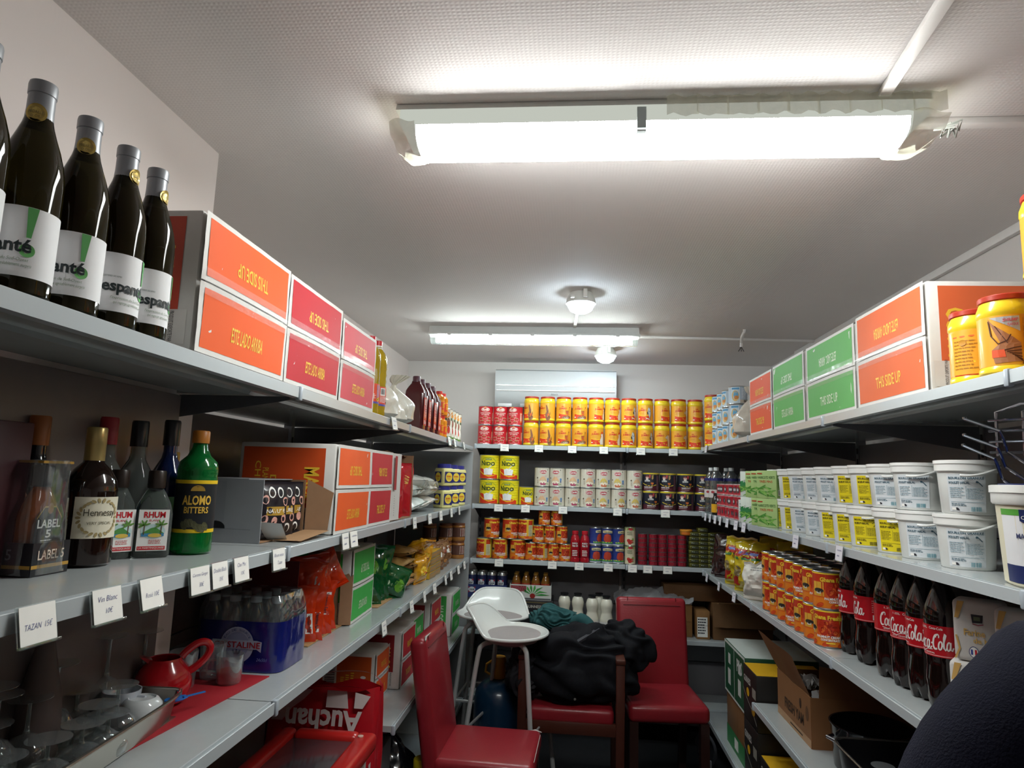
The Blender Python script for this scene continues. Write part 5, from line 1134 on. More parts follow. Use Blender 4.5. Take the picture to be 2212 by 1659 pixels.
# fourth shelf: beer, milk, cartons
ZT = ZB[3] + .0015
gbx = M('#1d1c20', .35, coat=.2); 
def guin(l):
    S = flat((0, -.0005, 0), (1, 0, 0), (0, 0, 1)); cr = M('#cfcac0', .5)
    l.text(S, 'GUINNESS', -.045, .150, .055, .168, cr, 1, .01); l.rect(S, -.06, .183, .12, .187, M('#7a6a3a', .5)); l.poly(S, [(-.068, .17), (-.056, .17), (-.058, .145), (-.064, .145)], M('#4a4640', .5)); l.ell(S, .04, .105, .026, .008, M('#8a7038', .4, metal=.3), 1, 18, .15); l.stroke(S, [(.012, .105), (.07, .112)], .003, M('#b09048', .4), 2); l.rect(S, .0, .082, .06, .084, M('#6a6a70', .5))
for i, (x0, x1) in enumerate(((-.64, -.378), (-.372, -.108))):
    k = Kit(); k.part('body', MB().box((0, .12, .1), (x1 - x0, .24, .2), gbx, .004)); l = MB(); guin(l); k.part('print', l)
    k.put('beer_carton', ('black beer carton under the blue can tray', 'black beer carton under the bottle tray')[i], 'box', ((x0 + x1) / 2, BY + .02, ZT), 0, 'black beer cartons')
zt2 = ZT + .2005
one('price_ticket', MB().box((0, 0, .012), (.045, .002, .024), M('#e0a51c', .5)).rect(flat((0, -.0015, 0), (1, 0, 0), (0, 0, 1)), -.015, .008, .01, .014, INK), 'small yellow ticket on the black beer carton', 'ticket', None, (-.40, BY + .012, zt2 - .012))
cb = M('#23294f', .3, metal=.4, coat=.3)
l = MB(); S = rev(.0336); l.ell(S, 0, .09, .022, .024, M('#c9ccd2', .4), 1, 20); l.text(S, '1664', -.016, .082, .016, .1, INK, 2, .02, .1)
for a in (.8, 2.3, 4.0, 5.4): l.ell(S, .022 * cos(a), .09 + .026 * sin(a), .004, .007, M('#a52a3a', .4), 2, 8, a + 1.57)
can = Kit().part('body', MB().lathe([(.026, 0), (.033, .008), (.033, .14), (.0275, .156), (.027, .158), (.0265, .160), (.024, .156), (0, .156)], [cb, cb, TIN, TIN, TIN, TIN, TIN], 28)).part('label', l)
for i in range(4):
    for jn in range(2): can.put('beer_can', 'dark blue beer can, %s row of the tray, %s from the left' % (('front', 'rear')[jn], ORD[i]), 'can', (-.658 + i * .0675, BY + .06 + jn * .068, zt2 + .003), .15 * (i % 3 - 1), 'beer cans in the blue tray')
k = Kit(); bc = M('#2c3768', .4); t = MB(); x0, x1 = -.695, -.418
t.box(((x0 + x1) / 2, BY + .022, .042), (x1 - x0, .002, .082), bc).box((x0, BY + .09, .042), (.002, .14, .082), bc).box((x1, BY + .09, .042), (.002, .14, .082), bc).box(((x0 + x1) / 2, BY + .09, .0012), (x1 - x0, .14, .002), bc); k.part('tray', t)
l = MB(); S = flat((x0, BY + .0205, 0), (1, 0, 0), (0, 0, 1)); l.ell(S, .045, .05, .024, .017, M('#c9ccd2', .4), 1, 20); l.text(S, '1664', .028, .043, .062, .057, INK, 2, .02, .1)
for a in (.7, 2.4, 3.9, 5.5): l.ell(S, .045 + .026 * cos(a), .05 + .02 * sin(a), .004, .006, M('#a52a3a', .4), 2, 8, a + 1.57)
l.rect(S, .125, .012, .262, .042, M('#aab0b8', .5)); l.text(S, '24x50CL BIERE 5,5% VOL', .125, .048, .262, .062, M('#c9ccd2', .4), 1, .02); l.lines(S, .135, .016, .25, .038, 2, M('#6a7080', .5), 2); k.part('print', l)
k.put('can_tray', 'dark blue cardboard tray of beer cans on the black carton', 'tray', (0, 0, zt2))
am2 = M('#8a5a22', .08, coat=.4, trans=.3)
bb = bottle([(.028, 0), (.030, .004), (.030, .10), (.022, .13), (.0135, .15), (.013, .156)], am2, [(.0145, .152), (.0145, .161), (0, .163)], M('#b98a3a', .3, metal=.4), MB().lathe([(.0304, .05), (.0304, .13 - .03)], M('#9a3a2a', .4), 20, None, caps=False))
for i in range(4):
    for jn in range(2): bb.put('beer_bottle', 'amber beer bottle in the white and green tray, %s row, %s from the left' % (('front', 'rear')[jn], ORD[i]), 'bottle', (-.358 + i * .065, BY + .06 + jn * .066, zt2 + .003), 0, 'beer bottles in the white and green tray')
k = Kit(); wc = M('#cfd0cc', .45); t = MB(); x0, x1 = -.395, -.123
t.box(((x0 + x1) / 2, BY + .022, .048), (x1 - x0, .002, .094), wc).box((x0, BY + .09, .048), (.002, .14, .094), wc).box((x1, BY + .09, .048), (.002, .14, .094), wc).box(((x0 + x1) / 2, BY + .09, .0012), (x1 - x0, .14, .002), wc); k.part('tray', t)
l = MB(); S = flat((x0, BY + .0205, 0), (1, 0, 0), (0, 0, 1)); mr = M('#7a2630', .45)
l.poly(S, [(.004, .046), (.108, .056), (.108, .088), (.004, .088)], mr); l.text(S, 'DESPERADOS', .006, .05, .106, .086, M('#a5525a', .45), 2, .03); l.text(S, 'ORIGINAL', .006, .025, .075, .040, INK, 2, .03, .1)
for a in range(7):
    an = radians(8 + a * 23); l.poly(S, [(.15 + .012 * cos(an), .028 + .012 * sin(an)), (.15 + .06 * cos(an - .13), .028 + .05 * sin(an - .13)), (.15 + (.115 if a < 3 else .07) * cos(an), .028 + .07 * sin(an) * (1 if a > 1 else .6)), (.15 + .06 * cos(an + .13), .028 + .05 * sin(an + .13))], M('#4aa04a', .4) if a % 2 else M('#3a8a40', .4), 2)
l.ell(S, .15, .026, .018, .016, M('#8a2420', .4), 3, 18); l.rect(S, 0, .002, .27, .012, M('#5a5a5e', .5), 2); k.part('print', l)
k.put('bottle_tray', 'white and green cardboard tray of beer bottles on the black carton', 'tray', (0, 0, zt2))
mm = M('#e3dfcf', .2, coat=.5, var=.03)
l = MB(); l.lathe([(.0432, .03), (.0432, .085)], M('#dcdad6', .5), 28, None, caps=False); S = rev(.0435); l.poly(S, [(.002, .063), (.009, .072), (.016, .063), (.009, .054)], INK); l.rect(S, -.03, .034, .0, .05, M('#a9c0d8', .5))
mk = bottle([(.036, 0), (.0425, .005), (.0430, .03), (.0430, .09), (.0425, .10), (.034, .135), (.0335, .145), (.040, .175), (.0405, .19), (.034, .215), (.024, .225)], mm, [(.0245, .224), (.0225, .232), (.0225, .236), (.0265, .237), (.0265, .244), (0, .245)], [GLASS('#8a8d90', .1)] * 2 + [M('#1c1c1f', .35)] * 4, l)
for px, dy, l2 in ((1219, .10, 'nearest the beer trays'), (1248, .10, 'second from the beer trays'), (1279, .06, 'third, its black diamond showing'), (1310, .05, 'nearest the plastic bag'), (1294, .15, 'in the row behind')):
    mk.put('milk_bottle', 'white waisted milk bottle with black cap, %s' % l2, 'bottle', (bx_(px, ZT + .15, BY + dy), BY + dy, ZT), .5, 'milk bottles on the low back shelf')
kraft = M('#8a6238', .75, var=.1); kraft2 = M('#6b4b2c', .75, var=.1)
def kbox(label, x0, x1, y0, y1, h, z, mat=kraft, flap=None, sticker=False):
    k = Kit(); b = MB().box(((x0 + x1) / 2, (y0 + y1) / 2, h / 2), (x1 - x0, y1 - y0, h), mat, .004); b.rect(flat(((x0 + x1) / 2, y0 - .0004, 0), (1, 0, 0), (0, 0, 1)), -(x1 - x0) / 2 + .004, h * .48, (x1 - x0) / 2 - .004, h * .49, M('#5a4026', .8)); k.part('body', b)
    if sticker: l = MB(); S = flat((x0, y0, 0), (1, 0, 0), (0, 0, 1)); l.rect(S, .004, .014, x1 - x0 - .016, h * .78, PAPER); l.lines(S, .008, .03, x1 - x0 - .02, h * .75, 6, INK, 2); k.part('sticker', l)
    if flap: k.part('flap', MB().grid(lambda u, v: (x0 + (x1 - x0) * u, y0 - .004 - .03 * v, h - flap * v + .003 * nz(u * 8, v)), 10, 5, mat))
    return k.put('cardboard_box', label, 'box', (0, 0, z), 0, 'brown cardboard boxes on the low back shelf')
kbox('brown cardboard box behind the red chair under the plastic bag', .36, .80, BY + .10, BY + .30, .20, ZT, kraft)
kbox('narrow brown box with a white sticker right of the red chair', .82, .905, BY + .06, BY + .26, .175, ZT, kraft, None, True)
kbox('brown box with a drooping flap in the back right corner', .925, 1.30, BY + .06, BY + .30, .225, ZT, kraft2, .14)
kbox('dark brown box lying on the others in the back right corner', .62, 1.25, BY + .12, BY + .31, .10, ZT + .2265, kraft2)
pb = M('#b9bcc0', .3, alpha=.55, var=.15, scale=20, coat=.5)
def pbag(u, v):
    x = .30 + .50 * u; f = .05 * nz(u * 5, v * 5) + .02 * nz(u * 14, v * 14, 2)
    return (x + .06 * nz(v * 3, 7), BY + .06 + .20 * v + f * .4, .212 + .05 * sin(pi * u) * sin(pi * v) + f - .12 * max(0, .2 - u) * 3 * (1 - v))
o = one('plastic_bag', MB().grid(pbag, 34, 20, pb), 'crumpled translucent plastic bag on the brown box behind the chair', 'bag', None, (0, 0, ZT + .02))
one('plastic_bag', MB().grid(lambda u, v: (-.70 - .10 * u, BY + .05 + .05 * v + .02 * nz(u * 9, v * 9), .02 + .07 * v + .03 * nz(u * 7, v * 6, 3)), 14, 10, pb), 'small crumpled clear film beside the blue can tray', 'bag', None, (0, 0, zt2 - .05))
# price cards on the back rails
def bcards(lv, items):
    for px, l in items:
        z = ZB[lv] - .02; price_card('', (bx_(px, z, BY - .004), BY - .0035, ZB[lv] - .002), jit(.03), l, -.05)
bcards(0, ((1090, 'price card under the red tomato tins, back top shelf'), (1164, 'price card under the first shrimp jars'), (1236, 'price card under the jars with cooking pots'), (1304, 'price card under the rooster jars'), (1384, 'price card under the fish jars'), (1454, 'price card under the sheep jars')))
bcards(1, ((1077, 'price card under the large milk powder tins'), (1135, 'price card under the small milk powder tin'), (1216, 'price card under the cereal tins, left one'), (1334, 'price card under the cereal tins, right one'), (1437, 'price card under the dark oat tins')))
bcards(2, ((1078, 'price card under the large orange soup tins'), (1193, 'price card under the small orange soup tins'), (1251, 'price card under the red sauce bottles'), (1314, 'price card under the blue tomato tins'), (1366, 'price card under the cream pulp tins'), (1399, 'price card under the first red tin stacks'), (1442, 'price card under the last red tin stacks')))
# ------------------------------------------------------------------ right shelving, top shelf
ZT = ZR[0] + .0015
def face(x, y): return -math.atan2(x, y)                # turns a front towards the aisle's near end
for W, y0, col, up, lo, l, sd, H in ((.400, 1.676, '#dd6a3c', A_, U_, 'large orange carton between yellow jars and green carton, right top shelf', 21, .278), (.425, 2.088, '#63ae5c', A_, U_, 'green carton touching the large orange one, right top shelf', 22, .270), (.392, 2.538, '#63ae5c', U_, A_, 'dented green carton beside the small red-orange one', 23, .272), (.365, 2.945, '#dd5a38', A_, U_, 'small red-orange carton beside the knotted grain bag', 24, .270)):
    c = carton(W, .34, H, col, YT if 'green' not in l[:13] else PT, up, lo, 1, tape=True, seed=sd)
    c.put('carton', l, 'box', (RX + .016, y0 + W / 2, ZT), -H90, gr)
jn_ = jumbo('sheep')
for r_ in range(2): jn_.put('seasoning_jar', '%s yellow jar in the back right corner beside the blue tins' % ('lower', 'upper')[r_], 'jar', (.905, 4.395, ZT + r_ * .1685), -.5, 'yellow seasoning jars in the right corner')
kn = jumbo('back'); kp = jumbo('shrimp')
l = MB(); S = rev(.0524); l.lathe([(.0523, .018), (.0523, .122)], amb, 36, None, caps=False)
l.poly(S, [(-.036, .118), (.016, .118), (.016, .086)], M('#a9abb2', .4), 2); l.text(S, 'SHRIMP', -.012, .107, .014, .114, M('#c0505a', .5), 3, .02, .1); l.text(S, 'FLAVOUR', -.004, .098, .014, .104, M('#c0505a', .5), 3, .02, .1)
bp = M('#a06a48', .5); dp = M('#4a2414', .5)
l.poly(S, [(-.040, .118), (-.030, .104), (.004, .074), (.016, .062), (.016, .024), (-.03, .022), (-.034, .05), (-.018, .064)], bp, 2); l.poly(S, [(-.034, .05), (-.012, .05), (-.01, .034), (-.034, .034)], M('#d8542c', .5), 3)
for i in range(6): l.stroke(S, [(-.012 + i * .004, .048 - i * .003), (.004 + i * .003, .052 - i * .006), (.016, .054 - i * .007)], .0022, dp, 4)
l.stroke(S, [(-.038, .112), (-.034, .08), (-.022, .062), (-.006, .068), (.0, .08)], .0022, dp, 4); l.stroke(S, [(-.026, .1), (-.006, .062)], .0015, dp, 4)
for i in range(6): l.rect(S, .021, .024 + i * .0155, .062, .0365 + i * .0155, M('#c98d1e', .45), 2)
kb2 = Kit(); kb2.parts = kp.parts[:2]; kb2.part('label', l)
kn.put('seasoning_jar', 'yellow jar with printed table standing before the orange carton', 'jar', (.915, 1.575, ZT), face(.9, 1.57) - .15, 'yellow seasoning jars at the right top shelf')
kb2.put('seasoning_jar', 'yellow jar with large brown shrimp nearest the right frame edge', 'jar', (.905, 1.448, ZT), face(.9, 1.45) + .1, 'yellow seasoning jars at the right top shelf')
kn.put('seasoning_jar', 'yellow jar cut by the right frame edge, lower one', 'jar', (.912, 1.30, ZT), -.6, 'yellow seasoning jars at the right top shelf')
kn.put('seasoning_jar', 'yellow jar cut by the right frame edge, stacked one', 'jar', (.912, 1.30, ZT + .1685), -.4, 'yellow seasoning jars at the right top shelf')
def d_blue(l, S):
    bl2 = M('#b6c4d3', .45); l.rect(S, -.15, .006, .15, .094, bl2, 0); l.rect(S, -.05, .006, .0, .094, M('#c9d8e0', .5), 1); l.ell(S, -.025, .045, .02, .03, M('#d8b06a', .5), 2, 16); l.ell(S, -.022, .05, .013, .02, M('#5fa0c4', .5), 3, 14); l.ell(S, -.02, .036, .012, .010, M('#c9803a', .5), 4, 12); l.rect(S, -.045, .08, -.004, .09, M('#4f8fb8', .5), 2); l.rect(S, .0, .006, .09, .024, M('#c9bfae', .5), 2); l.lines(S, .008, .03, .085, .088, 7, M('#e3e6ea', .5), 2); l.bars(S, .02, .01, .04, .022, INK, 3, 7)
bt = can_parts(.049, .1, M('#aebdca', .4), d_blue); bt.part('ring_pull', MB().tube([(.018 * cos(a), .018 * sin(a), .0995 + .002 * sin(a)) for a in [2 * pi * i / 14 for i in range(14)]], .0012, TIN, 5, True))
for i, y in enumerate((3.74, 3.90, 4.04, 4.18)):
    for r_ in range(3): bt.put('milk_tin', 'pale blue tin with bowl picture, %s row, %s from the grain bag' % (('lower', 'middle', 'upper')[r_], ORD[i]), 'tin', (.908, y, ZT + r_ * .1005), -.75 + .12 * ((i + r_) % 3) + (.5 if i == 0 else -.0), 'pale blue tins in the right corner')
k = Kit(); k.part('body', sack(.098, .27, M('#c6bcae', .3, var=.1, scale=50, coat=.6), 14, .010, ny=.8)); o = k.put('grain_bag', 'large knotted clear grain bag between blue tins and red-orange carton', 'bag', (.925, 3.52, ZT), .3, 'clear bags of white grain')

# ------------------------------------------------------------------ right shelving, second shelf
ZT = ZR[1] + .0015
wpet = GLASS('#e2e8e6', .05)
wl = MB(); wl.lathe([(.0445, .10), (.0445, .15)], M('#cfc6c2', .5), 26, None, caps=False); wl.lathe([(.0425, .205), (.0425, .222)], M('#2c2f6a', .4), 26, None, caps=False); wl.ell(rev(.0447), -.01, .135, .012, .008, M('#9a3038', .5), 2, 12)
wpr = [(.036, 0), (.044, .006)] + [(.044 - (.003 if i % 2 else 0), .02 + i * .012) for i in range(14)] + [(.043, .2), (.036, .235), (.02, .262), (.0135, .272)]
wk = bottle(wpr, wpet, [(.0155, .268), (.0155, .288), (0, .289)], M('#d3d7d6', .4), wl)
for i, (x, y) in enumerate(((.892, 4.395), (.90, 4.285), (.99, 4.41), (.995, 4.30), (1.09, 4.40))):
    wk.put('water_bottle', 'large clear water bottle in the right corner, %s' % ('outermost by the oat tins', 'front one beside the red tins', 'second from the oat tins in rear row', 'middle of the rear row', 'deepest in the corner')[i], 'bottle', (x, y, ZT), -.5, 'large water bottles in the right corner')
bottle([(.024, 0), (.028, .004), (.028, .07), (.02, .1), (.014, .115)], M('#1d1512', .15, coat=.4), [(.0155, .112), (.0155, .13), (0, .131)], BLACK, MB().lathe([(.0284, .015), (.0284, .065)], M('#d8a01f', .4), 24, None, caps=False)).put('sauce_bottle', 'small dark sauce bottle with yellow label before the water bottles', 'bottle', (.872, 4.165, ZT), -.4)
def d_rt(l, S):
    pk3, hx = M('#d98a92', .5), M('#4a3b40', .45)
    for c0 in (-.075, 0, .075):
        for s_ in (-1, 1): l.stroke(S, [(c0 - .035, .031 - s_ * .026), (c0 + .035, .031 + s_ * .026)], .0028, pk3, 1)
        l.poly(S, [(c0 + .019 * cos(a), .031 + .017 * sin(a)) for a in [pi / 3 * i for i in range(6)]], hx, 2); l.rect(S, c0 - .011, .026, c0 + .011, .038, M('#b9b0b4', .5), 3)
        l.ell(S, c0 + .0375, .031, .006, .012, hx, 2, 10)
    l.lathe([(.0485, .003), (.0485, .0065)], pk3, 30, None, caps=False); l.lathe([(.0485, .0555), (.0485, .059)], pk3, 30, None, caps=False)
rt = can_parts(.048, .062, M('#a5202f', .35, coat=.3), d_rt, lid=M('#8f2530', .35))
for i in range(6):
    for r_ in range(3): rt.put('fish_tin', 'red round tin with dark hexagon label, %s row, %s from the green cartons' % (('lower', 'middle', 'upper')[r_], ORD[i]), 'tin', (.902 + .004 * (i % 2), 3.565 + i * .101, ZT + r_ * .0625), -.5 + .2 * (i % 3) + .3 * r_, 'red round tins on the right second shelf')
def veg(seed, vg):
    k = Kit(); gbk = M('#a9c47e', .45) if vg else M('#d6ddd4', .45)
    k.part('body', MB().box((0, .03, .0625), (.096, .06, .125), gbk, .002))
    l = MB(); S = flat((0, -.0004, 0), (1, 0, 0), (0, 0, 1)); rn = random.Random(seed); gd = M('#3d6b35', .5)
    for i in range(14):
        u, v, a = rn.uniform(-.036, .036), rn.uniform(.012, .05), rn.uniform(-.7, .7); l.poly(S, [(u + a_ * cos(a) - b_ * sin(a), max(.004, v + a_ * sin(a) + b_ * cos(a))) for a_, b_ in ((-.02, -.003), (.02, -.002), (.022, .002), (-.018, .004))], M(('#5f9a3c', '#4a8a35', '#7fb552')[i % 3], .5), 2 + i % 3)
    if vg: l.text(S, 'HARICOTS VERTS', -.042, .088, .042, .1, gd, 2, .02); l.text(S, 'TRÈS FINS', -.034, .07, .030, .083, M('#b5532c', .5) if seed % 2 else gd, 2, .02); l.rect(S, -.044, .108, -.02, .114, M('#b04a2a', .5), 2)
    else: l.poly(S, [(-.048, .02), (.0, .06), (.048, .05), (.048, .1), (0, .088), (-.048, .075)], M('#2f7d45', .5), 1); l.text(S, 'Haricots', -.03, .07, .034, .084, WHITE, 3, .02); l.rect(S, .015, .03, .04, .046, M('#c9ccd6', .5), 5)
    S2 = flat((.0484, 0, 0), (0, 1, 0), (0, 0, 1)); l.rect(S2, .004, .01, .056, .115, M('#8fb56a', .5) if vg else M('#c5cfc6', .5)); l.lines(S2, .01, .05, .05, .11, 8, M('#5f7f4f', .5), 2); l.rect(S2, .012, .014, .05, .04, PAPER, 2); l.bars(S2, .015, .017, .047, .038, INK, 3, 10)
    k.part('print', l); return k
vk2 = [veg(1, True), veg(2, True), veg(3, False)]
for i, (y, a, b) in enumerate(((3.105, 0, 0), (3.205, 1, 1), (3.305, 0, 2), (3.405, 2, 2))):
    for r_ in range(2): vk2[(b, a)[r_]].put('bean_carton', '%s green bean carton, %s from the yellow buckets' % (('lower', 'upper')[r_], ORD[i]), 'box', (.872, y, ZT + r_ * .1255), -.80, 'green bean cartons')
one('carton_pack', MB().box((0, 0, .055), (.05, .06, .11), M('#cfd5d3', .45), .002).lines(flat((0, -.0304, 0), (1, 0, 0), (0, 0, 1)), -.018, .02, .018, .095, 6, M('#6d8f7a', .5)).lines(flat((-.0254, 0, 0), (0, -1, 0), (0, 0, 1)), -.02, .02, .02, .095, 5, M('#6d8f7a', .5)), 'small white carton standing before the red round tins', 'box', None, (.872, 3.485, ZT), -.5)
wb_, wl_ = M('#d9dbd8', .35, sss=0.0, var=.02), M('#e3e4e1', .3, var=.02)
def bucket(yellow):
    k = Kit(); rf = lambda v: .055 + .0065 * v / .1
    k.part('body', MB().lathe([(.053, 0), (.055, .003), (.0612, .1), (.0612, .104)], wb_, 36))
    k.part('lid', MB().lathe([(.0635, .099), (.0665, .102), (.0665, .117), (.0685, .119), (.0680, .127), (.063, .1275), (.062, .124), (0, .124)], wl_, 36))
    hb = [(.0672 * cos(a), -.0672 * sin(a) - .002, .110 - .030 * sin(a)) for a in [pi * i / 18 for i in range(19)]]
    k.part('handle', MB().tube([(p[0], p[1] * 1.03, p[2]) for p in [(.067 * cos(a), -.069 * sin(a), .112 - .022 * (sin(a)) ** 2) for a in [-.75 + 2.5 * i / 18 for i in range(19)]]], .0032, wl_, 7))
    l = MB(); S = rev(lambda v: .0555 + .0065 * v / .1 if v else .058); bg = M('#dcc91c', .45) if yellow else M('#cfd5d9', .45); tx = M('#3a3418', .5) if yellow else M('#3f5f70', .5); lt = M('#8f8420', .5) if yellow else M('#8ea5b0', .5)
    l.rect(S, -.040, .006, .038, .094, bg, 1)
    l.text(S, 'BOUILLON GRANULÉ', -.036, .082, .034, .089, tx, 2, .03); l.text(S, 'BOEUF HALAL' if yellow else 'POULET HALAL', -.036, .071, .006, .077, tx, 2, .03)
    if yellow: l.stroke(S, [(.014, .074), (.02, .078), (.026, .073), (.03, .076), (.026, .066), (.022, .07), (.018, .064)], .0016, tx, 2)
    else: l.stroke(S, [(.018, .078), (.024, .074), (.031, .066)], .002, tx, 2); l.ell(S, .02, .076, .003, .0025, tx, 2, 8)
    l.lines(S, -.035, .038, -.004, .064, 6, lt, 2); l.lines(S, .0, .036, .034, .062, 7, lt, 2); l.rect(S, -.0025, .036, -.0015, .066, lt, 2); l.rect(S, -.035, .028, .034, .029, lt, 2); l.lines(S, -.034, .019, .0, .026, 2, tx, 2)
    l.poly(S, [(-.034, .0095), (-.022, .0095), (-.022, .0155), (-.034, .0155)], PAPER, 2); l.poly(S, [(-.024, .0095), (-.018, .0095), (-.018, .0125), (-.021, .0155), (-.025, .0155)], INK, 3)
    l.bars(S, .006, .008, .028, .018, M('#3f3a20', .5) if yellow else M('#4f93a0', .5), 2, 14)
    k.part('label', l); return k
bks = {True: bucket(True), False: bucket(False)}
def bucket_row(cent, ys, z, row):
    Ys = []
    for px in reversed(cent):                           # from the near end; keep a bucket's width between neighbours
        y = sol_y(.955, z + .05, px); Ys.append(y if not Ys else max(y, Ys[-1] + .1365))
    Ys = list(reversed(Ys)); n = len(Ys)
    for i, (y, yl) in enumerate(zip(Ys, ys)):
        bks[yl].put('bucket', '%s broth bucket, %s row, %s from the mayonnaise bucket' % ('yellow labelled' if yl else 'pale blue labelled', row, ORD[n - 1 - i]), 'bucket', (.955, y, z), face(.955, y) + jit(.12) - .12, 'small white broth buckets')
Yb, Wb = True, False
bucket_row((1697, 1718, 1742, 1774, 1814, 1850, 1880, 1941, 1997, 2089), (Yb, Yb, Wb, Wb, Yb, Yb, Yb, Yb, Wb, Wb), ZT, 'lower')
bucket_row((1692, 1715, 1739, 1771, 1802, 1844, 1883, 1928, 1985, 2090), (Yb, Yb, Wb, Wb, Wb, Yb, Yb, Wb, Wb, Wb), ZT + .1285, 'upper')
k = Kit(); cm = M('#d8d2b8', .35, var=.03)
k.part('body', MB().lathe([(.083, 0), (.087, .004), (.0955, .178), (.0955, .182)], cm, 44, None, 1, 1, 3))
k.part('lid', MB().lathe([(.0985, .158), (.101, .162), (.101, .180), (.1035, .182), (.103, .196), (.099, .197), (.096, .192)], M('#e0e0dc', .3), 44, None, 1, 1, 3).lathe([(.088, .190), (.088, .200), (0, .201)], M('#1f2a55', .35), 44, None, 1, 1, 3))
rq = lambda a: (abs(cos(a)) ** 3 + abs(sin(a)) ** 3) ** (-1 / 3)
def Sm(u, v, kk):
    a = u / .092; R = (.0872 + .0085 * v / .178 + .0004 * kk) * rq(a); return (R * sin(a), -R * cos(a), v)
l = MB(); nv = M('#1f2b5c', .4); gn = M('#4f9a38', .45); wp = M('#dfe0e2', .45)
l.rect(Sm, -.14, .008, .14, .15, wp, 1); l.rect(Sm, -.14, .008, .14, .042, nv, 2); l.rect(Sm, -.14, .138, .14, .15, gn, 2); l.poly(Sm, [(-.012, .042), (.012, .042), (.006, .15), (-.018, .15)], gn, 3); l.rect(Sm, .012, .042, .14, .052, gn, 3)
l.text(Sm, 'MAYONNAISE', -.092, .094, -.022, .104, M('#3a4066', .5), 3, .02); l.poly(Sm, [(-.082, .128), (-.055, .128), (-.055, .15), (-.082, .15)], nv, 4); l.poly(Sm, [(-.082, .128), (-.0685, .121), (-.055, .128)], nv, 4); l.text(Sm, 'Chef', -.079, .131, -.058, .138, WHITE, 5); l.ell(Sm, -.05, .07, .004, .007, nv, 3, 12); l.lines(Sm, -.062, .056, -.04, .062, 2, nv, 3); l.ell(Sm, -.066, .112, .008, .007, M('#c3cfae', .5), 3, 12)
l.lines(Sm, .02, .07, .12, .135, 12, M('#8a8aa0', .5), 4); l.text(Sm, '4.7 kg', .05, .055, .085, .067, M('#3a4066', .5), 4, .02)
l.ell(Sm, -.030, .038, .036, .017, M('#d8d8d0', .4), 4, 24)
for u, v in ((-.048, .042), (-.03, .046), (-.014, .042), (-.036, .034), (-.022, .034)): l.ell(Sm, u, v, .010, .006, M('#efece4', .4), 5, 14); l.ell(Sm, u, v + .001, .005, .0035, M('#e0ac4a', .4), 6, 10)
l.ell(Sm, -.03, .051, .004, .003, M('#4f8a38', .5), 7, 8); k.part('label', l)
k.put('mayonnaise_bucket', 'large mayonnaise bucket with navy lid and green band at the right edge', 'bucket', (.962, 1.432, ZT), face(.962, 1.432) + .32)
chrome = M('#b9bcc4', .15, metal=1.0); k = Kit()
for (tx, ty), (bx0, by0), (ex, ey) in (((2083, 905), (2162, 932), (2176, 975)), ((2083, 941), (2157, 968), (2172, 1008)), ((2081, 963), (2150, 992), (2165, 1035))):
    t, b_, e = at_x(tx, ty, .895), at_x(bx0, by0, .90), at_x(ex, ey, .925)
    k.part('prong', MB().tube([t, t + (b_ - t) * .5, b_, b_ + (e - b_) * .3, e, e + Vector((.03, -.02, -.03))], .0035, chrome, 8).lathe([(0, -.002), (.0045, 0), (.0045, .004), (0, .006)], chrome, 10, Matrix.Translation(t)))
for dx in (0, .035): k.part('frame', MB().tube([(.945 + dx, 1.575 - dx, ZT + .262), (.945 + dx, 1.572 - dx, ZT + .36), (.955 + dx, 1.50 - dx, ZT + .372), (.96 + dx, 1.40, ZT + .36), (.96 + dx, 1.40, ZT + .262)], .0035, chrome, 8))
for i in range(4): k.part('cross_wire', MB().tube([(.935, 1.585, ZT + .27 + i * .024), (.99, 1.50, ZT + .27 + i * .024), (.99, 1.40, ZT + .27 + i * .024)], .0028, chrome, 7))
k.put('wire_rack', 'chrome wire rack with three prongs standing on the broth buckets', 'rack', (0, 0, 0))

# ------------------------------------------------------------------ right shelving, third shelf
ZT = ZR[2] + .0015
for i, (y, rz, tl) in enumerate(((4.22, -.75, -.22), (4.12, -.60, -.12))):
    mb, S = pillow(.20, .25, .08, M('#2a1718', .12, coat=1.0, var=.5, scale=60, bump=.5, bscale=70), 140 + i, .014); mb.rect(S, -.022, .045, .028, .215, PAPER, 3); mb.poly(S, [(-.008, .11), (.012, .115), (.016, .15), (.006, .165), (-.01, .15), (-.014, .125)], RED, 5); mb.lines(S, -.014, .06, .02, .085, 4, INK, 5)
    o = one('pepper_bag', mb, ('clear bag of dark dried peppers nearest the corner, white strip label', 'clear bag of dark dried peppers beside the yellow bags')[i], 'bag', 'bags of dried peppers', (.935 + .01 * i, y, ZT + .002)); o.rotation_euler = (tl, 0, rz)
ybg = M('#c3ab1e', .2, coat=.8, var=.1)
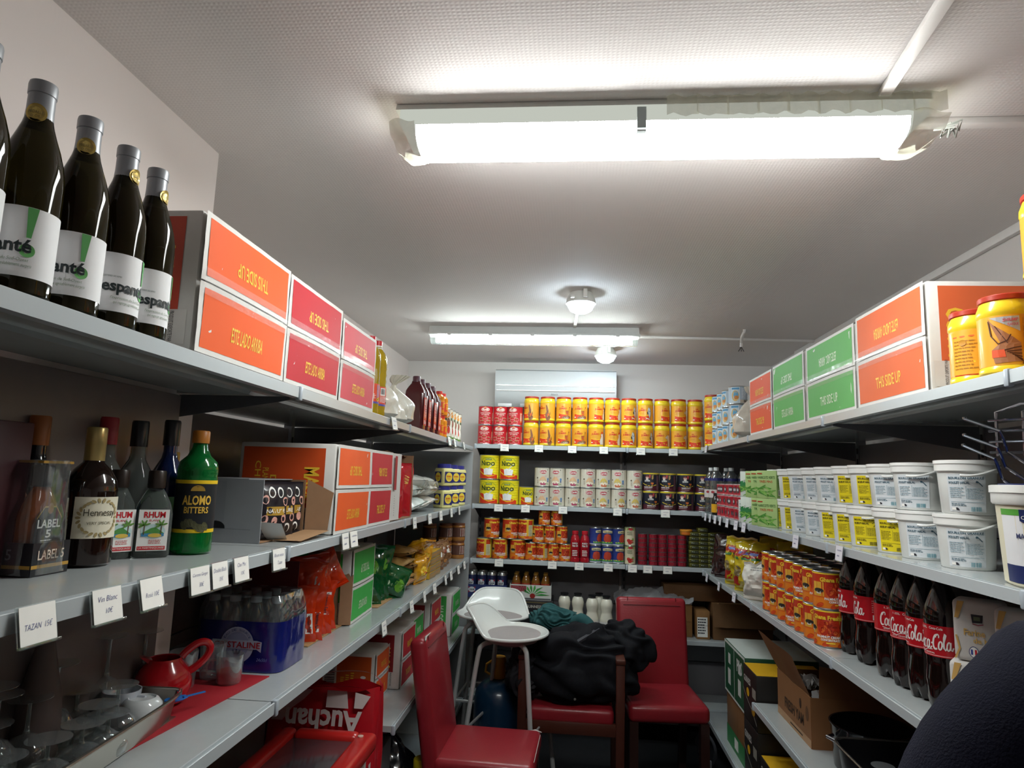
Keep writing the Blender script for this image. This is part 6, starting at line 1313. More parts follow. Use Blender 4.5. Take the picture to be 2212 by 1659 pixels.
for i, (x, y, h, rz) in enumerate(((.93, 3.84, .26, -.8), (.93, 3.62, .255, -.72), (1.10, 3.78, .27, -.7), (1.11, 3.52, .265, -.8))):
    mb, S = pillow(.19, h, .12, ybg, 150 + i, .016); rr_ = M('#a82a22', .3, coat=.5)
    mb.poly(S, [(-.09, .18), (.09, .165), (.09, .205), (-.09, .215)], rr_, 3); mb.poly(S, [(-.06, .19), (.06, .182), (.07, .195), (-.05, .203)], M('#7d86c4', .4), 5); mb.rect(S, -.085, .160, .085, .172, M('#2f6a2c', .4), 4); mb.poly(S, [(-.02, .02), (.02, .03), (.015, .17), (-.02, .18)], rr_, 5); mb.rect(S, .03, .07, .085, .125, M('#6b3a2a', .4), 4); mb.poly(S, [(.04, .115), (.08, .12), (.08, .13), (.04, .125)], M('#6f5fa8', .4), 5); mb.rect(S, -.09, .03, -.03, .075, rr_, 4); mb.ell(S, -.055, .1, .025, .03, M('#7a6a45', .5), 4, 14)
    o = one('pasta_bag', mb, 'yellow and red glossy food bag, %s' % ('front one beside the dried peppers', 'front one behind the white bag', 'rear one in shade', 'rear one behind the orange tins')[i], 'bag', 'yellow and red food bags', (x, y, ZT + .002)); o.rotation_euler = (-.08, 0, rz)
mb, S = pillow(.15, .175, .10, M('#d3cfc6', .55, var=.06), 160, .022, seam=.02); mb.lines(S, -.03, .135, .05, .155, 2, M('#8a8a86', .5), 3)
o = one('paper_bag', mb, 'crumpled white paper bag at the edge before the orange tins', 'bag', None, (.905, 3.39, ZT + .002)); o.rotation_euler = (-.05, 0, -.6)
for r_ in range(2):
    for i in range(7):
        for d_ in range(2):
            y = 2.515 + i * .1065 + d_ * .03; gb.put('palm_nut_tin', 'large orange soup tin on right shelf, %s row, %s from the cola, %s' % (('lower', 'upper')[r_], ORD[i], ('front line', 'rear line')[d_]), 'tin', (.912 + d_ * .106, y, ZT + r_ * .1275), face(.91, y) + (-.25, .35, .1, -.6, .3, .15, -.3)[(i + r_) % 7], 'orange soup tins on the right third shelf', (1, 1, .948))
cola = M('#120907', .06, coat=.6, var=.1); cp = [(.020, .006), (.030, .0), (.040, .006), (.0455, .03), (.0455, .075), (.0415, .105), (.0425, .125), (.0448, .135), (.0448, .205), (.0455, .215), (.0450, .232), (.040, .252), (.028, .285), (.0165, .312), (.0135, .322)]
def cola_mesh():
    b = MB(); b.lathe(cp, cola, 40)
    vs = []
    for (x, y, z) in b.v:                               # five feet pressed into the base
        r = hypot(x, y)
        if z < .05 and r > 1e-4:
            a = math.atan2(y, x); q = (1 - z / .05); dz = .016 * q * max(0, cos(5 * a)) ** 2; s_ = 1 - .14 * q * max(0, cos(5 * a)); vs.append((x * s_, y * s_, z + dz * (1 if z < .02 else .3)))
        elif .05 <= z < .13: a = math.atan2(y, x); s_ = 1 + .012 * cos(10 * a); vs.append((x * s_, y * s_, z))
        else: vs.append((x, y, z))
    b.v = vs; return b
l = MB(); S = rev(.0453); cr_ = M('#b5121f', .35, coat=.2)
l.lathe([(.0451, .132), (.0451, .208)], cr_, 40, None, caps=False); l.lathe([(.0452, .134), (.0452, .1365)], M('#d98a8a', .4), 40, None, caps=False)
def script(off):                                       # white flowing lettering
    W = M('#ece6e2', .4)
    def q(pts, w): l.stroke(S, [(off + p[0] * .0155, .150 + p[1] * .034) for p in pts], w, W, 2)
    arc = lambda cx, cy, rx, ry, a0, a1, n=12: [(cx + rx * cos(radians(a0 + (a1 - a0) * i / n)) + .25 * (cy + ry * sin(radians(a0 + (a1 - a0) * i / n)) - .4), cy + ry * sin(radians(a0 + (a1 - a0) * i / n))) for i in range(n + 1)]
    for x0 in (0, 3.15):
        q(arc(x0 + .3, .55, .42, .52, 70, 300), .0042); q(arc(x0 + .42, .92, .22, .2, -20, 200, 8), .0022)
        q(arc(x0 + .95, .32, .24, .30, 0, 360), .0034)
        if x0 == 0: q(arc(x0 + 1.55, .32, .24, .30, 55, 310), .0034); q(arc(x0 + 2.15, .32, .24, .30, 0, 360), .0034); q([(x0 + 2.42, .62), (x0 + 2.36, .1), (x0 + 2.6, .02), (x0 + 2.78, .2)], .0034); q([(x0 + 2.72, .42), (x0 + 3.0, .45)], .0036)
        else: q([(x0 + 1.25, .25), (x0 + 1.75, 1.1), (x0 + 1.62, 1.2), (x0 + 1.45, .9), (x0 + 1.42, .15), (x0 + 1.6, .02), (x0 + 1.8, .2)], .0034); q(arc(x0 + 2.1, .32, .24, .30, 0, 360), .0034); q([(x0 + 2.38, .62), (x0 + 2.32, .1), (x0 + 2.55, .02), (x0 + 2.75, .25)], .0034)
    q([(.2, -.12), (1.2, -.22), (2.0, -.05), (2.9, -.02)], .0016)
script(-.050)
l.text(S, 'GOÛT ORIGINAL', -.044, .139, .0, .1435, WHITE, 2, .01); l.text(S, '1.25L', -.04, .198, -.018, .2035, WHITE, 2, .01); l.text(S, 'Coca-Cola', -.012, .198, .02, .204, WHITE, 2, .01)
l.rect(S, .066, .139, .098, .154, PAPER, 2); l.rect(S, .070, .142, .08, .151, M('#4f8a48', .5), 3); l.rect(S, .083, .142, .094, .151, M('#a9b03a', .5), 3); l.lines(S, .064, .16, .105, .2, 6, M('#d98a8a', .4), 2)
ckk = Kit().part('body', cola_mesh()).part('cap', MB().lathe([(.0155, .316), (.0155, .336), (.014, .338), (0, .338)], M('#a01420', .35), 24)).part('label', l)
Yc = []
for px in reversed((1843, 1879, 1925, 1965, 2000, 2040)):
    y = sol_y(.958, ZT + .17, px); Yc.append(y if not Yc else max(y, Yc[-1] + .0935))
for i, (y, rz) in enumerate(zip(Yc, (-.5, -1.0, .0, .5, -1.3, -1.35))):
    ckk.put('cola_bottle', 'cola bottle, %s' % ('nearest the flour packs, script facing out', 'second from the flour packs', 'third from the flour packs', 'fourth from the flour packs', 'second from the orange tins', 'nearest the orange tins')[i], 'bottle', (.958, y, ZT), face(.958, y) + rz, 'cola bottles on the right third shelf')
ckk.put('cola_bottle', 'cola bottle in the row behind, seen between two others', 'bottle', (1.052, 2.30, ZT), -.45, 'cola bottles on the right third shelf')
fp = M('#cfccc8', .6, var=.05)
for i in range(2):
    for r_ in range(2):
        mb = MB().box((0, .036, .0725), (.105, .07, .143), fp, .012, seg=3); S = flat((0, -.0008, 0), (1, 0, 0), (0, 0, 1)); yl_ = M('#d3a860', .6)
        mb.text(S, 'Farine', -.03, .062, .012, .077, M('#d8b060', .6), 1, .02); mb.text(S, 'de blé', -.012, .046, .03, .058, M('#d8b060', .6), 1, .02); mb.poly(S, [(-.012, .092), (.008, .094), (.01, .112), (-.014, .112)], INK, 1); mb.rect(S, -.009, .098, .004, .107, M('#5f6a50', .5), 2); mb.stroke(S, [(-.012, .09), (.0, .088), (.01, .091)], .002, M('#9a3a50', .5), 1)
        mb.poly(S, [(-.048, .1), (-.04, .1), (-.026, .14), (-.04, .14)], yl_, 1); mb.ell(S, -.012, .025, .010, .013, M('#3a4a7a', .5), 1, 16); mb.ell(S, -.012, .025, .0085, .0115, PAPER, 2, 16); mb.rect(S, -.018, .019, -.014, .031, M('#3a4a9a', .5), 3); mb.rect(S, -.010, .019, -.006, .031, RED, 3); mb.lines(S, .038, .02, .046, .1, 14, M('#7a7a88', .5), 1, .6, .1); mb.stroke(S, [(-.05, .006), (-.04, .03), (-.046, .06)], .004, yl_, 1)
        one('flour_pack', mb, '%s white flour pack %s' % (('lower', 'upper')[r_], ('beside the cola bottles', 'behind the dark coat')[i]), 'packet', 'white paper flour packs', (.955 + .012 * r_ + .02 * i, 1.735 - .005 * r_ - i * .125, ZT + r_ * .1445), face(.95, 1.72) - .15 - .1 * i)

# ------------------------------------------------------------------ right shelving, low shelf
ZT = ZR[3] + .0015
k = Kit(); x0, x1, y0, y1, H = .93, 1.30, 2.785, 3.20, .185; kd = M('#7f5633', .7, var=.12, scale=8)
k.part('body', MB().box((x0, (y0 + y1) / 2, H / 2), (.005, y1 - y0, H), kd).box((x1, (y0 + y1) / 2, H / 2), (.005, y1 - y0, H), kd).box(((x0 + x1) / 2, y0, H / 2), (x1 - x0, .005, H), kd).box(((x0 + x1) / 2, y1, H / 2), (x1 - x0, .005, H), kd).box(((x0 + x1) / 2, (y0 + y1) / 2, .003), (x1 - x0, y1 - y0, .005), kd))
l = MB(); S = flat((x0 - .003, y1, 0), (0, -1, 0), (0, 0, 1)); dk = M('#33200f', .7); l.text(S, 'FRESH YAM', .10, .055, .335, .098, dk, 1, .03); l.rect(S, 0, .0, y1 - y0, .03, M('#a5815f', .7)); l.rect(S, .17, .012, .32, .018, dk, 2); l.ell(S, .30, .13, .012, .02, dk, 1, 14); l.ell(S, .375, .115, .016, .028, M('#5a3a22', .7), 1, 14); k.part('print', l)
k.part('flap', MB().grid(lambda u, v: (x0 - .07 * v + .006 * nz(u * 3, v), y0 + .005 + (y1 - y0 - .01) * u + .06 * v * (u - .2), H + .15 * v), 10, 6, kd))
k.part('flap', MB().grid(lambda u, v: (x1 + .03 * v, y0 + (y1 - y0) * u, H + .13 * v), 6, 4, kd))
k.part('flap', MB().grid(lambda u, v: (x0 + .03 + (x1 - x0 - .05) * u, y0 - .012 * v, H + .12 * v * (1 - .3 * u)), 6, 4, kd))
k.put('cardboard_box', 'open brown box printed FRESH YAM on the low right shelf', 'box', (0, 0, ZT))
for i in range(3): one('tissue_paper', MB().grid(lambda u, v, i=i: (.99 + .16 * u + .02 * nz(u * 6, v * 6, i), 2.86 + i * .09 + .1 * v, .14 + .05 * sin(3 * u + i) + .05 * nz(u * 7, v * 7, i * 3)), 12, 10, M('#b9b3b0', .6)), 'crumpled pale paper in the open brown box, %s' % ('nearest', 'in the middle', 'deepest')[i], 'paper', 'crumpled paper in the brown box', (0, 0, ZT))
stl = M('#4a4a4c', .15, metal=.9, var=.06)
Kit().part('body', MB().lathe([(.10, 0), (.125, .01), (.135, .15), (.1385, .155), (.1385, .158), (.133, .157), (.123, .012), (0, .012)], stl, 48)).part('handle', MB().tube([(-.134, -.03, .12), (-.165, -.02, .12), (-.165, .02, .12), (-.134, .03, .12)], .006, chrome, 8)).part('handle', MB().tube([(.134, -.03, .12), (.165, -.02, .12), (.165, .02, .12), (.134, .03, .12)], .006, chrome, 8)).put('pot', 'round dark steel pot between brown box and black bin', 'pot', (1.075, 2.605, ZT), .3)
k = Kit(); bk_ = M('#141417', .3, coat=.2)
def binf(e):
    def f(u, v):
        a = 2 * pi * u; q = (abs(cos(a)) ** 10 + abs(sin(a)) ** 10) ** (-.1); s_ = .88 + .12 * v; return (( .155 - e) * q * cos(a) * s_, (.26 - e) * q * sin(a) * (.93 + .07 * v), e + (.165 - e) * v)
    return f
k.part('basin', MB().grid(binf(0), 48, 5, bk_, closed_u=True).grid(binf(.003), 48, 5, bk_, closed_u=True).box((0, 0, .002), (.26, .47, .003), bk_))
k.part('rim', MB().tube([(.16 * (abs(cos(a)) ** 10 + abs(sin(a)) ** 10) ** (-.1) * cos(a), .265 * (abs(cos(a)) ** 10 + abs(sin(a)) ** 10) ** (-.1) * sin(a), .165) for a in [2 * pi * i / 60 for i in range(60)]], .0045, M('#8b8680', .25, metal=.9), 8, True))
k.put('bin', 'black rectangular catering bin with steel rim on the low right shelf', 'bin', (1.03, 2.17, ZT))
wgl = wine_glass_kit(.14)
for i, (x, y) in enumerate(((.97, 2.28), (1.05, 2.25), (.98, 2.17))): wgl.put('wine_glass', 'stemmed glass in the black bin, %s' % ('nearest the pot', 'next to the wall side', 'nearest the camera')[i], 'glass', (x, y, ZT + .004), 0, 'glasses in the black bin')
Kit().part('body', MB().lathe([(.03, 0), (.05, .01), (.06, .03), (.058, .031), (.048, .013), (0, .006)], M('#cfd2d2', .15, coat=.5), 28)).put('bowl', 'white china bowl inside the black bin', 'bowl', (.965, 2.39, ZT + .004))
# stack beyond the end of the low shelf, standing on the base shelf
zb = ZR[4] + .0015
def crate(label, x, y, W, D, h, z, col, top, art, name='drink_carton'):
    k = Kit(); k.part('body', MB().box((0, D / 2, h / 2), (W, D, h), M(col, .45), .004)); l = MB(); art(l, flat((0, -.0005, 0), (1, 0, 0), (0, 0, 1)), W, h); S = flat((-W / 2, 0, h + .0005), (1, 0, 0), (0, 1, 0)); l.rect(S, .004, .004, W - .004, D - .004, M(top, .45), 1); k.part('print', l); return k.put(name, label, 'box', (x, y, z), -H90, 'drink cartons under the right shelving')
def a_green(l, S, W, h):
    wt = M('#cfd3cf', .45); l.rect(S, -W / 2, 0, W / 2, h, wt, 1); l.rect(S, -W / 2 + .012, .012, -.004, h - .012, M('#1c4f35', .4), 2); l.rect(S, .004, .012, W / 2 - .012, h - .012, M('#1c4f35', .4), 2)
    for u in (-W / 4, W / 4): l.rect(S, u - .03, h * .2, u + .03, h * .5, wt, 3); l.rect(S, u - .02, h * .6, u + .03, h * .8, wt, 3)
    l.text(S, 'PILS', W / 4 - .05, h * .62, W / 4 + .06, h * .86, wt, 4, .03)
def a_bly(l, S, W, h):
    yl_ = M('#d8a51f', .45); l.text(S, 'GUINNESS', -W / 2 + .02, h * .7, -W / 2 + .14, h * .82, M('#c9c6c0', .5), 2, .02); l.ell(S, -.03, h * .55, .025, .02, yl_, 2, 16); l.stroke(S, [(-W / 2, h * .55), (-W / 6, h * .4), (W / 6, h * .3), (W / 2, h * .12)], .004, M('#a9a49a', .5), 2); l.ell(S, W / 4, h * .3, .03, .02, M('#a8781c', .5), 2, 16); l.rect(S, W * .2, h * .55, W * .46, h * .72, M('#8a857c', .5), 2)
def a_plain(l, S, W, h): l.rect(S, -W / 2, 0, W / 2, h * .35, M('#2f7d45', .5), 1); l.rect(S, -.05, h * .08, .03, h * .28, PAPER, 2); l.stroke(S, [(.02, 0), (.022, h)], .002, M('#4a3320', .7), 2)
crate('brown carton with green foot standing on the right base shelf', .888, 3.80, .44, .36, .27, zb, '#7a5536', '#7a5536', a_plain)
crate('green and white carton on the brown one, low right', .880, 3.80, .44, .36, .27, zb + .271, '#1c4f35', '#c9cfc9', a_green)
crate('black carton with yellow top beside the green and white carton', .868, 3.445, .24, .34, .25, zb + .276, '#1d1a18', '#d8a51f', a_bly)
crate('black carton under the one with yellow top', .868, 3.445, .24, .34, .275, zb, '#1d1a18', '#d8a51f', a_bly)
crate('lower black carton with yellow top under the low right shelf', .875, 3.10, .42, .34, .19, zb, '#1d1a18', '#d8a51f', a_bly)
crate('black and yellow carton nearest the camera under low shelf', .875, 2.66, .40, .34, .19, zb, '#1d1a18', '#d8a51f', a_bly)
k = Kit().part('coil', MB().tube([(.0 + .004 * i / 24, .085 * cos(i * 2 * pi / 24) * (1 - .004 * i), .095 + .085 * sin(i * 2 * pi / 24) * (1 - .002 * i)) for i in range(24 * 4)], .0085, M('#3b3d42', .5), 8)).part('plug', MB().box((-.03, -.05, .03), (.04, .03, .06), M('#a9abb0', .45), .008))
k.put('cable_coil', 'coiled grey cable with pale plug leaning at the green carton', 'cable', (.80, 4.17, .012), .5)
# price cards on the right rails
def rcards(lv, items):
    for px, l in items:
        z = ZR[lv] - .02; price_card('', (RX - .0035, sol_y(RX - .004, z, px), ZR[lv] - .002), -H90 + jit(.06), l, -.12, '#dcd9e0')
rcards(1, ((1526, 'price card under the water bottles, nearest the corner'), (1536, 'second price card under the water bottles'), (1547, 'third price card under the water bottles'), (1558, 'price card under the dark sauce bottle'), (1573, 'price card under the red round tins'), (1592, 'second price card under the red round tins'), (1609, 'price card beside the rail joint under red tins'), (1722, 'price card under the yellow broth buckets'), (1817, 'large price card under the middle broth buckets')))
rcards(2, ((1529, 'price card under the dried pepper bags'), (1555, 'price card under the yellow food bags'), (1588, 'price card under the white paper bag')))
rcards(0, ((1527, 'pinkish price card at the right corner of top shelf'),))
# ------------------------------------------------------------------ chairs, stools and the rest standing on the floor
leather = M('#8c2029', .36, coat=.2, var=.08, scale=14, bump=.12, bscale=120); wood = M('#2e1712', .4, coat=.2); wear = M('#b9b2ac', .6)
def soft(mb, c, d, mat, r=.03, T=None): return mb.box(c, d, mat, r, T, 4)
def red_chair(label, loc, rz, worn):
    k = Kit(); W, D = .425, .42
    s = soft(MB(), (0, .0, .425), (W, D, .09), leather, .028)
    k.part('seat', s, [('scuff', MB().tube([(W / 2 - .02, -D / 2 - .0005, .463), (W / 2 - .001, -D / 2 + .03, .462), (W / 2 + .0005, -D / 2 + .07, .455)], [.002, .006, .002], wear, 6).tube([(-.15, -D / 2 + .004, .466), (.15, -D / 2 + .003, .466)], .0015, wear, 5))] if worn else [])
    T = Matrix.Translation((0, D / 2 - .03, .40)) @ Matrix.Rotation(radians(-9), 4, 'X')
    b = MB().grid(lambda u, v: (0, 0, 0), 1, 1, leather) if False else MB()
    soft(b, (0, .035, .27), (W * .98, .072, .55), leather, .026, T)
    k.part('backrest', b, [('seam', MB().tube([(-W * .40, -.002, .50), (W * .40, -.002, .50)], .0025, M('#5c0d16', .5), 5, False, T).tube([(-W * .34, .002, .50), (-W * .34, .0, .545)], .002, M('#5c0d16', .5), 5, False, T).tube([(W * .34, .002, .50), (W * .34, .0, .545)], .002, M('#5c0d16', .5), 5, False, T))] + ([('scuff', MB().tube([(-W * .46, .0, .535), (-W * .40, .004, .545), (-W * .2, .003, .546)], [.003, .005, .001], wear, 6, False, T))] if worn else []))
    for sx in (-1, 1):
        k.part('leg', MB().prism([(sx * (W / 2 - .05), -D / 2 + .01), (sx * (W / 2 - .005), -D / 2 + .01), (sx * (W / 2 - .005), -D / 2 + .055), (sx * (W / 2 - .05), -D / 2 + .055)], 0, .385, wood, 'z'))
        k.part('leg', MB().add([(sx * (W / 2 - .05) + a, D / 2 - .05 + b_ + (.05 if z == 0 else 0), z) for z in (0, .40) for a, b_ in ((-.02, -.02), (.02, -.02), (.02, .02), (-.02, .02))], [(0, 1, 5, 4), (1, 2, 6, 5), (2, 3, 7, 6), (3, 0, 4, 7), (3, 2, 1, 0), (4, 5, 6, 7)], wood))
    return k.put('dining_chair', label, 'chair', loc, rz, 'red leather dining chairs')
red_chair('red leather dining chair facing the camera in front of the brown boxes', (.513, 3.925, 0), radians(5), False)
red_chair('worn red leather dining chair seen from its side beside the left shelves', (-.335, 3.075, 0), radians(88), True)
# wooden armchair under the coats
k = Kit(); soft(s := MB(), (0, 0, .43), (.44, .42, .08), leather, .025); k.part('seat', s)
wd2 = M('#4a2318', .4, coat=.3)
for sx in (-1, 1):
    k.part('post', MB().box((sx * .25, -.2, .35), (.045, .04, .70), wd2, .006)); k.part('post', MB().box((sx * .25, .2, .35), (.045, .04, .70), wd2, .006)); k.part('armrest', MB().box((sx * .25, .0, .71), (.05, .46, .025), wd2, .006))
k.part('rail', MB().box((0, -.2, .375), (.46, .03, .06), wd2, .004)); k.part('rail', MB().box((0, .2, .62), (.46, .03, .12), wd2, .01))
k.put('armchair', 'dark wooden armchair with red seat, buried under the coats', 'chair', (.015, 3.80, 0), 0)
# bar stools
wpl = M('#d9dbd8', .3, coat=.3, var=.02); pad = M('#9a9392', .8, bump=.3, bscale=300); wtube = M('#c9cbcb', .3, metal=.3, coat=.3)
def stool(label, loc, rz):
    k = Kit(); H = .75
    def shell(u, v, dz=0.0):
        a = 2 * pi * u; r = v; x = .195 * r * cos(a); y = .175 * r * sin(a); up_ = max(0, sin(a)); e = r ** 5; s_ = max(0, min(1, (up_ - .30) / .62)); s_ = s_ * s_ * (3 - 2 * s_)
        z = H + .006 * r ** 2 + e * (.012 + .105 * s_); y += e * .045 * up_ ** 2
        return (x, y, z + dz)
    b = MB().grid(lambda u, v: shell(u, v), 56, 16, wpl, closed_u=True)
    b.grid(lambda u, v: tuple(Vector(shell(u, v)) + Vector((.010 * v ** 3 * cos(2 * pi * u), .010 * v ** 3 * sin(2 * pi * u), -.012 * (1 - v ** 6)))), 56, 16, wpl, closed_u=True)
    b.tube([Vector(shell(i / 72, 1)) + Vector((.004 * cos(2 * pi * i / 72), .004 * sin(2 * pi * i / 72), -.003)) for i in range(72)], .0075, wpl, 8, True)
    k.part('shell', b)
    k.part('cushion', MB().grid(lambda u, v: (.172 * v * cos(2 * pi * u), (.145 * v) * sin(2 * pi * u) - .008, H + .006 + .016 * (1 - v ** 4)), 48, 8, pad, closed_u=True))
    k.part('base_plate', MB().lathe([(.06, H - .045), (.13, H - .022), (.14, H - .006)], pad, 32))
    tops = [(-.12, -.11), (.12, -.11), (.12, .11), (-.12, .11)]; feet = [(-.20, -.19), (.20, -.19), (.20, .19), (-.20, .19)]
    for (a, b_), (c, d) in zip(tops, feet):
        k.part('leg', MB().tube(spline([(a * .6, b_ * .6, H - .022), (a * .98, b_ * .98, H - .035), (a * 1.12, b_ * 1.12, H - .09), (a + (c - a) * .55, b_ + (d - b_) * .55, H * .5), (c, d, 0)], 5), .0115, wtube, 10))
    t = .60; fr = [(a + (c - a) * t, b_ + (d - b_) * t) for (a, b_), (c, d) in zip(tops, feet)]
    k.part('footrest', MB().tube([(x, y, .345) for x, y in fr], .008, wtube, 8, True))
    return k.put('bar_stool', label, 'stool', loc, rz, 'white bar stools', 1.07)
stool('white bar stool in front, grey seat and low back to the left', (-.305, 3.64, 0), radians(78))
stool('white bar stool behind, its low back facing the camera', (-.452, 4.075, 0), radians(-4))
# gas cylinder
gbl = M('#12304a', .3, coat=.4, var=.08)
k = Kit(); k.part('body', MB().lathe([(.10, 0), (.13, .01), (.135, .05), (.135, .40), (.125, .46), (.09, .50), (.045, .52), (.03, .525)], gbl, 40)); k.part('collar', MB().lathe([(.035, .515), (.042, .54), (.040, .62), (.034, .635), (0, .636)], M('#b07a1c', .4), 24)); k.part('handle', MB().tube([(-.04, 0, .61), (-.07, 0, .59), (-.075, 0, .55), (-.045, 0, .535)], .007, M('#b07a1c', .4), 8))
k.put('gas_cylinder', 'dark blue gas cylinder with yellow collar behind the stool legs', 'gas cylinder', (-.385, 3.86, 0))
# coats
def lump(c, r, mat, seed, amp, fr=5.0, flat_z=None, nu=96, nv=64, lean=(0, 0)):
    def fn(u, v):
        a, b = 2 * pi * u, pi * (v - .5); d = Vector((cos(a) * cos(b), sin(a) * cos(b), sin(b)))
        w_ = nz(d.x * 1.3 + seed, d.y * 1.3, d.z * 1.3 + 7); q = 1 + amp * (nz(d.x * 1.5 + seed, d.y * 1.5, d.z * 1.5) * 1.2 + .30 * sin(fr * 1.7 * (d.z * 1.2 + d.x * .7 + 1.6 * w_) + seed) + .35 * nz(d.x * fr * .5 + seed, d.y * fr * .5, d.z * fr * .5 + 2 * w_))
        p = Vector((d.x * r[0] * q, d.y * r[1] * q, d.z * r[2] * q)); p.x += lean[0] * p.z; p.y += lean[1] * p.z; p += Vector(c)
        if flat_z is not None: p.z = max(p.z, flat_z)
        return p[:]
    b = MB().grid(fn, nu, nv, mat, closed_u=True); b.sharp = None; return b
navy = M('#0b0c12', .85, var=.2, scale=6, bump=.15, bscale=300, spec=.3); teal = M('#1d4a4c', .9, var=.08, bump=.25, bscale=400); grey_c = M('#1d1c22', .8, var=.1, bump=.2, bscale=300)
k = Kit(); b = lump((.05, 3.77, .645), (.31, .215, .195), navy, 3, .22, 5, .474); k.part('body', b)
k.part('sleeve', lump((.30, 3.84, .72), (.15, .13, .13), navy, 8, .25, 5)); k.part('lapel', MB().tube(spline([(-.06, 3.60, .70), (.02, 3.62, .77), (.10, 3.66, .815), (.16, 3.72, .84)], 6), [.004] * 3 + [.012] * 13 + [.004] * 3, M('#34343b', .7), 6)); k.part('button', MB().lathe([(0, 0), (.006, .001), (.006, .003), (0, .004)], M('#9a9a92', .3, metal=.6), 12, Matrix.Translation((.035, 3.545, .53)) @ Matrix.Rotation(pi / 2, 4, 'X')))
k.put('coat', 'black coat heaped over the wooden armchair', 'coat', (0, 0, 0))
k = Kit(); k.part('body', lump((-.235, 3.72, .60), (.10, .13, .12), grey_c, 12, .28, 5)); k.put('jacket', 'dark grey jacket at the left of the coat heap', 'jacket', (0, 0, 0))
k = Kit(); k.part('hood', lump((-.085, 3.93, .815), (.135, .11, .085), teal, 21, .30, 6)); k.part('body', lump((-.17, 3.83, .715), (.15, .11, .07), teal, 25, .3, 6)); k.part('sleeve', MB().tube(spline([(.0, 3.90, .82), (.06, 3.88, .85), (.11, 3.86, .82), (.12, 3.84, .77)], 6), [.03] * 6 + [.036] * 10 + [.028] * 3, teal, 14)); k.part('tag', MB().box((.075, 3.84, .815), (.02, .003, .022), PAPER, .001))
k.put('hoodie', 'teal hooded sweatshirt on top of the coats', 'hoodie', (0, 0, 0))
# chest freezer, shopping bag, sacks
k = Kit(); rp = M('#b3201c', .3, coat=.3, var=.05); x0, x1, y0, y1, H = -.935, -.632, 1.05, 2.27, .775
k.part('body', MB().box(((x0 + x1) / 2, (y0 + y1) / 2, H / 2 - .03), (x1 - x0 - .03, y1 - y0 - .03, H - .06), M('#c9c9c9', .35), .01))
k.part('lid', MB().box(((x0 + x1) / 2, (y0 + y1) / 2, H - .022), (x1 - x0 - .08, y1 - y0 - .08, .02), M('#3f3e42', .18, coat=.5), .003))
for nme, c, d in (('rim', (x1 - .02, (y0 + y1) / 2, H - .02), (.065, y1 - y0, .055)), ('rim', (x0 + .02, (y0 + y1) / 2, H - .02), (.05, y1 - y0, .055)), ('rim', ((x0 + x1) / 2, y1 - .02, H - .02), (x1 - x0 - .09, .05, .055)), ('rim', ((x0 + x1) / 2, y0 + .02, H - .02), (x1 - x0 - .09, .05, .055)), ('bumper', (x1 + .004, (y0 + y1) / 2 - .08, H - .075), (.03, y1 - y0 - .2, .03))):
    k.part(nme, MB().box(c, d, rp, .016, None, 3))
k.part('screw', MB().lathe([(.009, 0), (.009, .003), (0, .004)], M('#c9a89a', .4), 14, Matrix.Translation((x1 - .03, y1 - .05, H + .0075))))
l = MB(); S = flat((x1 - .0145, (y0 + y1) / 2, 0), (0, 1, 0), (0, 0, 1)); l.ell(S, .45, .58, .06, .09, rp, 1, 20); l.rect(S, .2, .35, .36, .5, rp, 1); k.part('print', l)
k.put('chest_freezer', 'small chest freezer with red rim and dark lid under the left shelves', 'freezer', (0, 0, 0))
k = Kit(); rb = M('#b01622', .35, coat=.3, var=.06); wbg = M('#cfc6c4', .4, coat=.2)
bx0, bx1, by0, by1, bz = -1.06, -.645, 2.31, 2.50, .875
def bagf(u, v):
    a = 2 * pi * u + pi / 4; q = (abs(cos(a)) ** 8 + abs(sin(a)) ** 8) ** (-1 / 8); s_ = 1 - .16 * v ** 2; t = .45 * v
    return ((bx0 + bx1) / 2 + (bx1 - bx0) / 2 * q * cos(a) * (1 - .06 * v) + .008 * nz(u * 20, v * 6), (by0 + by1) / 2 + (by1 - by0) / 2 * q * sin(a) * (1 - .55 * v ** 2) + .010 * nz(u * 16, v * 7, 3) + .02 * v, bz * v * (1 + .012 * sin(7 * a)))
b = MB().grid(bagf, 64, 20, rb, closed_u=True); k.part('body', b)
l = MB(); Yf = lambda v: (by0 + by1) / 2 - (by1 - by0) / 2 * (1 - .55 * (v / bz) ** 2) + .02 * v / bz - .016
Sb = lambda u, v, kk: ((bx0 + bx1) / 2 + u, Yf(v) - .0006 * kk, v)
l.text(Sb, 'Auchan', -.12, .738, .15, .812, wbg, 2, .03, 0, 180)
l.poly(Sb, [(-.17, .77), (-.12, .872), (-.03, .872), (-.06, .84), (-.10, .81), (-.13, .77)], M('#c0a0a4', .4), 1); l.poly(Sb, [(.02, .818), (.10, .818), (.09, .872), (.02, .872)], wbg, 1); l.poly(Sb, [(.12, .82), (.15, .82), (.175, .86), (.12, .87)], wbg, 1); l.poly(Sb, [(.10, .66), (.16, .62), (.18, .70), (.14, .735)], wbg, 1); k.part('print', l)
Ss = flat((bx1 + .006, (by0 + by1) / 2, 0), (0, 1, 0), (0, 0, 1)); sd_ = MB().grid(lambda u, v: (bx1 - .008 - .012 * v + .004 * nz(u * 9, v * 6), by0 + .03 + (by1 - by0 - .05) * u * (1 - .4 * v), .1 + .55 * v), 6, 10, wbg); k.part('side_panel', sd_)
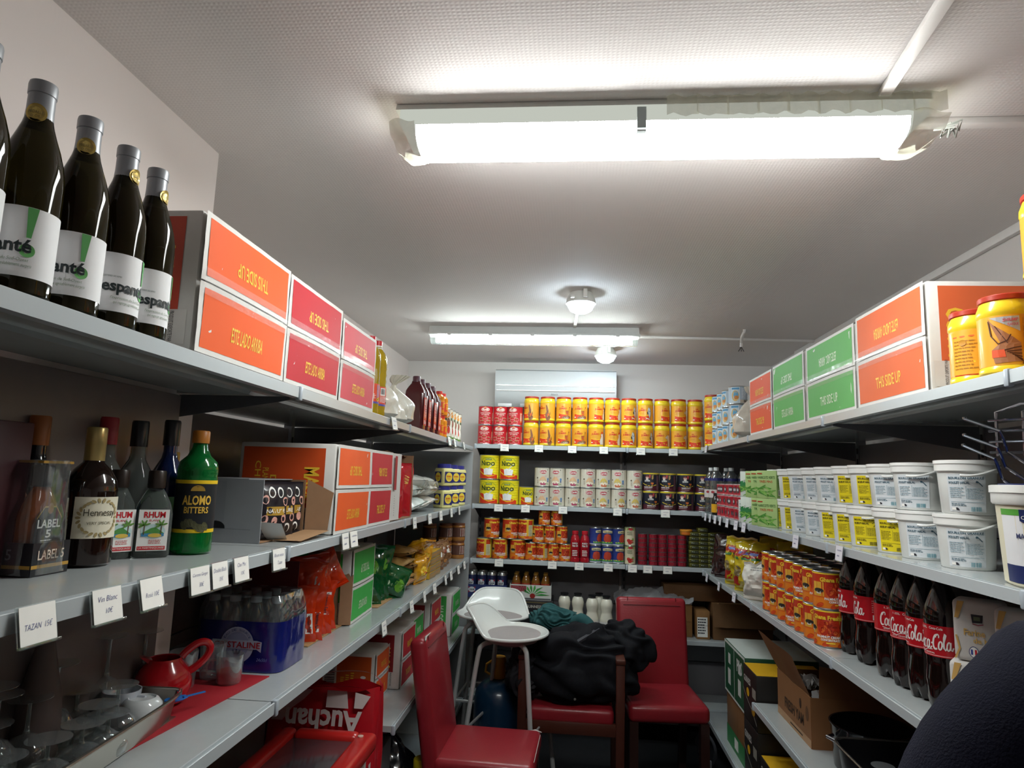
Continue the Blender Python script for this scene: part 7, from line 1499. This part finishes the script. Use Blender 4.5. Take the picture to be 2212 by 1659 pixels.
for yy in (by0 + .035, by1 - .06): k.part('handle', MB().grid(lambda u, v, yy=yy: ((bx0 + bx1) / 2 + .02 + .15 * cos(pi * u) + .03 * u, yy + .05 - .06 * sin(pi * u) * (1 if yy < 2.35 else -.6) + .03 * v, .85 + .05 * sin(pi * u) + .006 * sin(8 * u) - .012 * v), 24, 3, rb))
k.put('shopping_bag', 'red and white shopping bag standing behind the chest freezer', 'bag', (0, 0, 0))
binl = M('#111216', .18, coat=.8, var=.2)
Kit().part('body', sack(.12, .39, binl, 41, .02, ny=.9)).put('bin_bag', 'black glossy bin bag under the low left shelf', 'bag', (-.78, 3.02, ZL[4] + .002))
k = Kit().part('body', MB().lathe([(.085, 0), (.10, .01), (.105, .25)], M('#4a4a4e', .5), 32)).part('lid', MB().lathe([(.112, .245), (.115, .26), (.115, .30), (.10, .31), (0, .312)], M('#1c2170', .35), 32)); k.put('bucket', 'bucket with dark blue lid under the low left shelf end', 'bucket', (-.80, 2.60, .17))
one('grey_box', MB().box((0, 0, .2), (.26, .22, .40), M('#4c4c50', .6), .006), 'grey box standing between the blue lid and the bin bag', 'box', None, (-.80, 2.745 + .0, .0), 0) if False else one('grey_box', MB().box((0, 0, .16), (.26, .18, .32), M('#55555a', .6), .006), 'grey box beside the blue lidded bucket under the shelf', 'box', None, (-.86, 2.80, ZL[4] + .002), 0)
k = Kit().part('body', MB().lathe([(.05, 0), (.075, .01), (.078, .26), (.06, .33), (.03, .37), (.028, .39)], M('#b9ae8a', .2, coat=.4), 28, None, 1, 1, 3)).part('cap', MB().lathe([(.036, .385), (.037, .39), (.037, .425), (.034, .43), (0, .43)], M('#d8c31c', .35), 24)); k.put('jerry_bottle', 'large bottle with yellow cap on the floor beside the worn red chair', 'bottle', tuple(at_z(911, 1662, .385).xy) + (0,))

# ------------------------------------------------------------------ the person at the right frame edge
def skin_obj(name, verts, edges, mat, parent, sub=2, root=0, smooth=True):
    bm = bmesh.new(); ly = bm.verts.layers.skin.verify(); vs = []
    for i, (p, r) in enumerate(verts):
        v = bm.verts.new(p); v[ly].radius = r if isinstance(r, tuple) else (r, r); v[ly].use_root = (i == root); vs.append(v)
    for a, b in edges: bm.edges.new((vs[a], vs[b]))
    me = bpy.data.meshes.new(name); bm.to_mesh(me); bm.free(); me.materials.append(mat)
    o = link(name, me, parent); o.modifiers.new('skin', 'SKIN').use_smooth_shade = True
    sm = o.modifiers.new('sub', 'SUBSURF'); sm.levels = sm.render_levels = sub
    return o
px_, py_ = .535, .655
per = props(bpy.data.objects.new('person', None), 'person in a dark navy coat standing close by at the right edge', 'person'); COL.objects.link(per); per.location = (px_, py_, 0)
skinm = M('#6b4632', .55, sss=.1)
def body():
    V = [((0, 0, .96), (.13, .10)), ((0, 0, 1.15), (.12, .095)), ((0, .005, 1.34), (.12, .09)), ((0, -.005, 1.47), (.055, .055)), ((0, .0, 1.53), (.052, .052)), ((0, .01, 1.60), (.066, .078)), ((0, .012, 1.68), (.075, .092)), ((0, .005, 1.745), (.052, .064))]
    E = [(0, 1), (1, 2), (2, 3), (3, 4), (4, 5), (5, 6), (6, 7)]
    for s in (-1, 1):
        b = len(V); V += [((s * .15, -.005, 1.38), .045), ((s * .215, -.01, 1.16), .042), ((s * .19, .10, .955), .030), ((s * .185, .14, .90), (.038, .018)), ((s * .185, .165, .855), (.040, .016))]
        E += [(2, b), (b, b + 1), (b + 1, b + 2), (b + 2, b + 3), (b + 3, b + 4)]
        for f, (dx, ln) in enumerate(((-.030, .060), (-.010, .072), (.010, .068), (.028, .052))):
            q = len(V); V += [((s * .185 + dx, .178, .835), .0095), ((s * .185 + dx * 1.1, .188, .835 - ln * .6), .0085), ((s * .185 + dx * 1.1, .178, .835 - ln), .007)]; E += [(b + 4, q), (q, q + 1), (q + 1, q + 2)]
        q = len(V); V += [((s * .185 - s * .042, .165, .875), .010), ((s * .185 - s * .056, .185, .845), .0085)]; E += [(b + 3, q), (q, q + 1)]
        b = len(V); V += [((s * .09, 0, .88), .085), ((s * .10, .01, .50), .055), ((s * .10, -.01, .10), .040), ((s * .10, .10, .04), (.040, .03))]
        E += [(0, b), (b, b + 1), (b + 1, b + 2), (b + 2, b + 3)]
    return V, E
V, E = body(); skin_obj('body', V, E, skinm, per)
ft = MB().lathe([(0, -.02), (.011, -.014), (.013, 0), (.009, .03), (0, .036)], skinm, 12, Matrix.Translation((0, .105, 1.655)), 1, .9)
link('nose', ft.mesh('nose'), per)
for s in (-1, 1):
    e = link('eye', MB().lathe([(0, -.012), (.009, -.008), (.012, 0), (.009, .008), (0, .012)], M('#e6e2dc', .2), 14, Matrix.Translation((s * .032, .088, 1.685))).lathe([(0, .0), (.006, .0005), (0, .002)], M('#2a1710', .2), 12, Matrix.Translation((s * .032, .1, 1.685)) @ Matrix.Rotation(-pi / 2, 4, 'X')).mesh('eye'), per)
    link('ear', MB().lathe([(0, -.03), (.012, -.02), (.016, .005), (.012, .025), (0, .032)], skinm, 12, Matrix.Translation((s * .078, .0, 1.665)), .5, 1.1).mesh('ear'), per)
link('mouth', MB().tube([(-.024, .092, 1.607), (-.01, .098, 1.611), (0, .098, 1.609), (.01, .098, 1.611), (.024, .092, 1.607)], [.002, .005, .005, .005, .002], M('#5a2c28', .5), 6).mesh('mouth'), per)
link('hair', lump((0, -.012, 1.70), (.088, .102, .095), M('#0d0b0b', .8, bump=.6, bscale=300), 3, .03, 8, 1.655).mesh('hair'), per)
coatm = M('#0e1022', .95, var=.25, scale=40, bump=.3, bscale=420, spec=.2)
V = [((0, 0, .90), (.17, .14)), ((0, 0, 1.10), (.16, .135)), ((0, .005, 1.33), (.165, .135)), ((0, -.01, 1.43), (.14, .12)), ((0, -.015, 1.52), (.12, .115)), ((0, .0, .62), (.185, .15))]; E = [(0, 1), (1, 2), (2, 3), (3, 4), (0, 5)]
for s in (-1, 1):
    b = len(V); V += [((s * .095, -.008, 1.425), (.095, .095)), ((s * .165, -.005, 1.375), (.082, .082)), ((s * .235, -.01, 1.18), (.070, .07)), ((s * .21, .08, 1.0), (.056, .056)), ((s * .20, .125, .935), (.050, .05))]; E += [(3, b), (b, b + 1), (b + 1, b + 2), (b + 2, b + 3), (b + 3, b + 4)]
skin_obj('coat', V, E, coatm, per)
link('hood', MB().tube([(.085 * cos(a), -.05 + .08 * sin(a), 1.535 + .015 * sin(a)) for a in [2 * pi * i / 28 for i in range(28)]], [.036 + .022 * max(0, -sin(2 * pi * i / 28)) for i in range(28)], coatm, 14, True).mesh('hood'), per)
V = [((0, 0, .90), (.135, .11))]; E = []
for s in (-1, 1): b = len(V); V += [((s * .09, 0, .80), .095), ((s * .10, .01, .48), .07), ((s * .10, -.01, .09), .058)]; E += [(0, b), (b, b + 1), (b + 1, b + 2)]
skin_obj('trousers', V, E, M('#1b1c22', .8, var=.1), per)
for s in (-1, 1): link('shoe', MB().lathe([(.04, 0), (.048, .01), (.046, .05), (.03, .085), (0, .09)], M('#1a1a1a', .4), 24, Matrix.Translation((s * .10, .045, 0)), 1, 2.4).mesh('shoe'), per)
